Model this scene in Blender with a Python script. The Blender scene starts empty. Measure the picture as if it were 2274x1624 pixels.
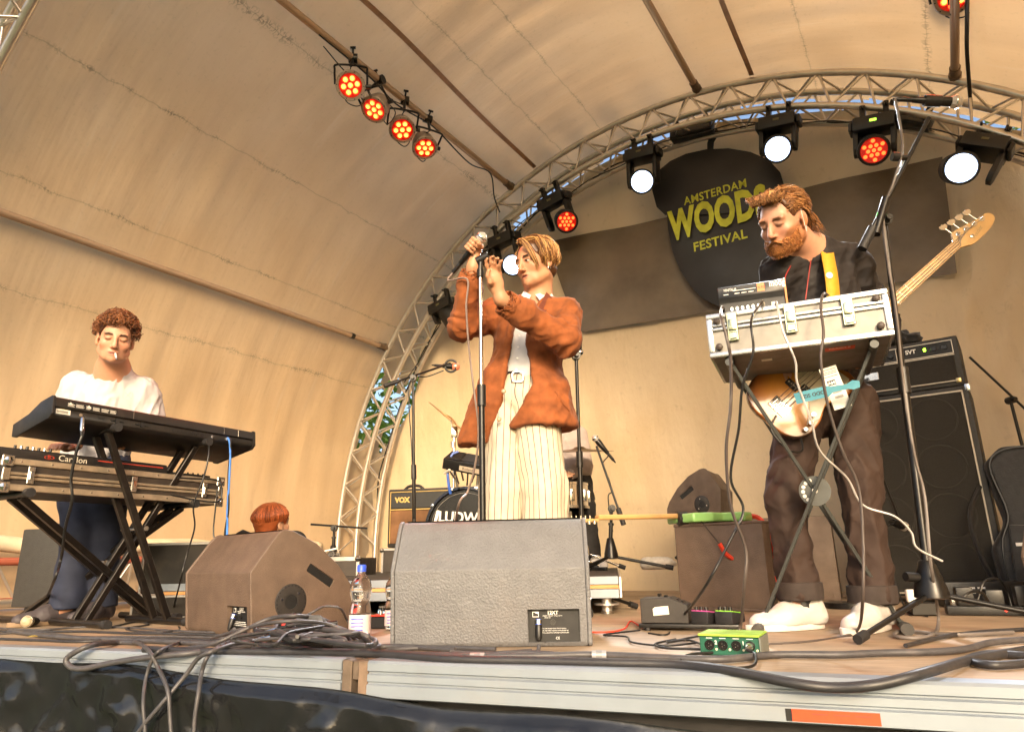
import bpy, bmesh, math, random
import numpy as np
from mathutils import Vector, Matrix
R_=math.radians
scene=bpy.context.scene
# ---------------------------------------------------------------- camera
PITCH,ROLL,FPX,CAMH=R_(15.8),R_(-1.2),1515.0,0.25
def _axes():
    U=Vector((0,-math.sin(PITCH),math.cos(PITCH))); X=Vector((1,0,0)); F=Vector((0,math.cos(PITCH),math.sin(PITCH)))
    c,s=math.cos(ROLL),math.sin(ROLL)
    return c*X+s*U, -s*X+c*U, F
_r,_u,_f=_axes()
cd=bpy.data.cameras.new('camera'); cam=bpy.data.objects.new('camera',cd); scene.collection.objects.link(cam)
cd.sensor_width=36; cd.lens=FPX/2273*36; cd.clip_start=.05; cd.clip_end=500
m=Matrix((( _r.x,_u.x,-_f.x,0),(_r.y,_u.y,-_f.y,0),(_r.z,_u.z,-_f.z,CAMH),(0,0,0,1))); cam.matrix_world=m
scene.camera=cam
# ---------------------------------------------------------------- world, sun, exposure
SUN_TRAVEL=Vector((-.04,1,-.37)).normalized()
w=bpy.data.worlds.new('World'); scene.world=w; w.use_nodes=True
nt=w.node_tree; sky=nt.nodes.new('ShaderNodeTexSky'); sky.sky_type='NISHITA'; sky.sun_disc=False
src=-SUN_TRAVEL
sky.sun_elevation=math.asin(src.z); sky.sun_rotation=math.atan2(src.x,src.y); sky.air_density=1.0; sky.dust_density=6
bg=nt.nodes['Background']; bg.inputs['Strength'].default_value=.15; nt.links.new(sky.outputs[0],bg.inputs[0])
sl=bpy.data.lights.new('sun','SUN'); sl.energy=1.5; sl.angle=R_(9); sl.color=(1,.74,.46)
so=bpy.data.objects.new('sun',sl); scene.collection.objects.link(so); so.rotation_euler=SUN_TRAVEL.to_track_quat('-Z','Y').to_euler()
vs=scene.view_settings; vs.view_transform='Standard'; vs.look='None'; vs.gamma=1; vs.use_curve_mapping=False; vs.exposure=1.2
cy=scene.cycles; cy.max_bounces=5; cy.diffuse_bounces=3; cy.glossy_bounces=3; cy.transmission_bounces=5; cy.transparent_max_bounces=6; cy.caustics_reflective=False; cy.caustics_refractive=False; cy.use_adaptive_sampling=True; cy.adaptive_threshold=.03; cy.use_denoising=True; cy.sample_clamp_indirect=4
# ---------------------------------------------------------------- measuring helpers (photo pixel at 2273 px width -> point of the place)
def ray(px,py):
    return _f+_r*((px-1136.5)/FPX)+_u*(-(py-812)/FPX)
def W(px,py,Y):
    q=ray(px,py); q=q*(Y/q.y); return Vector((q.x,q.y,q.z+CAMH))
def H(px,py,z=0.0):
    q=ray(px,py); q=q*((z-CAMH)/q.z); return Vector((q.x,q.y,q.z+CAMH))
def PL(px,py,P,n):
    q=ray(px,py); c=Vector((0,0,CAMH)); k=(P-c).dot(n)/q.dot(n); return c+q*k
# ---------------------------------------------------------------- materials
MATS={}
def mat(name,col,rough=.6,metal=0,var=.12,scale=12,bump=0,bscale=60,emit=0,trans=0,alpha=1,attr=None,spec=.5,coat=0,sheen=0,dirt=0,dcol=(.05,.04,.03),bdist=.002,detail=4):
    if name in MATS: return MATS[name]
    m=bpy.data.materials.new(name); m.use_nodes=True; t=m.node_tree; N=t.nodes; L=t.links
    b=N['Principled BSDF']; tc=N.new('ShaderNodeTexCoord')
    c4=lambda c:(c[0],c[1],c[2],1)
    if attr:
        a=N.new('ShaderNodeAttribute'); a.attribute_name=attr; base=a.outputs['Color']
    else:
        r=N.new('ShaderNodeRGB'); r.outputs[0].default_value=c4(col); base=r.outputs[0]
    if var>0:
        n=N.new('ShaderNodeTexNoise'); n.inputs['Scale'].default_value=scale; n.inputs['Detail'].default_value=detail; L.new(tc.outputs['Object'],n.inputs['Vector'])
        mr=N.new('ShaderNodeMapRange'); mr.inputs[1].default_value=.25; mr.inputs[2].default_value=.75; mr.inputs[3].default_value=1-var; mr.inputs[4].default_value=1+var; L.new(n.outputs[0],mr.inputs[0])
        mx=N.new('ShaderNodeVectorMath'); mx.operation='SCALE'; L.new(base,mx.inputs[0]); L.new(mr.outputs[0],mx.inputs['Scale']); base=mx.outputs[0]
        rr=N.new('ShaderNodeMapRange'); rr.inputs[3].default_value=min(1,rough*1.2); rr.inputs[4].default_value=rough*.82; L.new(n.outputs[0],rr.inputs[0]); L.new(rr.outputs[0],b.inputs['Roughness'])
    else: b.inputs['Roughness'].default_value=rough
    if dirt>0:
        n2=N.new('ShaderNodeTexNoise'); n2.inputs['Scale'].default_value=scale*.35; n2.inputs['Detail'].default_value=8; n2.inputs['Roughness'].default_value=.7; L.new(tc.outputs['Object'],n2.inputs['Vector'])
        m2=N.new('ShaderNodeMapRange'); m2.inputs[1].default_value=.52; m2.inputs[2].default_value=.75; m2.inputs[4].default_value=dirt; L.new(n2.outputs[0],m2.inputs[0])
        mm=N.new('ShaderNodeMix'); mm.data_type='RGBA'; L.new(m2.outputs[0],mm.inputs[0]); L.new(base,mm.inputs[6]); mm.inputs[7].default_value=c4(dcol); base=mm.outputs[2]
    L.new(base,b.inputs['Base Color'])
    b.inputs['Metallic'].default_value=metal; b.inputs['Specular IOR Level'].default_value=spec
    if coat: b.inputs['Coat Weight'].default_value=coat; b.inputs['Coat Roughness'].default_value=.1
    if sheen: b.inputs['Sheen Weight'].default_value=sheen
    if trans: b.inputs['Transmission Weight'].default_value=trans; b.inputs['IOR'].default_value=1.33
    if alpha<1: b.inputs['Alpha'].default_value=alpha
    if emit: b.inputs['Emission Color'].default_value=c4(col); b.inputs['Emission Strength'].default_value=emit
    if bump:
        n=N.new('ShaderNodeTexNoise'); n.inputs['Scale'].default_value=bscale; n.inputs['Detail'].default_value=3; L.new(tc.outputs['Object'],n.inputs['Vector'])
        bp=N.new('ShaderNodeBump'); bp.inputs['Strength'].default_value=bump; bp.inputs['Distance'].default_value=bdist; L.new(n.outputs[0],bp.inputs['Height']); L.new(bp.outputs[0],b.inputs['Normal'])
    MATS[name]=m; return m
# ---------------------------------------------------------------- mesh helpers
LINK=scene.collection.objects.link
def tomesh(name,verts,faces,mt=None,smooth=False,sharp=40):
    me=bpy.data.meshes.new(name); me.from_pydata([tuple(v) for v in verts],[],[tuple(f) for f in faces]); me.update()
    if mt: me.materials.append(mt)
    if smooth:
        for p in me.polygons: p.use_smooth=True
        if sharp<180: me.set_sharp_from_angle(angle=R_(sharp))
    return me
def bm_mesh(bm,name,mt,smooth=False,sharp=40):
    me=bpy.data.meshes.new(name); bm.to_mesh(me); bm.free()
    if mt: me.materials.append(mt)
    if smooth:
        for p in me.polygons: p.use_smooth=True
        me.set_sharp_from_angle(angle=R_(sharp))
    return me
def obj(name,me,parent=None,M=None):
    o=bpy.data.objects.new(name,me); LINK(o)
    if parent is not None: o.parent=parent
    if M is not None: o.matrix_local=M
    return o
def tag(o,label,cat,group=None,kind=None):
    if label: o['label']=label
    if cat: o['category']=cat
    if group: o['group']=group
    if kind: o['kind']=kind
    return o
def thing(name,label,cat,loc=(0,0,0),rz=0,group=None,M=None):
    o=bpy.data.objects.new(name,None); LINK(o); o.empty_display_size=.1
    o.matrix_local=M if M is not None else Matrix.Translation(Vector(loc))@Matrix.Rotation(rz,4,'Z')
    return tag(o,label,cat,group)
def boxd(x0,x1,y0,y1,z0,z1,bev=0,seg=1):
    bm=bmesh.new(); bmesh.ops.create_cube(bm,size=1,matrix=Matrix.Translation(((x0+x1)/2,(y0+y1)/2,(z0+z1)/2))@Matrix.Diagonal((abs(x1-x0),abs(y1-y0),abs(z1-z0),1)))
    if bev: bmesh.ops.bevel(bm,geom=bm.edges[:],offset=bev,segments=seg,affect='EDGES',profile=.6)
    return bm
def box(name,d,mt,parent=None,bev=.003,seg=1,M=None):
    return obj(name,bm_mesh(boxd(*d,bev,seg),name,mt,bev>0 and seg>1),parent,M)
def prism(name,poly,d0,d1,mt,parent=None,axis='x',bev=0,seg=2,M=None,smooth=False,sharp=35):
    """closed polygon of (a,b) pulled along axis: x -> (d,a,b), y -> (a,d,b), z -> (a,b,d)"""
    f={'x':lambda a,b,d:(d,a,b),'y':lambda a,b,d:(a,d,b),'z':lambda a,b,d:(a,b,d)}[axis]
    bm=bmesh.new(); lo=[bm.verts.new(f(a,b,d0)) for a,b in poly]; hi=[bm.verts.new(f(a,b,d1)) for a,b in poly]
    bm.faces.new(lo[::-1]); bm.faces.new(hi); n=len(poly)
    for i in range(n): bm.faces.new((lo[i],lo[(i+1)%n],hi[(i+1)%n],hi[i]))
    bmesh.ops.recalc_face_normals(bm,faces=bm.faces[:])
    if bev: bmesh.ops.bevel(bm,geom=bm.edges[:],offset=bev,segments=seg,affect='EDGES',profile=.6)
    return obj(name,bm_mesh(bm,name,mt,smooth or bev>0,sharp),parent,M)
def lathe(name,prof,mt,parent=None,M=None,n=24,sharp=40):
    """prof: (radius,z) pairs turned round z"""
    V=[];Fc=[]
    for r,z in prof:
        for i in range(n): a=2*math.pi*i/n; V.append((r*math.cos(a),r*math.sin(a),z))
    k=len(prof)
    for j in range(k-1):
        for i in range(n): Fc.append((j*n+i,j*n+(i+1)%n,(j+1)*n+(i+1)%n,(j+1)*n+i))
    closed=prof[0]==prof[-1]
    if prof[0][0]>1e-5 and not closed: Fc.append(tuple(range(n-1,-1,-1)))
    if prof[-1][0]>1e-5 and not closed: Fc.append(tuple((k-1)*n+i for i in range(n)))
    return obj(name,tomesh(name,V,Fc,mt,True,sharp),parent,M)
def frame(p,d,up=(0,0,1)):
    """matrix with local +z along d at p"""
    z=Vector(d).normalized(); u=Vector(up)
    if abs(z.dot(u))>.98: u=Vector((0,1,0))
    x=u.cross(z).normalized(); y=z.cross(x)
    return Matrix(((x.x,y.x,z.x,p[0]),(x.y,y.y,z.y,p[1]),(x.z,y.z,z.z,p[2]),(0,0,0,1)))
_unit={}
def rod(name,p,q,r,mt,parent=None,n=10):
    key=(mt.name,n)
    if key not in _unit:
        V=[];Fc=[]
        for z in (0,1):
            for i in range(n): a=2*math.pi*i/n; V.append((math.cos(a),math.sin(a),z))
        for i in range(n): Fc.append((i,(i+1)%n,n+(i+1)%n,n+i))
        Fc+= [tuple(range(n-1,-1,-1)),tuple(range(n,2*n))]
        _unit[key]=tomesh('rod',V,Fc,mt,True,50)
    p=Vector(p);q=Vector(q); L=(q-p).length
    return obj(name,_unit[key],parent,frame(p,q-p)@Matrix.Diagonal((r,r,L,1)))
def bar(name,p,q,w,h,mt,parent=None,up=(0,0,1),bev=.002):
    p=Vector(p);q=Vector(q); L=(q-p).length
    return obj(name,bm_mesh(boxd(-w/2,w/2,-h/2,h/2,0,L,bev),name,mt),parent,frame(p,q-p,up))
def catmull(P,sub=8):
    P=[np.array(p,float) for p in P]; P=[2*P[0]-P[1]]+P+[2*P[-1]-P[-2]]; out=[]
    for i in range(1,len(P)-2):
        for k in range(sub):
            t=k/sub; a,b,c,d=P[i-1:i+3]
            out.append(.5*(2*b+(c-a)*t+(2*a-5*b+4*c-d)*t*t+(3*b-a-3*c+d)*t**3))
    out.append(P[-2]); return np.array(out)
def tube_data(P,r,n=8,cap=True):
    P=np.asarray(P,float); k=len(P); T=np.gradient(P,axis=0); T/=np.linalg.norm(T,axis=1)[:,None]+1e-12
    rr=np.full(k,r) if np.isscalar(r) else np.asarray(r,float)
    u=np.array([0,0,1.]) if abs(T[0][2])<.9 else np.array([1.,0,0]); V=[]
    for i in range(k):
        u=u-T[i]*np.dot(u,T[i]); u/=np.linalg.norm(u)+1e-12; v=np.cross(T[i],u)
        for j in range(n): a=2*math.pi*j/n; V.append(P[i]+rr[i]*(math.cos(a)*u+math.sin(a)*v))
    Fc=[(i*n+j,i*n+(j+1)%n,(i+1)*n+(j+1)%n,(i+1)*n+j) for i in range(k-1) for j in range(n)]
    if cap: Fc+=[tuple(range(n-1,-1,-1)),tuple((k-1)*n+j for j in range(n))]
    return V,Fc
def tube(name,P,r,mt,parent=None,sub=8,n=8,smoothpath=True):
    Q=catmull(P,sub) if smoothpath else np.array([tuple(p) for p in P])
    V,Fc=tube_data(Q,r,n); return obj(name,tomesh(name,V,Fc,mt,True,60),parent)
def merge(*parts):
    V=[];Fc=[]
    for v,f in parts:
        o=len(V); V+=list(v); Fc+=[tuple(i+o for i in q) for q in f]
    return V,Fc
def text(name,s,size,mt,parent=None,M=None,ext=.0008,off=0,align='LEFT',width=None,height=None,space=1.0):
    c=bpy.data.curves.new(name,'FONT'); c.body=s; c.size=size; c.extrude=ext; c.offset=off; c.align_x=align; c.space_character=space; c.resolution_u=3
    t=bpy.data.objects.new('tmp',c); me=bpy.data.meshes.new_from_object(t); bpy.data.objects.remove(t); bpy.data.curves.remove(c)
    xs=[v.co.x for v in me.vertices]; ys=[v.co.y for v in me.vertices]
    sx=width/(max(xs)-min(xs)) if width else 1; sy=height/(max(ys)-min(ys)) if height else 1
    for v in me.vertices: v.co.x*=sx; v.co.y*=sy
    me.materials.clear(); me.materials.append(mt); me.name=name
    return obj(name,me,parent,M)
# upright face toward the viewer: text x -> local x, text y -> local z, normal -> local -y
FACE=Matrix(((1,0,0,0),(0,0,-1,0),(0,1,0,0),(0,0,0,1)))
def vnoise(P,seed=0,f=1.0):
    """cheap smooth noise from warped sines, about -1..1"""
    P=np.asarray(P)*f; rng=np.random.RandomState(seed); s=0
    for k in range(5):
        a=rng.normal(size=3); a/=np.linalg.norm(a); b=rng.normal(size=3); w_=1.0+k*.7
        s=s+np.sin(P@a*w_*2.1+rng.uniform(0,6.3)+1.3*np.sin(P@b*w_*.9+rng.uniform(0,6.3)))/(1+.35*k)
    return s/2.6
random.seed(7)
# ================================================================ the setting
ALU=mat('aluminium',(.62,.6,.57),.38,.85,.10,30,.05,200,dirt=.25,dcol=(.2,.17,.13))
ALU_T=mat('truss_tube',(.66,.62,.57),.34,.9,.1,18,.03,150)
BLACK=mat('black_plastic',(.009,.0085,.0085),.42,0,.2,40,.08,300)
BLACKM=mat('black_metal',(.011,.010,.0095),.32,.3,.25,25,.04,200)
RUBBER=mat('rubber',(.016,.015,.016),.6,0,.2,40)
STEEL=mat('steel',(.55,.54,.52),.25,1,.08,60)
CHROME=mat('chrome',(.8,.79,.77),.1,1,.03,40)
WHITEP=mat('white_print',(.8,.8,.78),.6,0,.03,40)
# ground, deck
grass=mat('grass_ground',(.07,.095,.035),.95,0,.5,3,.6,40,bdist=.03)
g=obj('ground',tomesh('ground',[(-60,-60,-1.15),(60,-60,-1.15),(60,60,-1.15),(-60,60,-1.15)],[(0,1,2,3)],grass)); g['kind']='structure'
FE=Vector((.9325,-.361,0)); FN=Vector((.361,.9325,0)); F0=Vector((-.02,1.785,0)); FY=math.atan2(FE.y,FE.x)
FM=Matrix.Translation(F0)@Matrix.Rotation(FY,4,'Z')     # stage frame: x along the front edge, y into the stage
def plywood():
    m=mat('stage_plywood',(.36,.26,.17),.62,0,.25,4,.25,90,dirt=.55,dcol=(.12,.08,.055),bdist=.0015)
    t=m.node_tree; N=t.nodes; L=t.links; b=N['Principled BSDF']
    tc=N.new('ShaderNodeTexCoord'); mp=N.new('ShaderNodeMapping'); mp.inputs['Scale'].default_value=(2.2,55,8); L.new(tc.outputs['Object'],mp.inputs[0])
    n=N.new('ShaderNodeTexNoise'); n.inputs['Scale'].default_value=1.6; n.inputs['Detail'].default_value=6; L.new(mp.outputs[0],n.inputs['Vector'])
    old=b.inputs['Base Color'].links[0].from_socket
    mr=N.new('ShaderNodeMapRange'); mr.inputs[1].default_value=.35; mr.inputs[2].default_value=.7; mr.inputs[3].default_value=.78; mr.inputs[4].default_value=1.2; L.new(n.outputs[0],mr.inputs[0])
    mx=N.new('ShaderNodeVectorMath'); mx.operation='SCALE'; L.new(old,mx.inputs[0]); L.new(mr.outputs[0],mx.inputs['Scale']); L.new(mx.outputs[0],b.inputs['Base Color'])
    return m
PLY=plywood()
deck=thing('stage_deck',None,None,M=FM); deck['kind']='structure'
pm=bm_mesh(boxd(.003,1.997,.003,.997,-.03,0,.003),'deck_panel',PLY)
for i in range(-3,3):
    for j in range(0,8):
        obj('deck_panel',pm,deck,Matrix.Translation((i*2+.55-1.0,.052+j,random.uniform(-.002,.0015))))
under=box('deck_frame',(-6.5,6.5,.06,8,-1.1,-.04),mat('under_stage',(.03,.028,.026),.9),deck,0)
# front aluminium edge in two lengths with a joint block between
edge=thing('stage_edge','ribbed aluminium edge profile along the front of the stage deck','edge trim',M=FM)
prof=[(0.05,.004),(-.004,.004),(-.010,-.002),(-.010,-.020),(-.002,-.0235),(-.002,-.0265),(-.010,-.030),(-.010,-.045),(-.004,-.048),(-.004,-.051),(-.012,-.054),(-.012,-.082),(-.004,-.086),(0.05,-.086)]
EA=mat('edge_aluminium',(.27,.31,.36),.42,.3,.12,7,.08,120,dirt=.35,dcol=(.33,.29,.24))
xg0,xg1=-.475,-.395
prism('profile',prof,-5.0,xg0,EA,edge,'x'); prism('profile',prof,xg1,4.5,EA,edge,'x')
STL=mat('rusty_steel',(.16,.12,.09),.7,.4,.35,25,.2,80)
jb=box('joint_block',(xg0+.001,xg0+.03,-.009,.05,-.1,.003),STL,edge); box('joint_block',(xg1-.03,xg1-.001,-.009,.05,-.1,.003),mat('old_wood',(.19,.13,.09),.8,0,.3,30,.2),edge)
box('joint_block',(xg0+.03,xg1-.03,-.004,.05,-.045,.001),STL,edge)
# orange sticker with a black end on the profile
st=FM.inverted()@H(1632,1568,-.06)
stk=thing('sticker','orange sticker with a black end stuck on the front edge','sticker',M=FM)
oran=mat('orange_sticker',(.62,.06,.012),.5,0,.1,60)
x0=.615
box('label',(x0+.012,x0+.175,-.0135,-.0122,-.080,-.057),oran,stk,0); box('label_end',(x0,x0+.0118,-.0135,-.0122,-.080,-.057),BLACK,stk,0)
for k in range(3): box('print_line',(x0+.05+.04*k,x0+.08+.04*k,-.0142,-.0136,-.066,-.0635),mat('sticker_print',(.5,.06,.03),.6),stk,0)
# black plastic skirt
def skirt():
    nx,nz=620,90; V=[];Fc=[]
    xs=np.linspace(-5,4.5,nx); 
    for j in range(nz):
        f=j/(nz-1)
        z0=-.072-.018*np.sin(xs*2.1+.4)-.014*np.clip(xs+1.2,-1,1)+.006*np.sin(xs*9)
        z0=np.where(xs<-.6,z0+.036*np.clip((-.6-xs)/1.0,0,1),z0)
        z=z0*(1-f)+(-1.13)*f
        P=np.stack([xs*1.3,z*2.2,0*xs],1)
        g=min(1,f*9); rid=lambda sx,sz,k,sd,fr:1-np.abs(vnoise(np.stack([xs*sx+z*k,z*sz-xs*.3*k,0*xs],1),sd,fr))
        d=.018+.022*vnoise(P,3,2.0)+g*(.030*rid(1.6,1.3,.9,5,1.5)**3+.022*rid(4.0,3.0,-2.2,7,1.5)**3+.010*rid(7,5,3,9,1.4)**3-.016)
        d=np.where(f<.02,.020,np.maximum(d+.014,.020))
        for x,y,zz in zip(xs,-d-.004,z): V.append((x,y,zz))
    Fc=[(j*nx+i,(j+1)*nx+i,(j+1)*nx+i+1,j*nx+i+1) for j in range(nz-1) for i in range(nx-1)]
    m=mat('black_foil',(.009,.0095,.011),.17,0,.2,14,.12,30,spec=.6,bdist=.012,dirt=.08,dcol=(.10,.09,.08))
    o=obj('stage_skirt',tomesh('stage_skirt',V,Fc,m,True,180),None,FM)
    return tag(o,'crumpled black plastic sheet hanging below the stage edge','skirt')
skirt()
# ---------------------------------------------------------------- shell of the stage: arches, pipes, canopy
YAW=R_(33); TT=Vector((math.sin(YAW),math.cos(YAW),0)); EE=Vector((math.cos(YAW),-math.sin(YAW),0))
AC=Vector((1.194,4.829,.34)); AR=3.45
AM=Matrix(((EE.x,TT.x,0,AC.x),(EE.y,TT.y,0,AC.y),(0,0,1,AC.z),(0,0,0,1)))   # arch frame: x across, y into depth, z up
def RL(l): return AR+.042*l
def arc(r,a,y): return Vector((r*math.cos(a),y,r*math.sin(a)))
def arch_truss(name,label,l,r,a0,a1,nseg,group):
    T=thing(name,label,'truss',M=AM,group=group); ch=[(r,-l),(r-.25,-l),(r,-l+.25),(r-.25,-l+.25)]
    ft=R_(180)-a1<.02 and a1>3.1
    for rr,y in ch:
        P=[arc(rr,a,y) for a in np.linspace(a0,a1,70)]
        if a1>=math.pi-.01: P.append(Vector((-rr,y,-AC.z+.01)))
        if a0<=.01: P.insert(0,Vector((rr,y,-AC.z+.01)))
        V,Fc=tube_data([tuple(p) for p in P],.0245,10); obj('chord',tomesh('chord',V,Fc,ALU_T,True,60),T)
    def br(A,B,n,off):
        for i in range(n):
            s0=a0+(a1-a0)*(i+off)/n; s1=a0+(a1-a0)*(i+.5+off)/n; s2=a0+(a1-a0)*(i+1+off)/n
            for p,q in ((arc(A[0],s0,A[1]),arc(B[0],s1,B[1])),(arc(B[0],s1,B[1]),arc(A[0],s2,A[1]))):
                if a0-.02<=math.atan2(q.z,q.x)<=a1+.02: rod('brace',p,q,.0085,ALU_T,T,8)
    br(ch[0],ch[1],nseg,0); br(ch[2],ch[3],nseg,.25); br(ch[0],ch[2],nseg,.1); br(ch[1],ch[3],nseg,.3)
    if a1>=math.pi-.01:
        for rr,y in ch: box('base_plate',(-rr-.05,-rr+.05,y-.05,y+.05,-AC.z+.002,-AC.z+.012),STEEL,T)
        rod('brace',(-r,-l,-.02),(-r+.25,-l,-.30),.0085,ALU_T,T,8); rod('brace',(-r,-l+.25,-.30),(-r+.25,-l+.25,-.02),.0085,ALU_T,T,8)
    return T
arch_truss('arch_truss','aluminium lattice arch truss spanning the back of the stage, lamps hang from it',0,AR,0.0,math.pi,34,'arched trusses')
arch_truss('arch_truss','aluminium lattice arch truss cut off at the top left corner',3.88,RL(3.88)-.02,R_(100),math.pi,14,'arched trusses')
# roof pipes along the depth
PIPE=mat('pipe_steel',(.40,.29,.21),.45,.5,.2,14,.05,120,dirt=.4,dcol=(.2,.13,.09))
CLAMP=mat('clamp_metal',(.2,.15,.11),.45,.7,.2,40)
pipes={}
for ang,lab in ((146.2,'lowest roof pipe on the left, ends above the keyboard player side'),(113.4,'roof pipe that carries four red lamps in a row'),(83.6,'bare roof pipe meeting the arch left of its crown'),(54.5,'roof pipe at top right with a black cable beside it')):
    a=R_(ang); p=arc(AR+.02,a,-.01); q=arc(RL(4.0)+.02,a,-4.0); T=thing('roof_pipe',lab,'pipe',M=AM,group='roof pipes')
    rod('tube',p,q,.025,PIPE,T,14); d=(q-p).normalized(); pipes[ang]=(AM@p,AM@q)
    rod('sleeve',p+d*.02,p+d*.10,.032,CLAMP,T,14); rod('clamp',p-d*.03,p+d*.03,.038,CLAMP,T,10)
    if ang>140: rod('joint_ring',p+d*.42,p+d*.46,.0275,BLACKM,T,14)
# canopy
def canopy():
    na,nl=230,140; angs=np.concatenate([np.linspace(-.12,math.pi,na-14),np.full(14,math.pi)]); drop=np.concatenate([np.zeros(na-14),np.linspace(.03,.33,14)])
    ls=np.linspace(-.50,3.80,nl); key=[R_(x) for x in (54.5,83.6,113.4,146.2,180)]
    A,Lg=np.meshgrid(angs,ls,indexing='ij'); D=np.repeat(drop[:,None],nl,1); O=np.zeros_like(A)
    s=np.minimum(1,np.min([np.abs(A-k) for k in key],axis=0)/R_(14)); fold=.010*np.sin(A*AR*9+2.2*np.sin(Lg*1.7)+1.1*np.sin(A*5))*s
    w=vnoise(np.stack([A*AR*.55,Lg*2.6,O],-1),11,1.3); w2=vnoise(np.stack([A*AR*1.2+Lg*.6,Lg*5.5+A*1.5,O],-1),12,1.6)
    pull=.016*np.exp(-np.maximum(0,Lg)/.30)*np.sin(A*AR*16+1.5*np.sin(A*7))
    r=AR+.042*Lg+.062+.016*s+.012*w*s+.0065*w2*s+fold*.25+pull*.5
    V=np.stack([r*np.cos(A),-Lg,r*np.sin(A)-D],-1).reshape(-1,3).tolist(); UV=np.stack([AR*A+D,Lg],-1).reshape(-1,2)
    dg=np.degrees(angs)
    gap=lambda i,j: ls[j]<-.07 and (151+2*math.sin(j*.9)<dg[i]<161+2*math.sin(j*1.3) and drop[i]==0 or (62<dg[i]<118 and ls[j]<-.45+.04*math.sin(dg[i]*.35)) or 36<dg[i]<44)
    Fc=[(i*nl+j,(i+1)*nl+j,(i+1)*nl+j+1,i*nl+j+1) for i in range(na-1) for j in range(nl-1) if not gap(i,j)]
    m=bpy.data.materials.new('canopy_canvas'); m.use_nodes=True; t=m.node_tree; N=t.nodes; L=t.links
    me=tomesh('canopy',V,Fc,m,True,180)
    uvl=me.uv_layers.new(name='UVMap'); li=np.zeros(len(me.loops),int); me.loops.foreach_get('vertex_index',li); uvl.data.foreach_set('uv',np.array(UV)[li].ravel())
    b=N['Principled BSDF']; out=N['Material Output']
    uv=N.new('ShaderNodeUVMap'); sep=N.new('ShaderNodeSeparateXYZ'); L.new(uv.outputs[0],sep.inputs[0])
    def math_(op,a,b_=None,c=None):
        n=N.new('ShaderNodeMath'); n.operation=op
        for i,v in enumerate((a,b_,c)):
            if v is None: continue
            if isinstance(v,(int,float)): n.inputs[i].default_value=v
            else: L.new(v,n.inputs[i])
        return n.outputs[0]
    def noise(sx,sy,sc,det=5,rough=.55):
        mp=N.new('ShaderNodeMapping'); mp.inputs['Scale'].default_value=(sx,sy,1); L.new(uv.outputs[0],mp.inputs[0])
        n=N.new('ShaderNodeTexNoise'); n.inputs['Scale'].default_value=sc; n.inputs['Detail'].default_value=det; n.inputs['Roughness'].default_value=rough; L.new(mp.outputs[0],n.inputs['Vector']); return n.outputs[0]
    def rng(v,a,b_,c,d):
        n=N.new('ShaderNodeMapRange'); L.new(v,n.inputs[0])
        for i,x in enumerate((a,b_,c,d)): n.inputs[i+1].default_value=x
        return n.outputs[0]
    def mix(f,a,b_):
        n=N.new('ShaderNodeMix'); n.data_type='RGBA'
        if isinstance(f,float): n.inputs[0].default_value=f
        else: L.new(f,n.inputs[0])
        for k,v in ((6,a),(7,b_)):
            if isinstance(v,tuple): n.inputs[k].default_value=(*v,1)
            else: L.new(v,n.inputs[k])
        return n.outputs[2]
    base=mix(rng(noise(1,1,1.6),.3,.7,0,1),(.69,.475,.265),(.75,.545,.33))
    base=mix(rng(noise(.5,2.6,1.5,5,.6),.5,.8,0,.4),base,(.58,.40,.24))      # faint streaks across the panels
    base=mix(rng(noise(.35,5,2.2,4,.6),.6,.8,0,.3),base,(.80,.68,.50))
    base=mix(rng(noise(1,1,30,6,.7),.56,.72,0,.22),base,(.35,.25,.15))
    wob=noise(1,1,6,2); dn=noise(2,3,9,2); pn=noise(1,2.5,1.6,4,.7)
    for ang,wd,st in ((153.5,.03,.75),(142.6,.022,.7),(130.0,.022,.8),(116.4,.045,.9),(104.5,.02,.6),(98,.02,.5),(70,.02,.6),(57.5,.03,.8)):
        d=math_('ABSOLUTE',math_('SUBTRACT',math_('ADD',sep.outputs[0],math_('MULTIPLY',math_('SUBTRACT',wob,.5),.05)),R_(ang)*AR))
        core=rng(d,0,wd,1,0)
        dash=rng(math_('SINE',math_('ADD',math_('MULTIPLY',sep.outputs[1],135.0),math_('MULTIPLY',dn,16.0+ang*.1))),-.1,.7,0,1)
        patch=rng(pn,.42,.62,.06,1)
        f=math_('MULTIPLY',math_('MULTIPLY',math_('POWER',core,.8),dash),math_('MULTIPLY',patch,st*.72))
        base=mix(f,base,(.07,.05,.035))
        line=rng(d,0,.006,.35,0); base=mix(line,base,(.22,.15,.09))
    b.inputs['Roughness'].default_value=.46; b.inputs['Specular IOR Level'].default_value=.42; L.new(base,b.inputs['Base Color'])
    bp=N.new('ShaderNodeBump'); bp.inputs['Strength'].default_value=.5; bp.inputs['Distance'].default_value=.03
    hgt=math_('ADD',math_('ADD',noise(.30,1.9,2.2,4,.5),math_('MULTIPLY',noise(.5,5,3,2,.5),.22)),math_('MULTIPLY',noise(1.4,1.1,6,3),.10)); L.new(hgt,bp.inputs['Height']); L.new(bp.outputs[0],b.inputs['Normal'])
    tr=N.new('ShaderNodeBsdfTranslucent'); L.new(base,tr.inputs[0]); ms=N.new('ShaderNodeMixShader'); ms.inputs[0].default_value=.38
    L.new(b.outputs[0],ms.inputs[1]); L.new(tr.outputs[0],ms.inputs[2]); L.new(ms.outputs[0],out.inputs[0])
    o=obj('canopy',me,None,AM); tag(o,'tan canvas stage canopy with dark stitched seams, curving over the stage','canopy'); return o,m
CANOPY,CANVAS=canopy()
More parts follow.
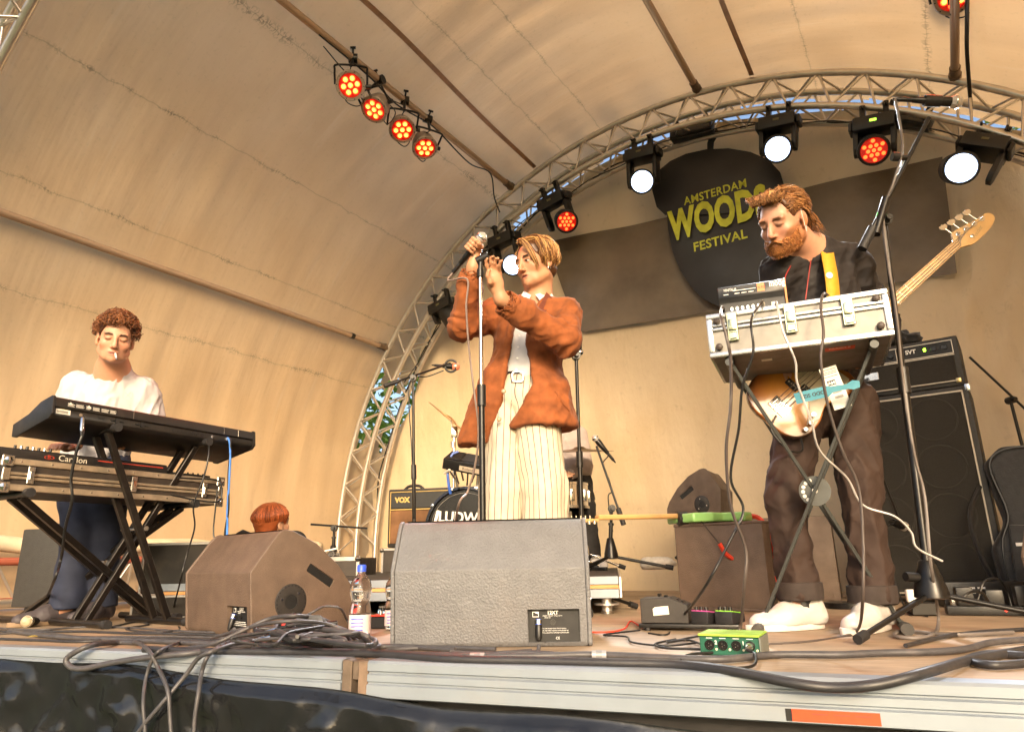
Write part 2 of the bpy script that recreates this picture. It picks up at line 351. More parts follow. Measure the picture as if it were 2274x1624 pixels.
# brown keder straps beside the pipes
STRAP=mat('strap_brown',(.33,.19,.12),.6,0,.15,20)
for ang,off in ((113.4,-5.2),(83.6,-7.5)):
    P=[]; V=[]
    for l in np.linspace(0,3.9,66):
        a=R_(ang+off)+.006*math.sin(l*2.3)+.012*math.exp(-l*2); r=RL(l)+.045
        V.append(arc(r,a-.0052,-l)); V.append(arc(r,a+.0052,-l))
    k=len(V)//2; V2=V+[Vector(v)*1.0012 for v in V]
    Fc=[(2*i,2*i+1,2*i+3,2*i+2) for i in range(k-1)]
    o=obj('canopy_strap',tomesh('canopy_strap',V,Fc,STRAP,True,180),None,AM)
    tag(o,'brown strap running along the canopy '+('beside the pipe of red lamps' if ang>100 else 'right of the bare roof pipe'),'strap',group='canopy straps')
# ---------------------------------------------------------------- backdrop sheet
BT=.40
def backdrop():
    nu,nv=150,110; us=np.linspace(-1,1,nu); zs=-AC.z+(3.41+AC.z)*np.linspace(0,1,nv); Z,U=np.meshgrid(zs,us,indexing='ij'); O=np.zeros_like(Z)
    th=np.degrees(np.arctan2(Z,U*3.3)); rad=3.42-.22*np.exp(-((th-156)/5)**2)-.03*np.exp(-((th-88)/14)**2)-.07*np.exp(-((th-45)/6)**2)+.02*np.sin(th*.9)
    hw=np.sqrt(np.maximum(0,rad**2-np.maximum(0,Z)**2))+.02; X=U*hw
    d=.02*vnoise(np.stack([X*.8,Z*.5,O],-1),21,1.5)+.010*vnoise(np.stack([X*2.6+Z*.6,Z*.8,O+1],-1),22,1.7)+.045*vnoise(np.stack([X*2.8-Z*.8,Z*.75,O+3],-1),24,1.5)*np.clip((X-1.2)/.6,0,1)
    V=np.stack([X,BT+d,Z],-1).reshape(-1,3).tolist()
    Fc=[(j*nu+i,j*nu+i+1,(j+1)*nu+i+1,(j+1)*nu+i) for j in range(nv-1) for i in range(nu-1)]
    m=bpy.data.materials.new('backdrop_canvas'); m.use_nodes=True; t=m.node_tree; N=t.nodes; L=t.links; b=N['Principled BSDF']; out=N['Material Output']
    tc=N.new('ShaderNodeTexCoord')
    def noise(s,sc,det=5,ro=.6):
        mp=N.new('ShaderNodeMapping'); mp.inputs['Scale'].default_value=s; L.new(tc.outputs['Object'],mp.inputs[0]); n=N.new('ShaderNodeTexNoise'); n.inputs['Scale'].default_value=sc; n.inputs['Detail'].default_value=det; n.inputs['Roughness'].default_value=ro; L.new(mp.outputs[0],n.inputs['Vector']); return n.outputs[0]
    def ramp(v,a,b_,c,d):
        n=N.new('ShaderNodeMapRange'); L.new(v,n.inputs[0])
        for i,x in enumerate((a,b_,c,d)): n.inputs[i+1].default_value=x
        return n.outputs[0]
    def mix(f,a,b_):
        n=N.new('ShaderNodeMix'); n.data_type='RGBA'; L.new(f,n.inputs[0])
        for k,v in ((6,a),(7,b_)):
            if isinstance(v,tuple): n.inputs[k].default_value=(*v,1)
            else: L.new(v,n.inputs[k])
        return n.outputs[2]
    base=mix(ramp(noise((1,1,1),1.4),.3,.7,0,1),(.69,.525,.32),(.76,.61,.41))
    base=mix(ramp(noise((3,1,.6),2.5,6,.7),.55,.75,0,.3),base,(.5,.37,.22))
    base=mix(ramp(noise((1,1,1),14,7,.75),.58,.7,0,.25),base,(.3,.22,.13))
    L.new(base,b.inputs['Base Color']); b.inputs['Roughness'].default_value=.5; b.inputs['Specular IOR Level'].default_value=.35
    bp=N.new('ShaderNodeBump'); bp.inputs['Strength'].default_value=.75; bp.inputs['Distance'].default_value=.02; L.new(noise((2.4,1,.8),3.2,6,.6),bp.inputs['Height']); L.new(bp.outputs[0],b.inputs['Normal'])
    tr=N.new('ShaderNodeBsdfTranslucent'); L.new(base,tr.inputs[0]); ms=N.new('ShaderNodeMixShader'); ms.inputs[0].default_value=.2; L.new(b.outputs[0],ms.inputs[1]); L.new(tr.outputs[0],ms.inputs[2]); L.new(ms.outputs[0],out.inputs[0])
    o=obj('backdrop',tomesh('backdrop',V,Fc,m,True,180),None,AM); tag(o,'cream canvas backdrop sheet closing the rear of the stage arch','backdrop')
backdrop()
def onplane(px,py,y):
    P=AM@Vector((0,y,0)); return AM.inverted()@PL(px,py,P,TT)
# dark sheer banner across the backdrop
def banner():
    c=[onplane(*q,BT-.05) for q in ((1212,537),(2092,350),(2124,606),(1282,738))]; nx,nz=90,30; V=[]
    for j in range(nz):
        for i in range(nx):
            f,g=i/(nx-1),j/(nz-1); p=(c[0]*(1-f)+c[1]*f)*(1-g)+(c[3]*(1-f)+c[2]*f)*g
            sag=-.012*math.sin(f*math.pi*1.2)*(1-g)+.003*math.sin(f*17)*(1-g)
            V.append((p.x,p.y+.005*math.sin(f*30+3*math.sin(g*4)),p.z+sag))
    Fc=[(j*nx+i,(j+1)*nx+i,(j+1)*nx+i+1,j*nx+i+1) for j in range(nz-1) for i in range(nx-1)]
    m=mat('banner_cloth',(.135,.105,.073),.5,0,.3,3.5,.35,9,spec=.5,bdist=.02,detail=7)
    b=m.node_tree.nodes['Principled BSDF']
    o=obj('dark_banner',tomesh('dark_banner',V,Fc,m,True,180),None,AM); tag(o,'wide dark brown banner cloth hung across the backdrop behind the acorn sign','banner')
banner()
# acorn sign
def acorn():
    y=BT-.13; T=thing('acorn_sign','big black acorn shaped festival sign with yellow painted lettering','sign',M=AM)
    bk=mat('acorn_black',(.014,.0135,.016),.5,0,.3,5,.15,60,dirt=.15,dcol=(.08,.07,.06)); yl=mat('painted_yellow',(.50,.54,.04),.6,0,.35,9,dirt=.4,dcol=(.22,.28,.03))
    P2=lambda L:[(onplane(x,yy,y).x,onplane(x,yy,y).z) for x,yy in L]
    cap=P2([(1450,425),(1453,402),(1466,381),(1490,361),(1525,345),(1570,335),(1620,333),(1668,341),(1708,358),(1733,385),(1742,415),(1738,445),(1724,462),(1700,470),(1650,474),(1600,477),(1550,480),(1500,481),(1477,478),(1460,462)])
    nut=P2([(1481,470),(1484,510),(1494,560),(1510,600),(1535,638),(1565,667),(1600,683),(1635,681),(1668,660),(1695,620),(1714,570),(1724,515),(1727,460)])
    stem=P2([(1571,340),(1571,320),(1578,301),(1592,288),(1601,298),(1593,303),(1585,316),(1583,340)])
    cp=prism('acorn_cap',cap,y-.03,y,bk,T,'y',.004,2); prism('acorn_nut',nut,y-.015,y+.01,bk,T,'y',.004,2); prism('acorn_stem',stem,y-.02,y+.002,bk,T,'y',.003,1)
    for i,(s,x0,y0,x1,ht,off) in enumerate((('AMSTERDAM',1522,459,1662,.072,.003),('WOODS',1493,535,1716,.275,.010),('FESTIVAL',1541,560,1660,.078,.004))):
        a=onplane(x0,y0,y); wd=onplane(x1,y0-(x1-x0)*.2,y).x-a.x; yy=y-.0315 if i==0 else y-.0165
        if i==1: yy=y-.0325
        text('lettering',s,.2,yl,T,Matrix.Translation((a.x,yy,a.z))@FACE,.001,off,width=wd,height=ht,space=1.06)
acorn()
# ---------------------------------------------------------------- stage lamps
def led_mat(n,c,e): return mat(n,c,.3,0,0,emit=e)
LEDR=led_mat('led_orange_red',(1,.045,.008),4.5); LEDY=led_mat('led_core',(1,.36,.03),4.5); WHITEL=led_mat('lamp_white',(.93,.97,1),45); WARML=led_mat('lamp_warm_white',(1,1,.72),36)
LENSR=mat('lens_red_dark',(.30,.006,.002),.15,0,.0,30,emit=.55); PARB=mat('par_body',(.30,.24,.2),.45,.3,.15,30)
def par_can(c,aim,label,clampto,group):
    M=frame(c,Vector(aim)-Vector(c)); T=thing('par_lamp',label,'lamp',M=M,group=group)
    lathe('housing',[(.0,-.13),(.05,-.13),(.075,-.115),(.088,-.06),(.09,-.01),(.098,-.008),(.1,.004),(.096,.010),(.080,.010),(.079,.0),(.0,.0)],PARB,T,n=28)
    for k in range(10):
        a=2*math.pi*k/10; rod('screw',(.09*math.cos(a),.09*math.sin(a),.008),(.09*math.cos(a),.09*math.sin(a),.0125),.004,BLACKM,T,6)
    lathe('lens',[(.0,.002),(.077,.002),(.077,.004),(0,.004)],LENSR,T,n=24)
    for k in range(7):
        x,y=(0,0) if k==6 else (.047*math.cos(k*math.pi/3+.25),.047*math.sin(k*math.pi/3+.25))
        l=lathe('led',[(.0195,.0),(.0185,.004),(.012,.007),(0,.008)],LEDR,T,Matrix.Translation((x,y,.004)),14); lathe('led_core',[(.012,.0),(.009,.002),(0,.003)],LEDY,l,Matrix.Translation((0,0,.0075)),12)
    l=bpy.data.lights.new('lamp_beam','SPOT'); l.energy=45; l.spot_size=R_(46); l.spot_blend=.6; l.color=(1,.06,.02); l.shadow_soft_size=.06; lo=bpy.data.objects.new('lamp_beam',l); LINK(lo); lo.parent=T; lo.matrix_local=Matrix.Translation((0,0,.03))@Matrix.Rotation(math.pi,4,'X')
    # yoke and clamp up to the pipe
    Mi=M.inverted(); top=Mi@Vector(clampto); up=(Mi.to_3x3()@Vector((0,0,1))).normalized(); sd=Vector((1,0,0))
    up=(up-Vector((0,0,1))*up.z).normalized(); sd=up.cross(Vector((0,0,1)))
    o=Vector((0,0,-.05)); P=[o+sd*.108,o+sd*.108+up*.09,o+sd*.09+up*.125,o-sd*.09+up*.125,o-sd*.108+up*.09,o-sd*.108]
    tube('yoke',P,.008,BLACKM,T,4,6); rod('hanger',o+up*.125,top,.011,BLACKM,T,8); rod('clamp',top-sd*.03,top+sd*.03,.034,BLACKM,T,10)
    rod('clamp_bolt',top+up*.02,top+up*.075,.007,BLACKM,T,6); rod('wing_knob',top+up*.07-sd*.018,top+up*.07+sd*.018,.009,BLACKM,T,6)
    rod('yoke_knob',o+sd*.1,o+sd*.135,.016,BLACK,T,8); tube('lead',[Vector((0,0,-.13)),Vector((.03,-.05,-.17)),Vector((.08,-.10,-.10)),Vector((.03,-.13,-.02)),Vector((-.05,-.08,-.12)),o+up*.12],.004,BLACK,T,5,5)
    return T
p0,p1=pipes[113.4]; aimr=Vector((-.35,1.6,.9))
def onpipe(pq,px,py):
    best=min(range(400),key=lambda k:(lambda q:(q[0]-px)**2+(q[1]-py)**2)(projpx(pq[0].lerp(pq[1],k/400))))
    return pq[0].lerp(pq[1],best/400)
def projpx(P):
    d=Vector(P)-Vector((0,0,CAMH)); z=d.dot(_f); return (1136.5+FPX*d.dot(_r)/z,812-FPX*d.dot(_u)/z)
for (px,py,ax,ay,lab) in ((778,190,800,112,'red seven-lamp LED par light, uppermost of the four on the pipe'),(831,243,852,168,'red LED par light, second down the pipe, turned sideways'),(893,288,905,215,'red LED par light, third down the pipe of four'),(943,328,950,262,'red LED par light, lowest on the pipe and tipped downward')):
    k=onpipe(pipes[113.4],ax,ay); c=W(px,py,k.y-.02)
    aim={778:Vector((-.5,0.2,.5)),831:Vector((-2.2,1.6,-.9)),893:Vector((.2,1.4,-.9)),943:Vector((.6,2.5,-1.5))}[px]
    par_can(c,aim,lab,k,'red par lights')
k=onpipe(pipes[54.5],2104,10); par_can(W(2116,-8,k.y),Vector((1.0,.9,.9)),'red LED par light cut off by the top edge at right',k+Vector((.0,0,.05)),'red par lights')
def moving_head(c,aim,label,hang,kind,group):
    """c: lens centre; hang: point on the truss above"""
    c=Vector(c);hang=Vector(hang); aim=Vector(aim); T=thing('moving_head',label,'stage light',loc=hang,group=group)
    z=(aim-c).normalized(); hc=c-z*.13; base=hang-Vector((0,0,.15)); M=Matrix.Translation(-hang)
    up=(hang-hc).normalized()
    fx=EE*.97+Vector((0,0,-.15)); fx=(fx-up*fx.dot(up)).normalized(); fy=up.cross(fx)
    B=Matrix(((fx.x,fy.x,up.x,base.x-hang.x),(fx.y,fy.y,up.y,base.y-hang.y),(fx.z,fy.z,up.z,base.z-hang.z),(0,0,0,1)))
    box('base',(-.125,.125,-.09,.09,-.045,.05),BLACK,T,.012,2,B)
    box('display',(-.02,.02,-.0935,-.0905,.0,.016),mat('display_lime',(.4,.9,.05),.4,0,0,emit=1.6) if kind=='red_lit' else mat('display_dark',(.12,.11,.05),.3),T,0,1,B)
    for s in (-1,1):
        box('clamp',(s*.07-.018,s*.07+.018,-.025,.025,.05,.16),BLACKM,T,.006,1,B); rod('clamp_bolt',B@Vector((s*.07,-.02,.13)),B@Vector((s*.07,-.065,.13)),.008,BLACKM,T,6)
        box('handle',(s*.14-.014,s*.14+.014,-.06,.06,-.03,.035),BLACK,T,.008,1,B)
        hl=(B.inverted()@(hc-hang)); 
        prism('yoke_arm',[(-.05,-.03),(.05,-.03),(.045,hl.z-.01),(.025,hl.z-.05),(-.025,hl.z-.05),(-.045,hl.z-.01)],s*.112-.016,s*.112+.016,BLACK,T,'x',.006,2,B)
    Hm=frame(hc-hang,z)
    hd=lathe('head',[(0,-.13),(.05,-.13),(.075,-.11),(.092,-.05),(.095,.05),(.1,.10),(.1,.13),(.086,.132),(.085,.122),(0,.122)],BLACK,T,Hm,26)
    if kind in('white','warm'):
        lathe('lens',[(.072,.006),(.05,.016),(0,.021)],WHITEL if kind=='white' else WARML,hd,Matrix.Translation((0,0,.124)),24); lathe('lens_ring',[(.072,.007),(.079,.008),(.084,.0),(.080,-.002),(.072,.005),(.072,.007)],mat('lens_rim',(.55,.7,1),.2,0,0,emit=3.0),hd,Matrix.Translation((0,0,.124)),24)
    else:
        lathe('lens',[(.082,.0),(.08,.004),(0,.004)],LENSR,hd,Matrix.Translation((0,0,.123)),24)
        for k in range(13):
            a,r=(0,0) if k==12 else ((k*math.pi/3,.034) if k<6 else (k*math.pi/3+.52,.062))
            lathe('led',[(.0125,0),(.010,.004),(0,.006)],LEDR,hd,Matrix.Translation((r*math.cos(a),r*math.sin(a),.127)),10)
    if kind in('white','warm'):
        l=bpy.data.lights.new('lamp_beam','SPOT'); l.energy=300 if kind=='white' else 60; l.spot_size=R_(42); l.spot_blend=.5; l.color=(.92,.96,1) if kind=='white' else (1,.97,.8); l.shadow_soft_size=.07
        lo=bpy.data.objects.new('lamp_beam',l); LINK(lo); lo.parent=T; lo.matrix_local=frame(c+z*.03-hang,-z)
    return T
def ring(a,r=AR-.25,y=0): return AM@arc(r,R_(a),y)
def chordpt(px,r=AR-.25,y=.0):
    return min((ring(a/4,r,y) for a in range(40,700)),key=lambda P:abs(projpx(P)[0]-px)+ (1000 if projpx(P)[1]>1300 else 0))
for (lx,ly,hx,kind,aim,lab) in ((1425,403,1422,'warm',(-.3,.0,.2),'moving head lamp glowing warm white left of the acorn sign'),(1726,331,1722,'white',(.9,1.2,.6),'moving head lamp glowing white above the bass player'),(2134,373,2172,'white',(1.4,0.8,.8),'moving head lamp glowing white at the far right of the arch'),(1138,588,1120,'white',(-.2,1.0,.5),'moving head lamp glowing white beside the singer face'),(1258,492,1228,'red',(.6,1.2,.3),'black moving head lamp with dim red LEDs over the banner corner'),(1940,334,1935,'red_lit',(1.0,1.0,.4),'moving head lamp with bright red LEDs and a small lime display')):
    hp=chordpt(hx); c=W(lx,ly,hp.y-.05); moving_head(c,aim,lab,hp,kind,'moving head lamps on the arch')
hp=chordpt(985,AR-.25); moving_head(hp+Vector((.12,-.02,-.33)),hp+Vector((1.2,-.3,-2)),'unlit black moving head lamp low on the left leg of the arch',hp,'off','moving head lamps on the arch')
# dark strobe bars lying along the arch
for px,lab in ((1535,'dark strobe box tucked inside the arch left of the acorn stem'),(2010,'dark strobe box tucked inside the arch behind the tall microphone'),(1090,'small dark box fixed inside the arch above the singer hand')):
    P=chordpt(px,AR-.22,.14); q=(AM.inverted()@P); a=math.atan2(q.z,q.x); T=thing('strobe_box',lab,'stage light',M=AM@Matrix.Translation(q)@Matrix.Rotation(math.pi/2-a,4,'Y'),group='dark boxes in the arch')
    box('case',(-.17,.17,-.05,.05,-.06,.04),BLACK,T,.008,2); box('glass',(-.15,.15,-.053,-.0505,-.04,.02),mat('dark_glass',(.02,.02,.02),.1),T,0)
    for s in (-1,1): box('bracket',(s*.12-.015,s*.12+.015,-.03,.03,.04,.1),BLACKM,T)
# cables tied along the arch and pipes
def cable(name,label,P,r=.0035,mt=None,group='cables',sub=8,n=6):
    o=tube(name,P,r,mt or BLACK,None,sub,n); return tag(o,label,'cable',group)
cable('arch_cable','black cable tied along the inner chord of the rear arch',[AM@arc(AR-.24+.02*math.sin(k*2.1),R_(172-k*4.6),.22+.02*math.cos(k*1.7)) for k in range(33)],.007)
cable('arch_cable','second black cable sagging between the arch lamps',[AM@arc(AR-.29-.035*(k%2),R_(150-k*6),.1+.04*math.sin(k)) for k in range(20)],.005)
a0=pipes[113.4]
def alongpipe(pq,f,dz): 
    p=pq[0].lerp(pq[1],f); return p+Vector((0,-.02,dz))
cable('pipe_cable','black cable tied below the pipe of red lamps, hanging to the arch',[alongpipe(a0,.56,-.04),alongpipe(a0,.45,-.05),alongpipe(a0,.38,-.10),alongpipe(a0,.30,-.05),alongpipe(a0,.26,-.045),alongpipe(a0,.16,-.11),alongpipe(a0,.085,-.045),alongpipe(a0,.07,-.25),alongpipe(a0,.05,-.36)],.006)
cable('pipe_cable','thin cable looping under the red par lights',[alongpipe(a0,.55,-.1),alongpipe(a0,.5,-.16),alongpipe(a0,.47,-.1),alongpipe(a0,.43,-.24),alongpipe(a0,.40,-.12),alongpipe(a0,.36,-.06)],.004)
b0=pipes[54.5]
cable('pipe_cable','black cable hanging along the roof pipe at top right',[b0[0].lerp(b0[1],f)+Vector((.05,-.02,dz)) for f,dz in ((.25,-.03),(.15,-.04),(.08,-.05),(.03,-.12),(-.02,-.2))],.012)
for f in (.26,.085): rod_o=None
# ground rails of the left wall
RAIL=mat('red_lit_rail',(.36,.10,.06),.5,.2,.3,9,dirt=.4,dcol=(.2,.12,.09))  # red stage light falling on the rails is put into their base colour
gt=thing('base_truss','ground truss with red lamp light put into its rail colour, lying along the foot of the left canopy wall','truss',M=AM)
bx=-AR+.02
for dx,z in ((.02,-AC.z+.06),(.02,-AC.z+.30),(.24,-AC.z+.06)): rod('chord',(bx+dx,-3.6,z),(bx+dx,-.15,z),.025,RAIL if z<0 and dx<.2 else ALU_T,gt,12)
for k in range(12):
    y=-3.5+k*.28; rod('brace',(bx+.02,y,-AC.z+.06),(bx+.02,y+.14,-AC.z+.30),.009,ALU_T,gt,8); rod('brace',(bx+.02,y+.14,-AC.z+.30),(bx+.02,y+.28,-AC.z+.06),.009,ALU_T,gt,8)
    rod('brace',(bx+.24,y,-AC.z+.06),(bx+.02,y+.14,-AC.z+.30),.009,ALU_T,gt,8)
# rolled up wall canvas on the rail
V,Fc=tube_data(catmull([AM@Vector((bx-.01+.012*math.sin(k*1.9),-3.6+k*.26,-AC.z+.40+.012*math.sin(k*2.7))) for k in range(14)],6),.05,12)
tag(obj('canvas_roll',tomesh('canvas_roll',V,Fc,mat('canvas_plain',(.6,.5,.36),.6,0,.2,8,.3,30,bdist=.01),True,180)),'pale roll of canvas along the foot of the left wall','canvas roll')
# ---------------------------------------------------------------- greenery outside, seen through gaps
def tree(loc,h,cr,label,seed):
    rng=np.random.RandomState(seed); T=thing('tree',label,'tree',loc=loc,group='trees behind the stage')
    bark=mat('bark',(.10,.07,.05),.9,0,.3,12,.5,30,bdist=.02)
    V,Fc=tube_data(catmull([(0,0,0),(.05,.03,h*.25),(-.04,.06,h*.5),(.03,0,h*.75)],5),np.linspace(.16,.05,16),8); parts=[(V,Fc)]
    for k in range(9):
        a=rng.uniform(0,6.3); z=h*rng.uniform(.3,.7); L=cr*rng.uniform(.6,.95)
        parts.append(tube_data(catmull([(0,0,z),(L*.5*math.cos(a),L*.5*math.sin(a),z+.3),(L*math.cos(a),L*math.sin(a),z+.75)],4),np.linspace(.05,.012,9),5))
    V,Fc=merge(*parts); obj('trunk',tomesh('trunk',V,Fc,bark,True,60),T)
    n=5200; cl=rng.normal(size=(46,3)); cl/=np.linalg.norm(cl,axis=1)[:,None]; cl*=rng.uniform(.35,1,(46,1))**.6; cl*= [cr,cr,h*.42]; cl[:,2]+=h*.6
    c=cl[rng.randint(0,46,n)]+rng.normal(size=(n,3))*[.33,.33,.26]
    d1=rng.normal(size=(n,3)); d1/=np.linalg.norm(d1,axis=1)[:,None]; d2=np.cross(d1,rng.normal(size=(n,3))); d2/=np.linalg.norm(d2,axis=1)[:,None]; s=rng.uniform(.05,.11,(n,1))
    V=np.stack([c-d1*s,c+d2*s*.5,c+d1*s,c-d2*s*.5],1).reshape(-1,3); Fc=np.arange(4*n).reshape(-1,4)
    lf=mat('leaves',(.075,.14,.02),.55,0,.5,1.5); 
    if 'tl' not in MATS:
        MATS['tl']=lf; t=lf.node_tree; tr=t.nodes.new('ShaderNodeBsdfTranslucent'); tr.inputs[0].default_value=(.16,.30,.03,1); ms=t.nodes.new('ShaderNodeMixShader'); ms.inputs[0].default_value=.45; t.links.new(t.nodes['Principled BSDF'].outputs[0],ms.inputs[1]); t.links.new(tr.outputs[0],ms.inputs[2]); t.links.new(ms.outputs[0],t.nodes['Material Output'].inputs[0])
    obj('crown',tomesh('crown',V.tolist(),Fc.tolist(),lf),T)
for (x,y,h,r,lab,sd) in ((-2.9,9.6,5.4,1.9,'leafy tree outside, seen through the left leg of the arch',1),(3.2,9.0,3.4,1.6,'low leafy tree outside, seen low behind the backdrop',2),(6.6,6.3,6.0,1.8,'leafy tree outside, seen past the right side of the arch',3)):
    tree((x,y,-1.15),h,r,lab,sd)
# ================================================================ gear on the stage
def carve(o,bms):
    for bm in bms:
        me=bpy.data.meshes.new('cut'); bm.to_mesh(me); bm.free(); c=bpy.data.objects.new('cut',me); LINK(c); c.matrix_world=o.matrix_world if False else Matrix()
        keep=o.parent,o.matrix_basis.copy(); o.parent=None; o.matrix_basis=Matrix()
        md=o.modifiers.new('b','BOOLEAN'); md.object=c; md.operation='DIFFERENCE'; md.solver='EXACT'
        dg=bpy.context.evaluated_depsgraph_get(); dg.update(); nm=bpy.data.meshes.new_from_object(o.evaluated_get(dg)); o.modifiers.clear(); old=o.data; nm.name=old.name; o.data=nm
        bpy.data.objects.remove(c); o.parent=keep[0]; o.matrix_basis=keep[1]
def D(px,py,z=.006): return H(px,py,z)
def E_(px,py,off=.03): return PL(px,py,F0-FN*off,FN)
def axesM(o,ex,ey=None,ez=None):
    ex=Vector(ex).normalized(); 
    if ey is None: ey=Vector((-ex.y,ex.x,0)).normalized()
    ez=ex.cross(ey).normalized(); ey=ez.cross(ex)
    return Matrix(((ex.x,ey.x,ez.x,o[0]),(ex.y,ey.y,ez.y,o[1]),(ex.z,ey.z,ez.z,o[2]),(0,0,0,1)))
WG=mat('wedge_paint',(.135,.137,.145),.5,0,.12,14,.8,150,bdist=.005,dirt=.25,dcol=(.2,.16,.13)); WGB=mat('wedge_paint_brown',(.115,.078,.057),.5,0,.2,14,.8,220,bdist=.003,dirt=.3,dcol=(.2,.15,.11))
PLATE=mat('plate_black',(.005,.005,.0055),.6,0,.2,30); GRILLE=mat('grille',(.03,.028,.026),.6,.3,.2,200,.5,500)
BLUE=mat('plug_blue',(.05,.10,.55),.4,0,.1,40)
WPROF=[(.030,0),(.022,.012),(-.0,.222),(.085,.342),(.105,.365),(.125,.372),(.16,.367),(.26,.322),(.36,.242),(.44,.145),(.462,.10),(.466,.06),(.462,.0)]
def wedge(label,M,w,paint,group='stage monitors',panel=True,plug=True,hs=1.0):
    T=thing('monitor_speaker',label,'speaker',M=M,group=group); P=[(a,b*hs) for a,b in WPROF]
    def grow(P,k):
        c=(.2,.17); return [(c[0]+(a-c[0])*(1+k/.22),max(0,c[1]+(b-c[1])*(1+k/.18))) for a,b in P]
    body=prism('body',P,.0131,w-.0131,paint,T,'x',.004,2); px0,px1=w-.19,w-.035
    for x0,x1,s in ((0,.013,-1),(w-.013,w,1)):
        ck=prism('cheek',grow(P,.004),x0,x1,paint,T,'x',.005,3)
        # slot handle recess and pole socket on the outer face
        xo=x0 if s<0 else x1; ang=math.atan2(-.6,1)
        hm=Matrix.Translation((xo,.285,.205*hs))@Matrix.Rotation(-ang*-1,4,'X')
        cut=boxd(-.009,.009,-.065,.065,-.017,.017,.006,2); bmesh.ops.transform(cut,matrix=hm,verts=cut.verts); carve(ck,[cut])
        box('handle_well',(-.0006,.0006,-.064,.064,-.016,.016),PLATE,ck,0,1,hm@Matrix.Translation((-s*.008,0,0)))
        pm_=Matrix.Translation((xo,.165,.115*hs))@Matrix.Rotation(s*math.pi/2,4,'Y')
        ds=lathe('pole_socket',[(.026,-.010),(.026,.0035),(.058,.0035),(.064,.001),(.066,-.003)],mat('socket_dark',(.03,.026,.024),.5,.2,.2,40),ck,pm_,28)
        lathe('socket_hole',[(0,.0005),(.026,.0005),(.0262,.0006)],PLATE,ds,None,20)
        for k in range(3): a=k*2.09+.3; lathe('bolt',[(.005,.003),(.0045,.006),(0,.006)],CHROME,ds,Matrix.Translation((.041*math.cos(a),.041*math.sin(a),0)),8)
        for k in range(26): a=k*2*math.pi/26; lathe('pin_hole',[(.0033,.0033),(.003,.0042),(0,.0042)],PLATE,ds,Matrix.Translation((.058*math.cos(a),.058*math.sin(a),0)),6)
    if panel:
        cut=boxd(px0,px1,-.02,.035,.012,.105); carve(body,[cut])
        pl=box('connector_plate',(px0+.001,px1-.0015,.033,.0345,.012,.104),PLATE,T,0)
        TX=lambda s,x,z,sz,**k: text('print',s,sz,WHITEP,pl,Matrix.Translation((px0+x,.0326,z))@FACE,.0002,**k)
        TX('12XT',.058,.089,.0145,off=.0004); TX('POIDS / WEIGHT : 29 kg / 63.9 lb',.045,.0835,.0042); TX('SERIAL NO.',.05,.0785,.0038)
        for k,s in enumerate(('ACTIVE = MUTE LINK ENABLE USING FRONT HANDLE','READ MANUAL AND SAFETY INSTRUCTIONS BEFORE USE','USE ONLY WITH L-ACOUSTICS AMPLIFIED CONTROLLERS')): TX(s,.022,.048-.006*k,.0038)
        TX('CE',.082,.019,.010)
        box('logo_frame',(px0+.014,px0+.033,.0318,.0328,.082,.097),WHITEP,pl,0); prism('logo_mark',[(px0+.0155,.0835),(px0+.0315,.0835),(px0+.0315,.0905),(px0+.025,.0925),(px0+.020,.0955),(px0+.0155,.0955)],.0314,.0317,PLATE,pl,'y')
        lathe('socket',[(.009,0),(.009,.004),(.006,.004),(.006,.001),(0,.001)],BLACK,pl,Matrix.Translation((px0+.075,.0322,.066))@Matrix.Rotation(math.pi/2,4,'X'),16)
        if plug:
            pm_=frame((px0+.032,.026,.072),(0,-.25,-1)); k=lathe('plug',[(.0,-.004),(.008,-.004),(.0095,0),(.0095,.012)],BLUE,pl,pm_,14); lathe('plug_sleeve',[(.0097,.012),(.0105,.02),(.0100,.045),(.006,.055),(0,.055)],BLACK,pl,pm_,14); lathe('plug_release',[(.0099,-.002),(.0101,.006),(.0099,.010)],STEEL,k,None,14)
    prism('grille',[(.135,.3765*hs),(.165,.3725*hs),(.265,.327*hs),(.365,.247*hs),(.445,.15*hs),(.44,.146*hs),(.36,.2425*hs),(.26,.3225*hs),(.16,.3675*hs)],.02,w-.02,GRILLE,T,'x')
    return T
a=H(862,1441); ex=Vector((math.cos(R_(-3.5)),math.sin(R_(-3.5)),0))
wedge('big grey textured stage monitor with connector plate, front and centre before the singer',axesM(a,ex),.605,WG)
o=Vector((-.952,2.553,0)); ex=Vector((.733,-.68,0)); wl=.56
wedge('brown stage monitor turned sideways, left of the water bottle',axesM(o-ex*wl,ex),wl,WGB,plug=True)
# monitor standing on its end with the green guitar on it
o=H(1500,1352); wedge('brown monitor standing on its end under the green guitar',Matrix.Translation(o+Vector((0.0,.0,0)))@Matrix.Rotation(R_(-38),4,'Z')@Matrix(((0,1,0,0),(0,0,1,0),(1,0,0,0),(0,0,0,1))) ,.40,WGB,panel=True,plug=True)
# sub box behind
sb=W(1655,1345,4.1); sb.z=0
T=thing('sub_speaker','brown sub speaker box with round port behind the upright monitor','speaker',loc=sb,rz=R_(-25),group='stage monitors')
bx=box('cabinet',(-.05,.50,0,.5,0,.45),WGB,T,.008,2); carve(bx,[(lambda bm:(bmesh.ops.create_cone(bm,cap_ends=True,segments=28,radius1=.075,radius2=.075,depth=.3,matrix=Matrix.Translation((.2,0,.24))@Matrix.Rotation(math.pi/2,4,'X')),bm)[1])(bmesh.new())])
box('handle_bar',(.03,.37,-.012,.012,.235,.262),WGB,T,.004); lathe('port_well',[(0,0),(.0745,0)],PLATE,T,Matrix.Translation((.2,.148,.24))@Matrix.Rotation(math.pi/2,4,'X'),28)
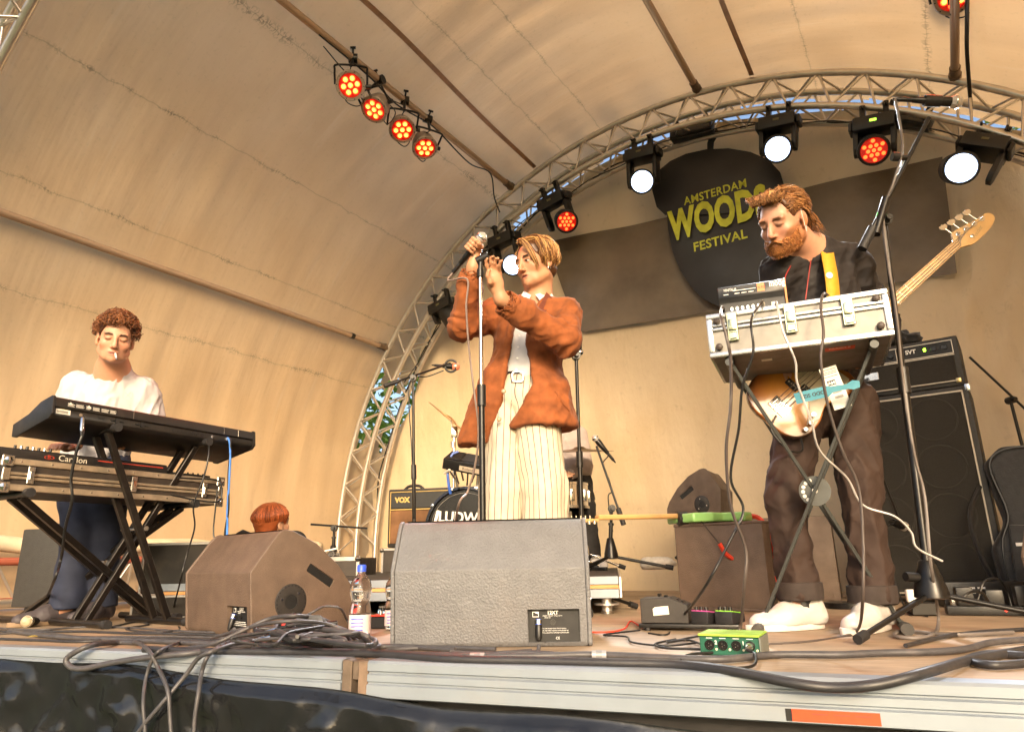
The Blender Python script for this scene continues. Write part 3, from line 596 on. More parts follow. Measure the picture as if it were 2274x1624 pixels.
# tilted monitor seen side-on behind
c=W(1655,1168,4.15)
wedge('brown monitor showing its round side socket, far behind the green guitar',Matrix.Translation((c.x-.12,c.y+.02,.452))@Matrix.Rotation(R_(62),4,'Z')@Matrix.Diagonal((.85,.72,.85,1)),.42,WGB,panel=False,hs=.98)
# wedge corner cut off at the right edge
c=H(2262,1368); wedge('brown monitor corner cut off by the right edge',axesM(Vector((1.93,2.72,0)),(.5,-.86,0)),.5,WGB,panel=False)
# ---------------------------------------------------------------- stands and microphones
def tripod(T,b,r,hub,mt=BLACKM,a0=0,hz=.12,angs=None):
    """b: floor point in local space"""
    b=Vector(b); lathe('hub',[(.016,hz+.09),(.02,hz+.085),(.028,hz+.05),(.04,hz),(.042,hz-.025),(.03,hz-.03),(0,hz-.03)],mt,T,Matrix.Translation(b)@Matrix.Diagonal((hub,hub,1,1)),18)
    for k in range(3):
        a=angs[k] if angs else a0+k*2.094; p=b+Vector((math.cos(a)*.035,math.sin(a)*.035,hz-.02)); q=b+Vector((math.cos(a)*r,math.sin(a)*r,.016)); d=(q-p).normalized()
        l=rod('leg',p,q,.0085,mt,T,8); rod('rubber_foot',q-d*.035,q+d*.01,.0145,RUBBER,T,10)
    return b+Vector((0,0,hz+.08))
def mic(label,p,d,cat='microphone',group='microphones',L=.16,gr=.0255,ball=None):
    """p: ball centre, d: direction from ball to tail"""
    T=thing('microphone',label,cat,M=frame(p,d),group=group); g_=ball or mat('mic_grille',(.55,.52,.48),.38,.8,.1,40,1.0,500,bdist=.004)
    lathe('grille',[(0,-gr),(gr*.55,-gr*.83),(gr*.87,-gr*.5),(gr,0),(gr*.93,gr*.55),(gr*.8,gr*.8)],g_,T,None,18); lathe('collar',[(gr*1.0,-.004),(gr*1.03,-.002),(gr*1.03,.003),(gr*1.0,.005)],STEEL,T,None,18)
    lathe('body',[(gr*.78,gr*.75),(.0195,.035),(.015,.09),(.0115,L),(.009,L+.004),(0,L+.004)],BLACKM,T,None,16); lathe('plug',[(.0095,L+.003),(.0095,L+.05),(.006,L+.06),(.0035,L+.075),(0,L+.075)],BLACK,T,None,12)
    return T
# singer stand: straight pole with an empty clip on top
top=W(1066,598,2.72); base=Vector((top.x+.004,2.70,0))
T=thing('mic_stand','straight black microphone stand with empty clip before the singer','mic stand',loc=base,group='microphone stands')
tripod(T,(0,0,0),.3,1.0,a0=1.57); off=top-base; up=lambda f:off*f
rod('lower_tube',(0,0,.1),up(.60),.0125,BLACKM,T,14); rod('grip',up(.585),up(.645),.018,BLACK,T,14); rod('upper_tube',up(.645),up(.985),.0085,mat('polished_tube',(.5,.44,.36),.15,1,.05,20),T,12)
rod('neck',up(.975),up(1.0),.0145,BLACKM,T,12); rod('swivel',up(1.0),up(1.0)+Vector((.002,0,.035)),.010,BLACK,T,10)
cp=up(1.0)+Vector((0,0,.045)); lathe('clip',[(.016,-.03),(.0185,-.03),(.0195,.028),(.0165,.028),(.016,-.03)],BLACK,T,frame(cp+Vector((.012,0,.006)),(.9,-.25,.35)),14)
# generic boom stand
def boomstand(label,base,ptop,b0,b1,cw=None,micd=None,hub=1.0,r=.3,hz=.12,a0=.5,angs=None,rt=.009,base_z=0,cl=True):
    base=Vector(base); T=thing('mic_stand',label,'mic stand',loc=base,group='microphone stands'); pt=Vector(ptop)-base; b0=Vector(b0)-base; b1=Vector(b1)-base
    s=tripod(T,(0,0,0),r,hub,a0=a0,hz=hz,angs=angs); mid=s.lerp(pt,.48)
    rod('lower_tube',s*1.0-Vector((0,0,.02)),mid,rt*1.35,BLACKM,T,12); rod('grip',s.lerp(pt,.455),s.lerp(pt,.53),rt*1.9,BLACK,T,12); rod('upper_tube',mid,pt,rt,BLACKM,T,12)
    if cl: rod('boom_joint',pt-Vector((.0,.022,.0)),pt+Vector((0,.022,0)),.022,BLACK,T,12); rod('joint_knob',pt+Vector((0,-.022,0)),pt+Vector((0,-.045,0)),.012,BLACK,T,10)
    rod('boom',b0,b1,rt*.8,BLACKM,T,10)
    if cw: d=(b0-b1).normalized(); rod('boom_grip',b0-d*.0,b0+d*.10,rt*1.7,RUBBER,T,12)
    return T
# tall foreground stand at right
base=H(2083,1402); pt=W(1962,492,2.40); b0=W(1938,505,2.38); b1=W(2062,262,2.34)
angs=[math.atan2(*( (H(1862,1437)-base).yx)),math.atan2(*((H(2330,1408)-base).yx)),math.atan2(.5,.1)]
T=boomstand('tall black tripod microphone stand in front of the bass player, boom raised',base,pt,b0,b1,True,hub=1.25,r=.46,hz=.13,angs=angs,rt=.0105)
rod('boom_clutch',W(1944,520,2.38)-base,W(1968,440,2.375)-base,.017,BLACKM,T,12); rod('clutch_ring',W(1953,488,2.38)-base,W(1957,475,2.38)-base,.0178,mat('tape_green',(.1,.7,.1),.5),T,12)
q=W(2012,350,2.35)-base; rod('boom_lock',q-Vector((.03,0,0)),q,.012,BLACK,T,10); rod('lock_knob',q-Vector((.055,.0,-.006)),q-Vector((.03,0,-.003)),.017,BLACK,T,12)
rod('hub_knob',Vector((-.08,-.01,.17)),Vector((-.02,0,.165)),.015,BLACK,T,12)
mp=W(2122,227,2.34); md=W(2022,222,2.36); lathe('mic_clip',[(.021,-.03),(.0225,-.03),(.0225,.03),(.021,.03),(.021,-.03)],BLACK,T,frame(mp.lerp(md,.52)-base,md-mp),14)
mic('silver topped microphone on the tall boom stand at upper right',mp,md-mp)
cable('mic_cable','grey cable running down the tall stand at right',[md+(md-mp).normalized()*.06,W(1995,260,2.35),W(2003,330,2.34),W(1985,400,2.36),W(1962,470,2.37),W(1968,560,2.36),W(1990,700,2.33),W(2005,850,2.31),W(2030,1010,2.29),W(2052,1100,2.27),W(2066,1250,2.25),D(2078,1390)+Vector((0,-.02,.02)),D(2060,1412),D(1990,1412),D(2005,1400),D(2120,1408),D(2250,1402)],.0055,mat('cable_grey',(.14,.12,.11),.5))
# left boom stand before the arch
b=H(922,1292,.2); b=Vector((W(922,1150,4.35).x,4.35,.0)); boomstand('slim boom stand left of the singer with a red-hooped microphone',b,W(917,840,4.35),W(884,846,4.3),W(1000,806,4.45),True,r=.3)
mic('microphone in a round shock mount on the slim left boom stand',W(1012,814,4.45),W(985,812,4.45)-W(1012,814,4.45),L=.09,gr=.028,ball=mat('mic_red_light',(.75,.25,.15),.4,.3))
tag(tube('shock_mount',[W(1001+13*math.cos(a),812+13*math.sin(a),4.44) for a in np.linspace(0,6.28,14)],.008,BLACK),'round black shock mount ring at the end of the slim left boom','shock mount')
cable('mic_cable','thin cable hanging down the slim left boom stand',[W(985,822,4.43),W(950,835,4.42),W(912,842,4.34),W(908,900,4.33),W(914,1000,4.33),W(918,1150,4.33)],.004)
# stand right of the singer
p=W(1279,790,3.45); b=Vector((W(1287,1150,3.45).x+.005,3.45,0)); boomstand('black stand with a small downturned microphone just right of the singer',b,p,W(1279,775,3.45),W(1281,757,3.45),r=.3,cl=True)
mic('small dark microphone tilted on the stand right of the singer',W(1288,782,3.44),Vector((-.25,0,1)),L=.07,gr=.016,ball=BLACKM)
# boom stand at the drums, right
RZ=.17
p=W(1358,1128,4.15); b=Vector((W(1357,1240,4.15).x,4.15,RZ)); boomstand('short boom stand on the riser right of the drums',b,p,W(1372,1128,4.12),W(1324,990,4.2),True,r=.34,a0=-.2,hz=.1)
mic('silver tipped microphone over the drums on the short boom',W(1321,972,4.2),W(1336,990,4.2)-W(1321,972,4.2),L=.12,gr=.021)
cable('mic_cable','cable dangling beside the short drum boom stand',[W(1340,992,4.19),W(1350,1010,4.18),W(1338,1030,4.18),W(1352,1065,4.17),W(1358,1090,4.16),W(1350,1105,4.15),W(1360,1180,4.14)],.004)
# low boom by the arch foot
p=W(742,1172,4.9); b=Vector((W(742,1240,4.9).x,4.9,.2)); 
boomstand('low microphone boom lying level between monitor and arch',Vector((p.x,4.9,.22)),p,W(815,1172,4.88),W(690,1163,4.92),False,r=.16,hz=.06)
# back right boom and thin boom at the amp
p=W(2243,888,3.95); boomstand('thin black boom stand behind the gig bag at right',Vector((p.x+.03,3.95,0)),p,W(2300,930,3.9),W(2152,792,4.0),True,r=.3)
p=W(1938,1000,3.0); T=thing('mic_stand','thin boom reaching down to the microphone at the bass cabinet','mic stand',loc=(p.x,p.y,0),group='microphone stands'); o=Vector((p.x,p.y,0))
rod('boom',W(1930,985,3.3)-o,W(1998,1158,3.35)-o,.006,BLACKM,T,8); rod('pole',Vector((-.02,.4,.02)),W(1930,985,3.3)-o,.009,BLACKM,T,8); rod('base',Vector((-.02,.4,.0)),Vector((-.02,.4,.025)),.11,BLACKM,T,20); rod('joint',W(1954,1052,3.31)-o,W(1957,1058,3.31)-o,.013,STEEL,T,8)
mic('small microphone pointing at the black bass cabinet',W(2008,1168,3.4),W(1985,1160,3.36)-W(2008,1168,3.4),L=.05,gr=.024)
cable('mic_cable','thin dark cable hanging from the microphone at the bass cabinet',[W(1985,1160,3.34),W(1968,1175,3.33),W(1975,1230,3.3),W(1990,1300,3.25),H(2020,1365),H(2060,1368)],.0035)
# ---------------------------------------------------------------- keyboards at left
SYN=mat('synth_black',(.012,.010,.009),.4,0,.25,18,.15,200,dirt=.2,dcol=(.08,.06,.05)); SYNU=mat('synth_under',(.03,.024,.02),.55,0,.25,20,.2,120,dirt=.3,dcol=(.09,.065,.045))
a=W(112,917,2.7); b=W(565,990,3.5); ex=(b-a).normalized(); KL=(b-a).length; eh=Vector((-ex.y,ex.x,0)).normalized(); ey=(eh*math.cos(.16)-Vector((0,0,1))*math.sin(.16)); KM=axesM(a,ex,ey); EY=eh
T=thing('synthesizer','long black keyboard synthesizer seen from behind, upper of two keyboards','keyboard',M=KM,group='keyboards')
prism('body',[(.018,-.012),(.004,.0),(.004,.030),(-.006,.032),(-.006,.068),(.0,.075),(.10,.076),(.19,.05),(.33,.045),(.33,.0),(.30,-.012)],.012,KL-.012,SYN,T,'x',.002,1)
for x0,x1 in ((0,.0118),(KL-.0118,KL)): prism('end_cheek',[(.014,-.015),(-.009,.0),(-.009,.074),(.0,.08),(.10,.081),(.2,.058),(.34,.052),(.34,-.004),(.31,-.015)],x0,x1,SYN,T,'x',.003,2)
kb=prism('keybed',[(.2,.050),(.33,.0455),(.33,.058),(.2,.0625)],.03,KL-.03,mat('ivory',(.75,.72,.65),.3),T,'x')
for k in range(25): box('black_key',(.04+k*.036,.052+k*.036,.2,.27,.061,.071),BLACK,kb,.001)
for i in range(6): box('plug_panel',(.05+i*.03,.058+i*.03,-.0072,-.0061,.040,.052) if False else (.52+i*.022,.528+i*.022,.0022,.0036,.010,.018),BLACKM,T,0)
wl_=mat('label_white',(.7,.66,.58),.5,0,.1,50)
lb=box('warning_label',(.055,.26,-.0072,-.0062,.038,.062),PLATE,T,0)
for x,wd in ((.058,.028),(.09,.035),(.13,.022),(.157,.03),(.192,.032),(.228,.028)):
    for z in (.0405,.0445,.0485,.0525): box('print_line',(x,x+wd*random.uniform(.7,1),-.0079,-.0073,z,z+.0016),wl_,lb,0)
for x in (.058,.13): prism('warning_triangle',[(x+.002,.0475),(x+.018,.0475),(x+.01,.0595)],-.0086,-.0079,wl_,lb,'y')
rl=box('rating_label',(.02,.075,.0022,.0036,.006,.026),wl_,T,0)
text('lettering','Roland',.010,mat('gold_print',(.45,.33,.15),.5),T,Matrix.Translation((.035,.0034,.0265))@FACE,.0003)
for z in (.010,.014,.018): box('print_line',(.024,.066,.0015,.0021,z,z+.002),PLATE,rl,0)
for x in (.235,.345):
    box('cable_hook',(x,x+.06,-.002,.0035,.012,.016),PLATE,T,0); box('cable_hook',(x+.022,x+.038,-.003,.0036,.004,.024),PLATE,T,0)
for k in range(5): box('vent_slot',(.185+k*.006,.187+k*.006,.0025,.0037,.008,.024),PLATE,T,0)
for x in (.115,.72,.80): lathe('jack_socket',[(.007,0),(.007,.004),(.004,.004),(0,.003)],STEEL,T,Matrix.Translation((x,.004,.014))@Matrix.Rotation(math.pi/2,4,'X'),12)
for k in range(3): lathe('midi_socket',[(.008,0),(.008,.002),(0,.002)],BLACKM,T,Matrix.Translation((.62+k*.024,.004,.016))@Matrix.Rotation(math.pi/2,4,'X'),14)
for x in (.33,.78,.86): box('seam_mark',(x,x+.0016,-.0072,-.0062,.034,.067),wl_ if x>.8 else STEEL,T,0)
for k in range(9):
    lathe('panel_knob',[(.006,0),(.005,.012),(0,.012)],BLACK,T,Matrix.Translation((.1+k*.07,.06,.0765)),8)
KA,KX=a,ex
# lower keyboard in a flight-case tray
a2=W(-2,1086,2.68); b2=W(490,1120,3.5); ex2=(b2-a2).normalized(); L2=(b2-a2).length; M2=axesM(a2,ex2); EY2=Vector((-ex2.y,ex2.x,0)).normalized()
FA=mat('flightcase_alu',(.52,.43,.32),.35,.75,.25,22,.1,90,dirt=.3,dcol=(.16,.12,.08)); FP=mat('flightcase_panel',(.035,.026,.02),.5,0,.3,20)
T=thing('flight_case','open aluminium trimmed flight case tray under the lower keyboard','flight case',M=M2,group='flight cases')
box('tray',(0.008,L2-.008,.008,.40,0.004,.125),FP,T,.003)
for z0,z1 in ((0,.026),(.046,.058),(.062,.074),(.102,.128)): box('edge_strip',(.0,L2,.0,.012,z0,z1),FA,T,.0025); 
for z0,z1 in ((0,.026),(.102,.128)):
    for x0,x1 in ((-.002,.012),(L2-.012,L2+.002)): box('side_strip',(x0,x1,.0125,.40,z0,z1),FA,T,.0025)
for x in (.012,L2-.012):
    for z in (.012,.116):
        c_=lathe('ball_corner',[(0,-.018),(.012,-.013),(.018,0),(.012,.013),(0,.018)],CHROME,T,Matrix.Translation((x,.002,z)),14); box('corner_plate',(-.022,.022,-.006,.0,-.022,.022),STEEL,c_,.003)
    box('corner_strap',(x-.014,x+.014,-.0065,-.0005,.04,.088),STEEL,T,.002)
for x in (.1,.52,L2-.1):
    lt=box('latch',(x-.013,x+.013,-.008,-.0005,.03,.10),STEEL,T,.002); box('latch_tongue',(x-.008,x+.008,-.013,-.0085,.045,.08),CHROME,lt,.002)
for k in range(16): lathe('rivet',[(.004,0),(.003,.002),(0,.0025)],STEEL,T,Matrix.Translation((.06+k*(L2-.12)/15,-.0002,.013 if k%2 else .115))@Matrix.Rotation(math.pi/2,4,'X'),8)
T=thing('synthesizer','lower black keyboard with red script name resting in the flight case','keyboard',M=M2@Matrix.Translation((0,0,.129)),group='keyboards')
prism('body',[(.02,0),(.02,.035),(.028,.042),(.12,.047),(.2,.03),(.36,.03),(.36,0)],-.03,.68,mat('carillon_black',(.016,.014,.014),.3,0,.2,20),T,'x',.003,2)
text('lettering','Carillon',.036,mat('print_pale',(.6,.55,.45),.5),T,Matrix.Translation((.20,.0195,.008))@FACE,.0004); 
rd=mat('print_red',(.45,.04,.02),.5); lathe('emblem',[(.011,0),(.013,0),(.013,.0006),(.011,.0006),(.011,0)],rd,T,Matrix.Translation((.165,.0195,.017))@Matrix.Rotation(math.pi/2,4,'X')@Matrix.Diagonal((1.5,.6,1,1)),18); text('emblem_letter','B',.022,rd,T,Matrix.Translation((.158,.0193,.012))@FACE,.0003)
box('red_stripe',(.36,.66,.0193,.0199,.024,.028),rd,T,0)
for k in range(7): lathe('knob',[(.006,0),(.0055,.014),(0,.014)],STEEL if k%2 else BLACK,T,Matrix.Translation((.05+k*.022,.06,.044)),10)
T=thing('effects_unit','low black effects unit with tiny knobs at the right end of the flight case','effects unit',M=M2@Matrix.Translation((.70,.06,.129)))
box('body',(0,.24,0,.16,0,.018),BLACK,T,.003)
for k in range(8): lathe('knob',[(.005,0),(.004,.01),(0,.01)],BLACKM,T,Matrix.Translation((.02+k*.028,.03,.018)),8)
# X stands
XS=mat('stand_black',(.013,.010,.0085),.35,.4,.3,25,dirt=.12,dcol=(.25,.22,.2))
def xstand(label,tl,tr,bl,br,eyv,dbl=.055,w=.026,arm=.36):
    o=Vector(((bl.x+br.x)/2,(bl.y+br.y)/2,0)); T=thing('keyboard_stand',label,'keyboard stand',loc=o,group='keyboard stands'); e=Vector(eyv)
    for s,(p,q) in enumerate(((tl,br),(tr,bl))):
        for k in (0,1):
            d=e*(dbl*k*2+ (.028 if s else 0)); bar('leg_bar',p+d-o,q+d-o,w,w,XS,T,up=e)
        sup=p+Vector((0,0,.012)); rod('support_arm',sup-e*.06-o,sup+e*arm-o,.016,XS,T,12); rod('arm_cap',sup-e*.085-o,sup-e*.055-o,.019,RUBBER,T,12)
    for q in (bl,br):
        rod('foot_bar',q-e*.14-o+Vector((0,0,.0)),q+e*.34-o,.016,XS,T,12); rod('foot_cap',q-e*.165-o,q-e*.13-o,.019,RUBBER,T,12)
    c=(tl+br+tr+bl)/4; rod('pivot',c-e*.03-o,c+e*.17-o,.011,STEEL,T,10)
    return T
dz=Vector((0,0,-.03))
tl=KA+KX*(.27*KL)+EY*.06+dz; tr=KA+KX*(.72*KL)+EY*.06+dz
xstand('tall double braced black stand under the upper keyboard',tl,tr,H(195,1393)*1.0+Vector((0,0,.018)),H(372,1386)+Vector((0,0,.018)),EY)
dz=Vector((0,0,-.018)); tl=a2+ex2*(.10*L2)+EY2*.05+dz; tr=a2+ex2*(.84*L2)+EY2*.05+dz
xstand('wide low black stand under the flight case keyboard',tl,tr,H(62,1385)+Vector((0,0,.018)),H(352,1376)+Vector((0,0,.018)),EY2,dbl=.045)
box_=None
# cables of the keyboards
cable('keyboard_cable','black cable with silver plug hanging from the upper keyboard at left',[W(183,935,2.69),W(183,965,2.66),W(170,1000,2.66),W(158,1060,2.68),W(160,1110,2.70),W(145,1170,2.75),W(135,1240,2.82),W(115,1300,2.9),H(90,1350),H(60,1380)],.006)
T=thing('jack_plug','silver jack plug in the back of the upper keyboard','plug',M=frame(W(183,932,2.68),W(181,958,2.66)-W(183,932,2.68)),group='jack plugs'); lathe('sleeve',[(.006,-.01),(.0075,0),(.007,.045),(.005,.055)],CHROME,T,None,12); lathe('boot',[(.0052,.055),(.004,.075),(0,.075)],BLACK,T,None,10)
for k,(c_,lab) in enumerate(((mat('cable_blue',(.06,.22,.7),.4),'bright blue cable hanging from the right end of the upper keyboard'),(BLACK,'black cable beside the blue one at the upper keyboard'))):
    cable('keyboard_cable',lab,[W(498+4*k,970,3.40),W(508+3*k,975,3.37),W(511,1000,3.37),W(509-2*k,1060,3.38),W(505+2*k,1130,3.4),W(504-5*k,1185,3.42),W(500-6*k,1260,3.42),H(500-20*k,1372)],.0055 if k==0 else .005,c_)
cable('keyboard_cable','thin black cable curving from upper keyboard to the floor by the flight case',[W(462,975,3.3),W(463,1010,3.26),W(452,1060,3.25),W(430,1120,3.25),W(432,1170,3.28),W(415,1230,3.3),W(400,1290,3.3),H(382,1370),H(400,1395)],.004)
cable('keyboard_cable','thin cable looping off the right corner of the flight case',[W(395,1060,3.2),W(430,1062,3.3),W(480,1065,3.46),W(492,1085,3.46),W(485,1112,3.44),W(440,1110,3.36),W(380,1098,3.2)],.004)
cable('keyboard_cable','thin straight cable hanging below the flight case',[W(482,1085,3.46),W(478,1130,3.46),W(474,1180,3.46),W(480,1250,3.46),H(470,1372)],.004)
# black speaker behind the player, case behind stand
c=W(100,1180,3.95); T=thing('speaker_box','dark grey upright speaker box behind the keyboard player legs','speaker',loc=(c.x-.05,3.95,.05),rz=R_(-12)); box('cabinet',(-.09,.2,0,.3,.0,.42),mat('speaker_grey',(.028,.027,.025),.6,0,.15,30,.8,220,bdist=.003),T,.01,2); box('stand_plate',(-.02,.1,.02,.26,-.05,-.001),BLACK,T); box('top_grip',(.12,.2,.0,.05,.421,.445),BLACK,T,.006,2)
c=H(255,1378); T=thing('flight_case','black flat case with aluminium edges standing on the floor behind the keyboard stands','flight case',loc=(c.x+.02,3.62,0),rz=R_(-6),group='flight cases')
bp=mat('case_black',(.02,.017,.014),.35,0,.5,7,dirt=.5,dcol=(.11,.08,.05)); box('lower_body',(0,.55,0,.28,.006,.105),bp,T,.004); box('upper_body',(0.02,.57,.02,.26,.118,.36),bp,T,.004)
for d in ((-.004,.56,-.006,.0,.100,.112),(-.004,.56,-.006,.0,.0,.012),(.016,.575,.012,.018,.355,.368),(.012,.024,.012,.0185,.112,.36),(-.006,.006,-.0065,-.0005,.012,.1)): box('edge_strip',d,FA if False else ALU,T,.002)
box('latch',(.06,.10,-.012,-.0005,.06,.092),CHROME,T,.003)
# ---------------------------------------------------------------- bass rig at right
TOLEX=mat('tolex_black',(.015,.0135,.012),.55,0,.2,60,.5,400); CLOTH=mat('grille_cloth',(.019,.0165,.013),.8,0,.3,300,.8,700,dirt=.1,dcol=(.06,.045,.03)); PIPING=mat('piping_silver',(.55,.49,.40),.4,.3,.1,60)
fl=W(1937,1330,3.74); fr=W(2180,1330,3.46); e=Vector((fr.x-fl.x,fr.y-fl.y,0)).normalized(); CW=.56; CM=axesM(Vector((fl.x,fl.y,0)),e)
T=thing('bass_cabinet','tall black bass speaker cabinet with silver piping behind the bass player','amplifier',M=CM,group='amplifiers')
CH=1.03
box('cabinet',(-.035,CW+.035,.02,.40,.03,CH+.035),TOLEX,T,.012,2); gr=box('grille_cloth',(0,CW,.006,.0195,.05,CH),CLOTH,T,.002)
for d in ((-.008,CW+.008,.003,.0145,CH,CH+.009),(-.008,.0,.003,.0145,.05,CH),(CW,CW+.008,.003,.0145,.05,CH),(-.008,CW+.008,.003,.0145,.042,.05)): box('piping',d,PIPING,T,.002)
for i in range(2):
    for j in range(4): lathe('speaker_ring',[(.105,0),(.113,0),(.112,.002),(.106,.002),(.105,0)],mat('ring_faint',(.03,.026,.021),.8),gr,Matrix.Translation((.145+i*.27,.0058,.17+j*.245))@Matrix.Rotation(math.pi/2,4,'X'),28)
for x in (-.03,CW+.03):
    for z in (.04,CH+.02): box('corner_cap',(x-.012,x+.012,.012,.05,z-.02,z+.02),STEEL,T,.006,2)
for x in (.05,CW-.05): lathe('foot',[(.02,0),(.018,.03),(0,.03)],RUBBER,T,Matrix.Translation((x,.1,0)),10)
bd=box('badge',(.02,.105,.0005,.0055,CH-.17,CH-.045),STEEL,T,.004); 
text('badge_print','a',.10,PLATE,bd,Matrix.Translation((.031,.0002,CH-.125))@FACE,.0002,.003); text('badge_print','Ampeg',.02,PLATE,bd,Matrix.Translation((.03,.0002,CH-.16))@FACE,.0002)
for r in (.018,.030): lathe('badge_ring',[(r,0),(r+.006,0),(r+.006,.0006),(r,.0006),(r,0)],PLATE,bd,Matrix.Translation((.062,.0003,CH-.098))@Matrix.Rotation(math.pi/2,4,'X'),24)
T=thing('bass_amp_head','black bass amplifier head with row of knobs on top of the cabinet','amplifier',M=CM@Matrix.Translation((0.0,.01,CH+.037)),group='amplifiers')
box('cabinet',(-.03,CW+.03,.02,.33,0,.27),TOLEX,T,.012,2); box('grille_cloth',(0,CW,.012,.0195,.03,.165),CLOTH,T,.002); pn=box('control_panel',(0,CW,.010,.0195,.175,.245),PLATE,T,.002)
for z in (.028,.168): box('piping',(-.004,CW+.004,.008,.014,z-.004,z+.002),PIPING,T,.001)
for d in ((-.004,CW+.004,.0075,.0096,.243,.247),(-.004,CW+.004,.0075,.0096,.173,.177),(.30,.303,.0075,.0096,.177,.243),(CW,CW+.004,.0075,.0096,.177,.243)): box('panel_trim',d,PIPING,pn,0)
for k in range(9): lathe('knob',[(.011,0),(.010,.014),(0,.014)],BLACK,pn,Matrix.Translation((.035+k*.03,.010,.205))@Matrix.Rotation(math.pi/2,4,'X'),12)
for x in (.10,.145): box('rocker_switch',(x,x+.014,.004,.0099,.205,.228),wl_,pn,.001)
text('lettering','SVT',.03,WHITEP,pn,Matrix.Translation((.345,.0095,.205))@FACE,.0003,.001); 
box('pilot_lamp',(.43,.442,.006,.0098,.205,.222),mat('pilot_lime',(.4,.9,.03),.4,0,0,emit=4),pn,.001)
for x in (.46,.51): box('toggle',(x,x+.03,.006,.0098,.2,.225),BLACKM,pn,.002)
nb=box('name_badge',(.02,.20,.0075,.0118,.09,.135),STEEL,T,.003); text('lettering','Ampeg',.042,PLATE,nb,Matrix.Translation((.032,.0072,.100))@FACE@Matrix(((1,.25,0,0),(0,1,0,0),(0,0,1,0),(0,0,0,1))),.0003,.001)
for x in (.0,CW): box('corner_cap',(x-.012,x+.012,.008,.04,.015,.04),mat('brass',(.6,.45,.2),.3,1),T,.005,2)
# crumpled black jacket lying on the amp
rng=np.random.RandomState(4); bm=bmesh.new(); bmesh.ops.create_icosphere(bm,subdivisions=4,radius=1)
for v in bm.verts:
    p=np.array(v.co); n=1+.22*vnoise(p[None],31,2.2)[0]+.10*vnoise(p[None],32,5)[0]; v.co=Vector((p[0]*.15*n,p[1]*.11*n,max(-.02,p[2]*.075*n)+.02))
o=obj('crumpled_jacket',bm_mesh(bm,'crumpled_jacket',mat('black_cloth',(.015,.014,.014),.85,0,.3,30,.3,80,sheen=.3),True,180),None,CM@Matrix.Translation((.26,.15,CH+.328))); tag(o,'crumpled black jacket lying on the bass amplifier head','jacket')
# gig bag at right edge
c=W(2262,1310,3.25); T=thing('gig_bag','black padded gig bag leaning at the right edge of the photo','bag',M=Matrix.Translation((c.x+.09,3.25,-.04))@Matrix.Rotation(R_(-28),4,'Z')@Matrix.Rotation(R_(-6),4,'X'))
gb=mat('gigbag_nylon',(.008,.0075,.008),.6,0,.3,40,.4,120,bdist=.004,sheen=.2); prism('body',[(-.12,.0),(.28,.0),(.30,.3),(.26,.72),(.2,.78),(-.02,.78),(-.10,.70),(-.06,.42),(-.14,.3)],0,.13,gb,T,'y',.03,3); prism('pocket',[(-.09,.05),(.24,.05),(.24,.38),(-.06,.40)],-.035,.0,gb,T,'y',.014,2)
box('reflector',(-.05,.10,-.038,-.0355,.30,.315),WHITEP,T,0); text('lettering','RITTER',.07,mat('print_grey',(.35,.33,.33),.6),T,Matrix.Translation((.12,-.002,.45))@FACE@Matrix.Rotation(R_(88),4,'Z'),.0004)
tube('zip',[(-.1,-.004,.02),(-.1,-.006,.3),(-.05,-.006,.45),(-.08,-.006,.68),(0,-.006,.76),(.2,-.006,.76)],.004,BLACKM,T,5,6); tube('strap',[(-.13,.06,.6),(-.2,.0,.45),(-.19,-.01,.25),(-.13,.03,.08)],.012,gb,T,6,6)
# ---------------------------------------------------------------- riser, drum kit, small amp
r0=H(1385,1340); RY=R_(-3)
rf=Vector((.47,3.30,0)); exr=Vector((math.cos(R_(-8)),math.sin(R_(-8)),0)); RM=axesM(rf,exr,Vector((.33,.94,0)))
T=thing('drum_riser','low drum riser platform with aluminium frame on round feet','riser',M=RM)
eyr=.0
box('deck_board',(-2.3,.0,.012,2.6,RZ-.028,RZ),mat('riser_board',(.035,.03,.027),.8,0,.3,8),T,.003)
box('front_rail',(-2.3,0,-.004,.010,RZ-.040,RZ-.004),EA,T,.002); box('front_rail',(-2.3,0,-.002,.010,RZ-.058,RZ-.042),mat('riser_orange',(.55,.28,.10),.6),T,.001); box('front_rail',(-2.3,0,-.006,.012,RZ-.10,RZ-.060),EA,T,.002); box('side_rail',(.002,.014,.014,2.6,RZ-.10,RZ-.006),ALU,T,.002)
for x,y in ((-.06,.05),(-1.1,.05),(-2.2,.05),(-.06,1.3),(-.06,2.5),(-2.2,2.5)):
    lathe('leg',[(.024,.012),(.024,RZ-.1)],ALU,T,Matrix.Translation((x,y,0)),14); lathe('foot_flange',[(.058,.038),(.058,.046),(.024,.046)],ALU,T,Matrix.Translation((x,y,0)),18); lathe('foot_plate',[(.03,0),(.03,.012),(0,.012)],STEEL,T,Matrix.Translation((x,y,0)),14)
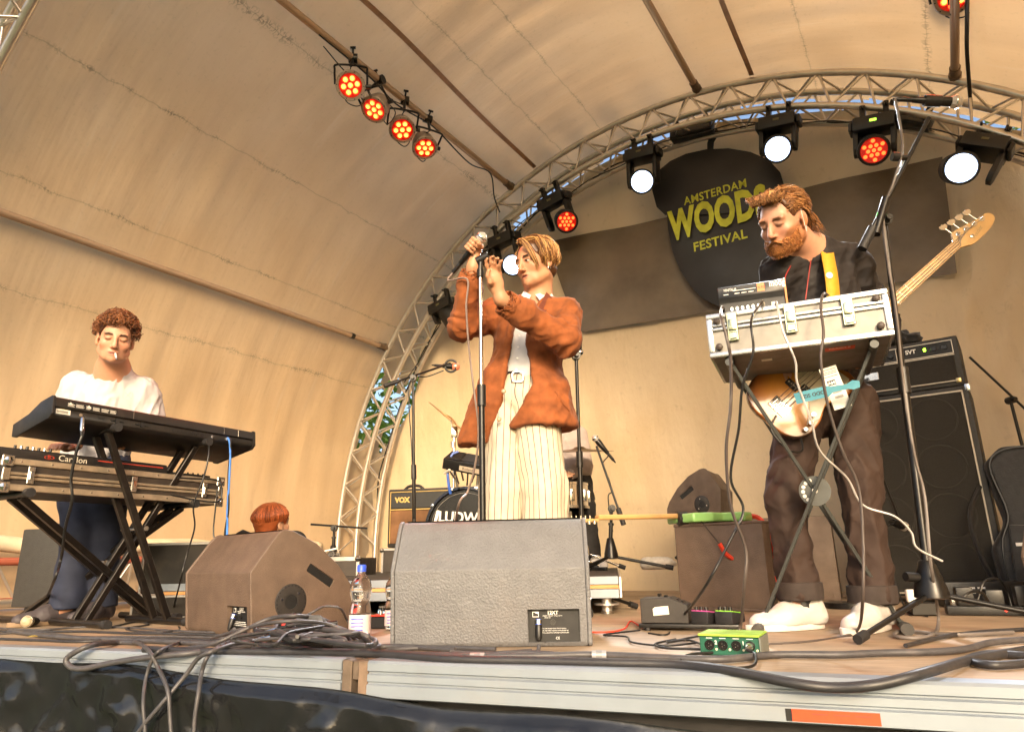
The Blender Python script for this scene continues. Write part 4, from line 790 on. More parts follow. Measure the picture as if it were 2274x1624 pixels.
# towels on the riser
for px,w_,lab in ((1440,.05,'small white towel bundle at the riser edge'),(1462,.11,'larger folded white towel beside the upright monitor')):
    bm=bmesh.new(); bmesh.ops.create_icosphere(bm,subdivisions=3,radius=1); c=W(px,1262,4.4)
    for v in bm.verts: p=np.array(v.co); n=1+.12*vnoise(p[None]+px,33,3)[0]; v.co=Vector((p[0]*w_*n,p[1]*.07*n,max(0,.035+p[2]*.04*n)))
    o=obj('towel',bm_mesh(bm,'towel',mat('towel_white',(.72,.68,.62),.9,0,.1,60,.5,200),True,180),None,Matrix.Translation((c.x,c.y,RZ+.002))); tag(o,lab,'towel',group='towels on the riser')
DR=mat('drum_black',(.012,.011,.011),.18,0,.2,20,coat=.4)
c=W(1031,1172,4.75); T=thing('bass_drum','black bass drum with white script lettering on its head','drum',M=Matrix.Translation((c.x,4.75,RZ+.285))@Matrix.Rotation(R_(-14),4,'Z'),group='drum kit')
DX=Matrix.Rotation(math.pi/2,4,'X'); lathe('shell',[(.27,-.42),(.27,-.02)],DR,T,DX,40); lathe('drum_head',[(0,.0),(.26,.0),(.262,-.01)],mat('head_black',(.01,.0095,.0095),.25,0,.1,10),T,DX,40); lathe('hoop',[(.262,-.03),(.283,-.03),(.285,.01),(.268,.014),(.262,.004),(.262,-.03)],DR,T,DX,40)
lathe('inner_ring',[(.240,.0012),(.243,.0012),(.243,.002),(.240,.002),(.240,.0012)],mat('ring_grey',(.25,.23,.2),.4),T,DX,40)
for k in range(10): a=k*.628+.3; box('lug',(-.014,.014,-.012,.1,-.012,.012),CHROME,T,.005,2,Matrix.Rotation(a,4,'Y')@Matrix.Translation((0,0,.28)))
text('lettering','LUDWIG',.1,WHITEP,T,Matrix.Translation((-.19,-.0022,.055))@FACE@Matrix(((1,.15,0,0),(0,1,0,0),(0,0,1,0),(0,0,0,1))),.0004,.003,width=.38,height=.075); text('lettering','artistontheroad.eu',.03,WHITEP,T,Matrix.Translation((-.10,-.0022,.005))@FACE,.0003)
prism('swoosh',[(-.20,.13),(-.18,.13),(-.20,.045),(.17,.045),(.17,.033),(-.215,.033),(-.222,.05)],-.0026,-.0021,WHITEP,T,'y')
for s in (-1,1): rod('spur',(s*.25,.15,-.1),(s*.34,.05,-.28),.008,CHROME,T,8)
for s in (-1,1):
    t_=rod('tom_post',(s*.07-.03,.16,.26),(s*.09-.03,.14,.44),.012,CHROME,T,10)
# percussion pad on the posts, electronic pad
c=W(1035,1030,4.72); T=thing('sample_pad','black electronic drum pad tilted above the bass drum','drum pad',M=Matrix.Translation(c)@Matrix.Rotation(R_(-12),4,'Z')@Matrix.Rotation(R_(22),4,'X')@Matrix.Rotation(R_(14),4,'Y'),group='drum kit')
box('body',(-.14,.2,-.11,.12,-.03,.045),BLACK,T,.008,2); lbp=box('name_plate',(-.02,.13,-.1125,-.1105,-.015,.018),mat('plate_cream',(.6,.5,.38),.5),T,0); text('lettering','Roland',.028,PLATE,lbp,Matrix.Translation((.0,-.1128,-.008))@FACE,.0003)
for i in range(3): box('pad',(-.12+i*.1,-.03+i*.1,-.09,.1,.046,.051),RUBBER,T,.003)
for k in range(5): rod('clamp_rod',(-.12+.05*k,-.05,-.03),(-.06+.03*k,-.02,-.11-.03*(k%2)),.007,CHROME,T,8)
rod('wing_bolt',(-.12,-.1,-.06),(-.08,-.13,-.02),.009,mat('white_stick',(.75,.7,.6),.4),T,8)
# cymbal on stand, left, tilted edge-on
c=W(1000,930,4.8); T=thing('cymbal','thin orange lit cymbal tilted steeply on a chrome stand left of the singer','cymbal',loc=(c.x,c.y,RZ),group='drum kit'); h_=c-Vector((c.x,c.y,RZ))
BR=mat('bronze',(.62,.33,.12),.28,.9,.15,50); lathe('plate',[(.0,.015),(.03,.012),(.05,.004),(.2,-.006),(.2,-.0075),(.05,.002),(0,.012)],BR,T,frame(h_,(.66,-.06,.75)),36)
q=W(1008,965,4.8)-Vector((c.x,c.y,RZ)); rod('pole',(.02,0,.02),q,.011,CHROME,T,10); box('tilter',(q.x-.02,q.x+.025,-.015,.015,q.z-.02,q.z+.06),CHROME,T,.008,2); rod('rod',q,h_,.005,CHROME,T,8); tripod(T,(.02,0,0),.25,.8,CHROME)
rod('joint',(q.x-.005,0,q.z-.09),(q.x-.005,0,q.z-.05),.02,CHROME,T,12)
c=W(1280,1000,4.6); T=thing('cymbal','dark flat cymbal behind the stand right of the singer','cymbal',loc=(c.x+.02,c.y,RZ),group='drum kit'); hz=c.z-RZ; lathe('plate',[(0,.03),(.03,.026),(.05,.012),(.23,-.006),(.23,-.008),(.05,.009),(0,.025)],mat('bronze_dark',(.16,.10,.045),.3,.9,.2,40),T,Matrix.Translation((0,0,hz))@Matrix.Rotation(R_(8),4,'X'),40); rod('pole',(0,0,0),(0,0,hz),.009,CHROME,T,10); tripod(T,(0,0,0),.25,.8,CHROME)
c=W(1256,1100,4.55); T=thing('snare_drum','chrome snare drum between singer and drummer','drum',loc=(c.x-.02,c.y,c.z-.09),group='drum kit'); lathe('shell',[(.165,0),(.165,.15),(.17,.152),(.17,.165),(.162,.168),(0,.168)],CHROME,T,None,32); lathe('lower_hoop',[(.165,.0),(.172,.002),(.172,.018),(.165,.02)],STEEL,T,None,32)
for k in range(10): a=k*.628; box('lug',(.164,.18,-.01,.01,.045,.12),CHROME,T,.004,2,Matrix.Rotation(a,4,'Z'))
tripod(T,(0,0,-(c.z-.09)+RZ),.25,.8,CHROME); rod('post',(0,0,-(c.z-.09)+RZ+.1),(0,0,0),.012,CHROME,T,10)
c=W(1010,1050,4.7); cable('drum_cable','blue cable bundle hanging left of the electronic drum pad',[W(1018,1002,4.66),W(1003,1010,4.66),W(994,1040,4.66),W(996,1075,4.66),W(1000,1095,4.68)],.010,mat('cable_blue2',(.04,.12,.5),.4))
# combo amp on a case
c=W(857,1215,5.5); T=thing('combo_amp','black guitar combo amplifier with gold piping left of the bass drum','amplifier',M=Matrix.Translation((c.x,5.5,c.z))@Matrix.Rotation(R_(-10),4,'Z'),group='amplifiers')
box('cabinet',(0,.78,.02,.28,0,.45),TOLEX,T,.012,2); GC=mat('diamond_cloth',(.16,.075,.03),.8,0,.5,8,.4,300); box('grille_cloth',(.025,.755,.010,.0195,.03,.28),GC,T,.002); box('top_cloth',(.025,.755,.012,.0195,.30,.42),BLACK,T,.002)
GOLD=mat('gold_piping',(.55,.38,.12),.35,.4)
for d in ((.02,.76,.006,.0115,.284,.292),(.02,.76,.006,.0115,.422,.428),(.02,.026,.006,.0115,.03,.422)): box('piping',d,GOLD,T,.001)
text('lettering','VOX',.055,GOLD,T,Matrix.Translation((.06,.0115,.345))@FACE,.0008,.003); tube('handle',[(.1,.12,.452),(.14,.12,.48),(.22,.12,.48),(.26,.12,.452)],.012,BLACK,T,5,8)
T=thing('flight_case','dark case with steel ball corners under the combo amplifier','flight case',M=Matrix.Translation((c.x-.03,5.5,0))@Matrix.Rotation(R_(-10),4,'Z'),group='flight cases'); box('body',(0,.9,0,.4,.17,c.z-.004),FP,T,.004)
for d in ((-.004,.012,-.006,.012,.17,c.z-.006),(.0125,.9,-.006,.012,c.z-.022,c.z-.006)): box('edge_strip',d,ALU,T,.002)
lathe('ball_corner',[(0,-.02),(.014,-.014),(.02,0),(.014,.014),(0,.02)],STEEL,T,Matrix.Translation((.0,-.004,c.z-.02)),12)
c=W(718,1235,4.6); T=thing('flight_case','dark case with aluminium edges half hidden behind the brown monitor','flight case',M=Matrix.Translation((c.x-.12,4.6,0))@Matrix.Rotation(R_(-5),4,'Z'),group='flight cases'); box('body',(-.2,.36,0,.4,.02,c.z-.01),FP,T,.004)
for d in ((-.2,.365,-.006,.01,c.z-.03,c.z-.002),(.345,.366,-.0065,.012,.02,c.z-.031)): box('edge_strip',d,ALU,T,.002)
lathe('ball_corner',[(0,-.022),(.015,-.015),(.022,0),(.015,.015),(0,.022)],STEEL,T,Matrix.Translation((.355,-.006,c.z-.016)),14)
box('top_fitting',(.14,.2,.02,.1,c.z,c.z+.03),STEEL,T,.004); rod('wire',(.0,.0,c.z+.01),(.2,.02,c.z+.05),.006,WHITEP,T,6)
# green guitar on the upright monitor
gm=axesM(W(1500,1155,3.50),W(1650,1152,3.62)-W(1500,1155,3.50)); GR=mat('guitar_green',(.30,.62,.20),.25,0,.08,15,coat=.5); MAPLE=mat('maple',(.55,.33,.13),.35,0,.15,12,coat=.3)
T=thing('electric_guitar','mint green electric guitar lying flat on the upright monitor, neck to the left','guitar',M=gm,group='guitars')
gz=-.012
prism('body',[(0,-.02),(.02,-.13),(.12,-.15),(.2,-.11),(.3,-.15),(.38,-.10),(.385,.05),(.33,.13),(.2,.09),(.1,.14),(.02,.12),(.0,.03)],gz-.002,gz+.043,GR,T,'z',.012,3)
bar('neck',(.03,0,gz+.034),(-.43,0,gz+.034),.052,.024,MAPLE,T,bev=.006); prism('headstock',[(-.43,-.028),(-.43,.03),(-.52,.055),(-.61,.05),(-.615,.0),(-.58,-.02)],gz+.012,gz+.028,MAPLE,T,'z',.003,2)
for k in range(6): lathe('tuner',[(.008,0),(.008,.016),(.004,.018),(0,.018)],CHROME,T,Matrix.Translation((-.46-.024*k,-.02+.008*k-.02,gz+.002)),10); rod('tuner_post',(-.46-.024*k,.01,gz+.028),(-.46-.024*k,.01,gz+.045),.0035,CHROME,T,8)
rod('strap_tape',(.0,-.02,gz+.02),(.045,-.03,gz+.02),.036,mat('tape_black',(.02,.018,.018),.4),T,10)
RED=mat('strap_red',(.7,.05,.02),.6,0,.2,60,.4,90); tube('strap',[(.39,-.05,gz+.03),(.40,-.14,gz),(.395,-.21,-.12),(.385,-.215,-.25),(.37,-.22,-.36)],.012,RED,T,6,6); tube('strap_lace',[(.05,-.15,gz),(.09,-.22,-.12)],.002,BLACK,T,5,5); tube('strap',[(.09,-.222,-.12),(.12,-.225,-.17),(.18,-.225,-.20),(.26,-.222,-.20)],.011,RED,T,6,6)
# ---------------------------------------------------------------- silver case on stand before the bass player
z=.90; A=H(1576,795,z); B=H(1987,743,z); e=(B-A).normalized(); SM=axesM(A,e,Vector((-e.y,e.x,0))); CL=(B-A).length; CD=.40; SH=.155
SIL=mat('case_silver',(.24,.225,.20),.42,.25,.1,30,.1,150,dirt=.2,dcol=(.3,.26,.22)); SALU=mat('case_edge',(.55,.545,.53),.25,.85,.08,40)
T=thing('silver_case','silver aluminium keyboard case with three latches on a folding stand','case',M=SM)
bd=box('body',(.006,CL-.006,.006,CD-.006,.004,SH),SIL,T,.004); box('underside',(.01,CL-.01,.01,CD-.01,.0005,.0039),mat('case_under',(.16,.14,.125),.5,.1,.15,20),T,0)
for d in ((0,CL,-.002,.012,0,.018),(0,CL,-.002,.012,SH-.016,SH+.002),(.0125,CL-.0125,-.003,.0055,SH-.062,SH-.050),(.0125,CL-.0125,-.003,.0055,SH-.047,SH-.036),(0,.018,-.0025,.012,.0185,SH-.0165),(CL-.018,CL,-.0025,.012,.0185,SH-.0165),(0,.012,.0125,CD,0,.018),(CL-.012,CL,.0125,CD,0,.018),(0,.012,.0125,CD,SH-.016,SH+.002),(CL-.012,CL,.0125,CD,SH-.016,SH+.002),(.0125,CL-.0125,CD-.012,CD,0,.018)): box('edge_strip',d,SALU,T,.004,2)
LT=mat('latch_metal',(.45,.47,.33),.22,1,.1,60)
for x in (.085,CL*.48,CL-.12):
    l=box('latch',(x-.018,x+.018,-.009,-.0035,SH-.105,SH-.004),LT,T,.002); box('latch_lever',(x-.013,x+.013,-.016,-.0092,SH-.07,SH-.03),LT,l,.004,2); box('latch_tongue',(x-.014,x+.014,-.012,-.0092,SH-.1,SH-.075),LT,l,.003)
    for dx in (-.011,.011):
        for dz in (.012,.05,.098): lathe('rivet',[(.003,0),(.0022,.0015),(0,.002)],CHROME,l,Matrix.Translation((x+dx,-.009,SH-dz-.001))@DX,8)
for x in (.035,CL-.035):
    for zz in (.035,SH-.028): lathe('bumper',[(.012,0),(.011,.008),(.006,.011),(0,.011)],mat('bumper_brown',(.05,.035,.028),.5),T,Matrix.Translation((x,-.002,zz))@DX,14)
fr_=box('fragile_sticker',(CL-.2,CL-.11,.06,.10,-.001,.0003),oran,T,0); text('lettering','FRAGILE',.018,wl_,T,Matrix.Translation((CL-.19,.075,-.0012))@Matrix.Rotation(math.pi,4,'X'),.0002)
box('paper_sticker',(.16,.195,.10,.125,-.001,.0003),wl_,T,0)
# bass module on top
M3=SM@Matrix.Translation((.045,.05,SH+.004))@Matrix.Rotation(R_(3),4,'Z')@Matrix.Diagonal((.93,.93,1.4,1)); T=thing('synth_module','small black synthesizer module with rear sockets on the silver case','synthesizer',M=M3)
MO=mat('module_black',(.016,.016,.018),.4,0,.15,40); MW=.235
prism('body',[(.0,.0),(.0,.034),(-.012,.046),(-.012,.074),(.0,.078),(.13,.03),(.13,0)],0,MW,MO,T,'x',.002,1); prism('side_wood',[(.0,.0),(-.012,.046),(-.012,.076),(.0,.08),(.135,.03),(.135,0)],MW+.0005,MW+.008,mat('wood_orange',(.5,.22,.08),.45),T,'x',.001,1)
text('lettering','moog',.024,WHITEP,T,Matrix.Translation((.185,-.0128,.060))@FACE,.0003,.0006); text('lettering','MINITAUR',.010,WHITEP,T,Matrix.Translation((.022,-.0128,.062))@FACE,.0003)
box('tape_label',(.142,.168,-.0136,-.0122,.051,.072),mat('tape_orange',(.75,.25,.10),.6),T,0); text('lettering','IN POS',.009,mat('pen_red',(.3,.01,.01),.6),T,Matrix.Translation((.1435,-.0140,.058))@FACE,.0002)
for x in (.02,.06,.085,.11): box('print_line',(x,x+.018,-.0128,-.0122,.053,.055),WHITEP,T,0)
box('print_line',(.055,.137,-.0128,-.0122,.061,.0625),WHITEP,T,0)
for k in range(6): lathe('jack_socket',[(.0055,0),(.0055,.004),(.003,.004),(0,.002)],STEEL,T,Matrix.Translation((.045+k*.019,.0,.016))@DX,10)
box('usb_port',(.185,.198,-.003,.001,.010,.022),wl_,T,.001)
for x,cc in ((.012,BLACK),(.155,wl_)): lathe('jack_plug',[(.0075,0),(.0075,.018),(.005,.03),(.0035,.045),(0,.045)],cc,T,Matrix.Translation((x,0,.016))@DX,12)
def onSM(x,y,zz): return SM@Vector((x,y,zz))
P0=M3@Vector((.012,-.045,.016))
cable('case_cable','thick dark cable hanging in front of the silver case at its left end',[P0,W(1600,700,2.02),W(1612,745,1.99),W(1622,800,2.0),W(1622,900,2.02),W(1612,1000,2.05),W(1622,1120,2.08),W(1655,1220,2.1),W(1652,1300,2.12),H(1640,1400,.02),H(1600,1430,.012)],.0052,mat('cable_brown',(.07,.055,.05),.5))
P0=M3@Vector((.155,-.045,.016)); cable('case_cable','thin dark cable hanging from the module, second from the left',[P0,W(1668,710,2.0),W(1672,780,1.98),W(1648,860,2.02),W(1640,950,2.05),W(1622,1060,2.1),W(1650,1130,2.12),W(1620,1200,2.12),W(1560,1310,2.15),H(1500,1385),H(1480,1408),H(1440,1405)],.0042)
cable('case_cable','pale wire hanging from the middle of the silver case to the right',[M3@Vector((.2,-.0,.016)),W(1725,675,2.0),W(1738,735,1.96),W(1765,800,1.96),W(1770,850,1.98),W(1800,930,2.0),W(1820,1000,2.05),W(1880,1060,2.1),W(1915,1120,2.12),W(1985,1145,2.1),W(2022,1180,2.1),W(2035,1215,2.1),W(2092,1245,2.1)],.0036,mat('cable_silver',(.5,.48,.47),.35,.3))
cable('case_cable','dark cable hanging over the right half of the silver case',[W(1838,655,2.18),W(1828,652,2.06),W(1822,680,2.03),W(1828,740,1.98),W(1822,800,1.98),W(1838,900,2.0),W(1870,1000,2.03),W(1905,1080,2.05),W(1916,1200,2.05),W(1915,1330,2.06),H(1905,1395,.02),H(1870,1412),H(1790,1424),H(1700,1430)],.0045,mat('cable_brown',(.07,.055,.05),.5))
# folding stand
st0=SM@Vector((.06,.06,-.006)); st1=SM@Vector((CL-.06,.06,-.006)); f0=H(1690,1400)+Vector((0,0,.016)); f1=H(2005,1398)+Vector((0,0,.016)); e2=Vector((-e.y,e.x,0)); o=Vector((f0.x,f0.y,0))
GS=mat('stand_grey',(.055,.058,.055),.42,.3,.2,30)
T=thing('keyboard_stand','dark grey folding X stand with perforated pivot disc under the silver case','keyboard stand',loc=o,group='keyboard stands')
bar('leg_bar',st0-o,f1-o,.012,.034,GS,T,up=e2); bar('leg_bar',st1+e2*.02-o,f0+e2*.02-o,.012,.034,GS,T,up=e2); bar('leg_bar',st0+e2*.3-o,f1+e2*.3-o,.012,.034,GS,T,up=e2); bar('leg_bar',st1+e2*.28-o,f0+e2*.28-o,.012,.034,GS,T,up=e2)
for s in (st0,st1): rod('support_arm',s-e2*.05-o-Vector((0,0,.012)),s+e2*.33-o-Vector((0,0,.012)),.013,GS,T,12); rod('arm_stop',s-e2*.03-o-Vector((0,0,.01)),s-e2*.03-o+Vector((0,0,.03)),.014,BLACK,T,10)
for f in (f0,f1): rod('foot_bar',f-e2*.1-o,f+e2*.34-o,.013,GS,T,12); rod('foot_knob',f-e2*.15-o,f-e2*.10-o,.019,mat('foot_rubber',(.07,.065,.06),.7,0,.2,60,.8,120),T,12)
def seg_x(p,q,r_,s):
    # crossing of the two legs along the case direction
    A_=np.array([[ (q-p).dot(e),-(s-r_).dot(e)],[(q-p).z,-(s-r_).z]]); t=np.linalg.solve(A_,np.array([(r_-p).dot(e),(r_-p).z])); return p+(q-p)*t[0]
pv=seg_x(st0,f1,st1,f0); dsc=lathe('pivot_disc',[(0,0),(.05,0),(.05,.004),(0,.004)],GS,T,frame(pv-e2*.016-o,-e2),28); rod('pivot_bolt',pv-e2*.03-o,pv+e2*.3-o,.009,STEEL,T,10)
for k in range(6): a=1.9+k*.42; lathe('disc_hole',[(.0065,.0042),(.006,.0052),(0,.0052)],wl_,dsc,Matrix.Translation((.037*math.cos(a),.037*math.sin(a),0)),10)
# tags hanging under the case
tg=W(1838,835,2.22); tM=Matrix.Translation(tg)@Matrix.Rotation(R_(-20),4,'Z')
T=thing('luggage_tag','white paper luggage tag printed AMS hanging below the silver case','tag',M=tM@Matrix.Rotation(R_(-12),4,'Y'),group='tags on the case'); tb=box('paper',(-.02,.035,-.0006,.0006,-.115,.03),mat('paper',(.72,.69,.62),.7,0,.08,40),T,0)
box('print_block',(-.010,.016,-.0012,-.0007,-.033,-.016),PLATE,tb,0); text('lettering','AMS',.015,WHITEP,tb,Matrix.Translation((-.009,-.0014,-.030))@FACE,.0001,.0003); text('lettering','KL1126',.008,PLATE,tb,Matrix.Translation((-.004,-.0009,-.043))@FACE,.0001)
for zz in (.02,.012,.006,-.004): box('print_line',(-.014,.03,-.001,-.0007,zz,zz+.002),PLATE,tb,0)
for zz in (-.062,-.080): 
    for k in range(9): box('bar_code',(-.004+k*.003,-.0025+k*.003,-.001,-.0007,zz,zz+.009),PLATE,tb,0)
tp=W(1765,885,2.18); T=thing('baggage_strip','teal baggage strip printed with upside down lettering hanging below the case','tag',M=Matrix.Translation(tp)@Matrix.Rotation(R_(-20),4,'Z')@Matrix.Rotation(R_(-9),4,'Y'),group='tags on the case'); TE=mat('teal_paper',(.03,.20,.27),.6,0,.1,30); tb=prism('strip',[(0,-.018),(.10,-.018),(.115,-.008),(.16,-.008),(.175,-.014),(.195,-.012),(.2,.008),(.18,.016),(.16,.008),(.115,.012),(.10,.018),(0,.018)],-.0006,.0006,TE,T,'y')
text('lettering','ODD SIZE',.017,PLATE,T,Matrix.Translation((.092,-.0012,.006))@FACE@Matrix.Rotation(math.pi,4,'Z'),.0002,.0003)
# ---------------------------------------------------------------- bass guitar
bp0=W(1748,886,2.47); hp=W(2190,482,2.40); ex=(hp-bp0).normalized(); nz=Vector((-.12,-1,.12)); nz=(nz-ex*nz.dot(ex)).normalized(); ey=nz.cross(ex); BM=Matrix(((ex.x,ey.x,nz.x,bp0.x),(ex.y,ey.y,nz.y,bp0.y),(ex.z,ey.z,nz.z,bp0.z),(0,0,0,1)))@Matrix.Diagonal((.86,.86,.9,1)); BL=(hp-bp0).length/.86
T=thing('bass_guitar','sunburst electric bass guitar with maple neck worn by the bass player','guitar',M=BM,group='guitars')
SBm=mat('sunburst',(.6,.3,.06),.22,0,.1,8,coat=.6)
t=SBm.node_tree; N=t.nodes; b_=N['Principled BSDF']; tc=N.new('ShaderNodeTexCoord'); mp_=N.new('ShaderNodeMapping'); mp_.inputs['Scale'].default_value=(3.6,4.8,.1); mp_.inputs['Location'].default_value=(-.35,0,0); t.links.new(tc.outputs['Object'],mp_.inputs[0]); gd=N.new('ShaderNodeTexGradient'); gd.gradient_type='SPHERICAL'; t.links.new(mp_.outputs[0],gd.inputs[0]); cr=N.new('ShaderNodeValToRGB'); cr.color_ramp.elements[0].color=(.03,.012,.006,1); cr.color_ramp.elements[0].position=.04; cr.color_ramp.elements[1].color=(.60,.25,.04,1); cr.color_ramp.elements[1].position=.45; e_=cr.color_ramp.elements.new(.2); e_.color=(.36,.12,.025,1); t.links.new(gd.outputs[0],cr.inputs[0]); t.links.new(cr.outputs[0],b_.inputs['Base Color'])
bo=[(-.13,0),(-.135,.06),(-.11,.125),(-.05,.16),(.03,.155),(.09,.125),(.15,.12),(.21,.145),(.27,.165),(.325,.16),(.34,.135),(.30,.10),(.26,.06),(.25,.03),(.25,-.04),(.27,-.07),(.275,-.11),(.25,-.145),(.20,-.155),(.14,-.135),(.09,-.125),(.03,-.155),(-.04,-.165),(-.10,-.14),(-.13,-.08)]
bo=[tuple(p) for p in catmull([(a,b,0) for a,b in bo]+[(bo[0][0],bo[0][1],0)],3)[:-1,:2]]
prism('body',bo,-.04,.0,SBm,T,'z',.008,3); pg=[(.25,.055),(.30,.115),(.26,.12),(.2,.10),(.13,.075),(.09,.02),(.07,-.05),(.02,-.10),(-.03,-.13),(.03,-.145),(.1,-.115),(.16,-.12),(.21,-.135),(.25,-.11),(.245,-.05)]
prism('pickguard',pg,.0012,.004,mat('pickguard_cream',(.68,.60,.46),.35,0,.06,20),T,'z',.0008,1)
NL=BL-.20; bar('neck',(.2,0,-.006),(NL,0,-.002),.050,.026,MAPLE,T,up=(0,1,0),bev=.006) if False else prism('neck',[(.2,-.030),(NL,-.021),(NL,.021),(.2,.030)],-.014,.009,MAPLE,T,'z',.005,2); prism('fretboard',[(.2,-.0295),(NL,-.0205),(NL,.0205),(.2,.0295)],.0095,.0135,mat('fretboard_maple',(.55,.33,.15),.35,0,.2,20),T,'z',.001,1)
for k in range(1,20): x=NL-(NL+.02)*(1-2**(-k/12)); hw=.0205+.009*(NL-x)/(NL-.2); box('fret',(x-.0012,x+.0012,-hw,hw,.0137,.0152),STEEL,T,0)
hs=[(NL-.002,-.021),(NL+.02,-.030),(NL+.06,-.048),(NL+.16,-.046),(NL+.215,-.028),(NL+.225,-.004),(NL+.21,.016),(NL+.18,.018),(NL+.15,.026),(NL+.05,.050),(NL+.03,.048),(NL+.01,.026),(NL-.002,.021)]
hsp=[(a,-b) for a,b in hs]; prism('headstock',[tuple(p) for p in catmull([(a,b,0) for a,b in hs],3)[:,:2]],-.010,.004,MAPLE,T,'z',.002,2)
text('lettering','Fender',.026,mat('print_gold',(.35,.25,.12),.5),T,Matrix.Translation((NL+.075,-.036,.0045))@Matrix.Rotation(R_(12),4,'Z'),.0002)
lathe('string_tree',[(.008,0),(.008,.006),(.004,.007),(0,.007)],STEEL,T,Matrix.Translation((NL+.075,-.018,.004)),12)
for k in range(4):
    x=NL+.045+k*.043; y=.030-k*.007; lathe('tuner_post',[(.013,0),(.013,.003),(.006,.004),(.005,.018),(0,.018)],CHROME,T,Matrix.Translation((x,y,.004)),14)
    rod('tuner_shaft',(x,y,-.016),(x,y+.055,-.016),.004,STEEL,T,8); ky=prism('tuner_key',[(-.006,0),(-.02,.012),(-.016,.026),(-.006,.024),(0,.032),(.006,.024),(.016,.026),(.02,.012),(.006,0)],-.002,.002,CHROME,T,'z',.001,1,Matrix.Translation((x,y+.052,-.016))@Matrix.Rotation(R_(-12),4,'Z'))
    y0=-.028+k*.0187; P=[(-.045,y0,.014),(.2,y0*.93,.0175),(NL,-.015+k*.01,.016),(x,y,.012)]; V,Fc=tube_data(P,.0013+.0003*(3-k),5); obj('string',tomesh('string',V,Fc,STEEL,True),T)
br_=box('bridge',(-.075,-.02,-.042,.042,.001,.008),CHROME,T,.002)
for k in range(4): rod('saddle',(-.062,-.028+k*.0187,.0125),(-.035,-.028+k*.0187,.0125),.007,CHROME,br_,8)
for y0,x0 in ((-.030,.07),(.030,.045)) : pk=box('pickup',(x0+.0,x0+.03,y0-.03,y0+.03,.003,.012),PLATE,T,.003); [rod('pole_piece',(x0+.015,y0-.02+.0133*j,.012),(x0+.015,y0-.02+.0133*j,.0135),.003,STEEL,pk,8) for j in range(4)]
for x0,y0 in ((.02,-.118),(-.015,-.135),(-.05,-.14)): lathe('knob',[(.011,0),(.011,.014),(.009,.016),(0,.016)],STEEL,T,Matrix.Translation((x0,y0,.0042)),14)
tube('lead',[(-.075,-.14,-.012),(-.12,-.19,-.01),(-.17,-.15,.02),(-.16,-.05,.03),(-.1,-.02,.035)],.0045,BLACK,T,6,6)
# ---------------------------------------------------------------- pedals, DI box, bottle, floor microphone
o=H(1418,1398); e=(H(1556,1404)-o); e.z=0; PM=axesM(o,Vector((.9,-.32,0))); T=thing('pedal_board','black pedal board rail carrying the pedals on the deck','pedal board',M=PM); box('rail',(0,.34,0,.02,.008,.022),BLACK,T,.004,2); box('rail',(0,.34,.12,.14,.008,.022),BLACK,T,.004,2); 
for x in (.0,.33): box('cross_piece',(x,x+.012,.0205,.1195,.008,.02),BLACK,T,.002)
for x in (.03,.31): 
    for y in (.01,.13): lathe('foot',[(.01,0),(.01,.008)],RUBBER,T,Matrix.Translation((x,y,0)),10)
T=thing('slider_unit','black fader box with white sticker, largest unit on the pedal board','pedal',M=PM@Matrix.Translation((.01,.004,.0235)),group='pedals'); prism('body',[(0,0),(.165,0),(.165,.06),(.105,.085),(.0,.082)],0,.13,mat('pedal_black',(.03,.026,.024),.45,0,.2,30),T,'y',.002,1)
prism('sticker',[(.045,.025),(.10,.030),(.098,.058),(.052,.054),(.044,.048)],-.0012,-.0006,wl_,T,'y')
for k in range(5): box('fader_cap',(.06+k*.02,.07+k*.02,.02+.02*(k%2),.06+.02*(k%2),.088-.006*k,.098-.006*k),BLACKM,T,.002)
for k,(cn,cc,x,lab) in enumerate((('pedal_pink',(.75,.10,.42),.185,'small pink topped effects pedal on the pedal board'),('pedal_green',(.30,.75,.08),.265,'small bright green topped effects pedal beside the white shoe'))):
    T=thing('effects_pedal',lab,'pedal',M=PM@Matrix.Translation((x,.01,.0235)),group='pedals'); prism('body',[(0,0),(.11,0),(.11,.028),(0,.04)],0,.062,mat('pedal_case',(.02,.02,.022),.4),T,'y',.003,2,Matrix.Rotation(R_(70),4,'Z')@Matrix.Translation((0,-.06,0))); prism('top_plate',[(0,.0405),(.11,.0285),(.11,.0315),(0,.0435)],.003,.059,mat(cn,cc,.4),T,'y',.001,1,Matrix.Rotation(R_(70),4,'Z')@Matrix.Translation((0,-.06,0)))
    for j in range(3): lathe('knob',[(.007,0),(.006,.012),(0,.012)],BLACK,T,Matrix.Rotation(R_(70),4,'Z')@Matrix.Translation((.02+.0*j,-.047+.018*j,.042)),10)
for cc,P,lab in ((RED,[(1425,1392),(1400,1378),(1385,1395),(1345,1402),(1300,1402)],'red cable curling left of the pedal board'),(BLACK,[(1420,1398),(1340,1408),(1390,1412),(1405,1425),(1480,1432),(1550,1425)],'black cable curling left of the DI box')): cable('pedal_cable',lab,[D(*p) for p in P],.003,cc)
o=H(1553,1452); T=thing('di_box','green metal DI box with four round sockets near the stage edge','DI box',M=axesM(o,H(1688,1458)-o)); DG=mat('di_green',(.016,.10,.062),.4,.1,.15,25,dirt=.2,dcol=(.1,.12,.08)); DWd=.155
box('body',(.002,DWd-.002,.003,.12,.0,.046),DG,T,.002); box('top_panel',(0,DWd,-.003,.122,.0465,.052),mat('di_top',(.30,.50,.06),.45,0,.3,20),T,.001); box('end_panel',(DWd-.0018,DWd+.002,.0,.12,.0,.046),mat('di_end',(.18,.2,.18),.4,.3),T,0)
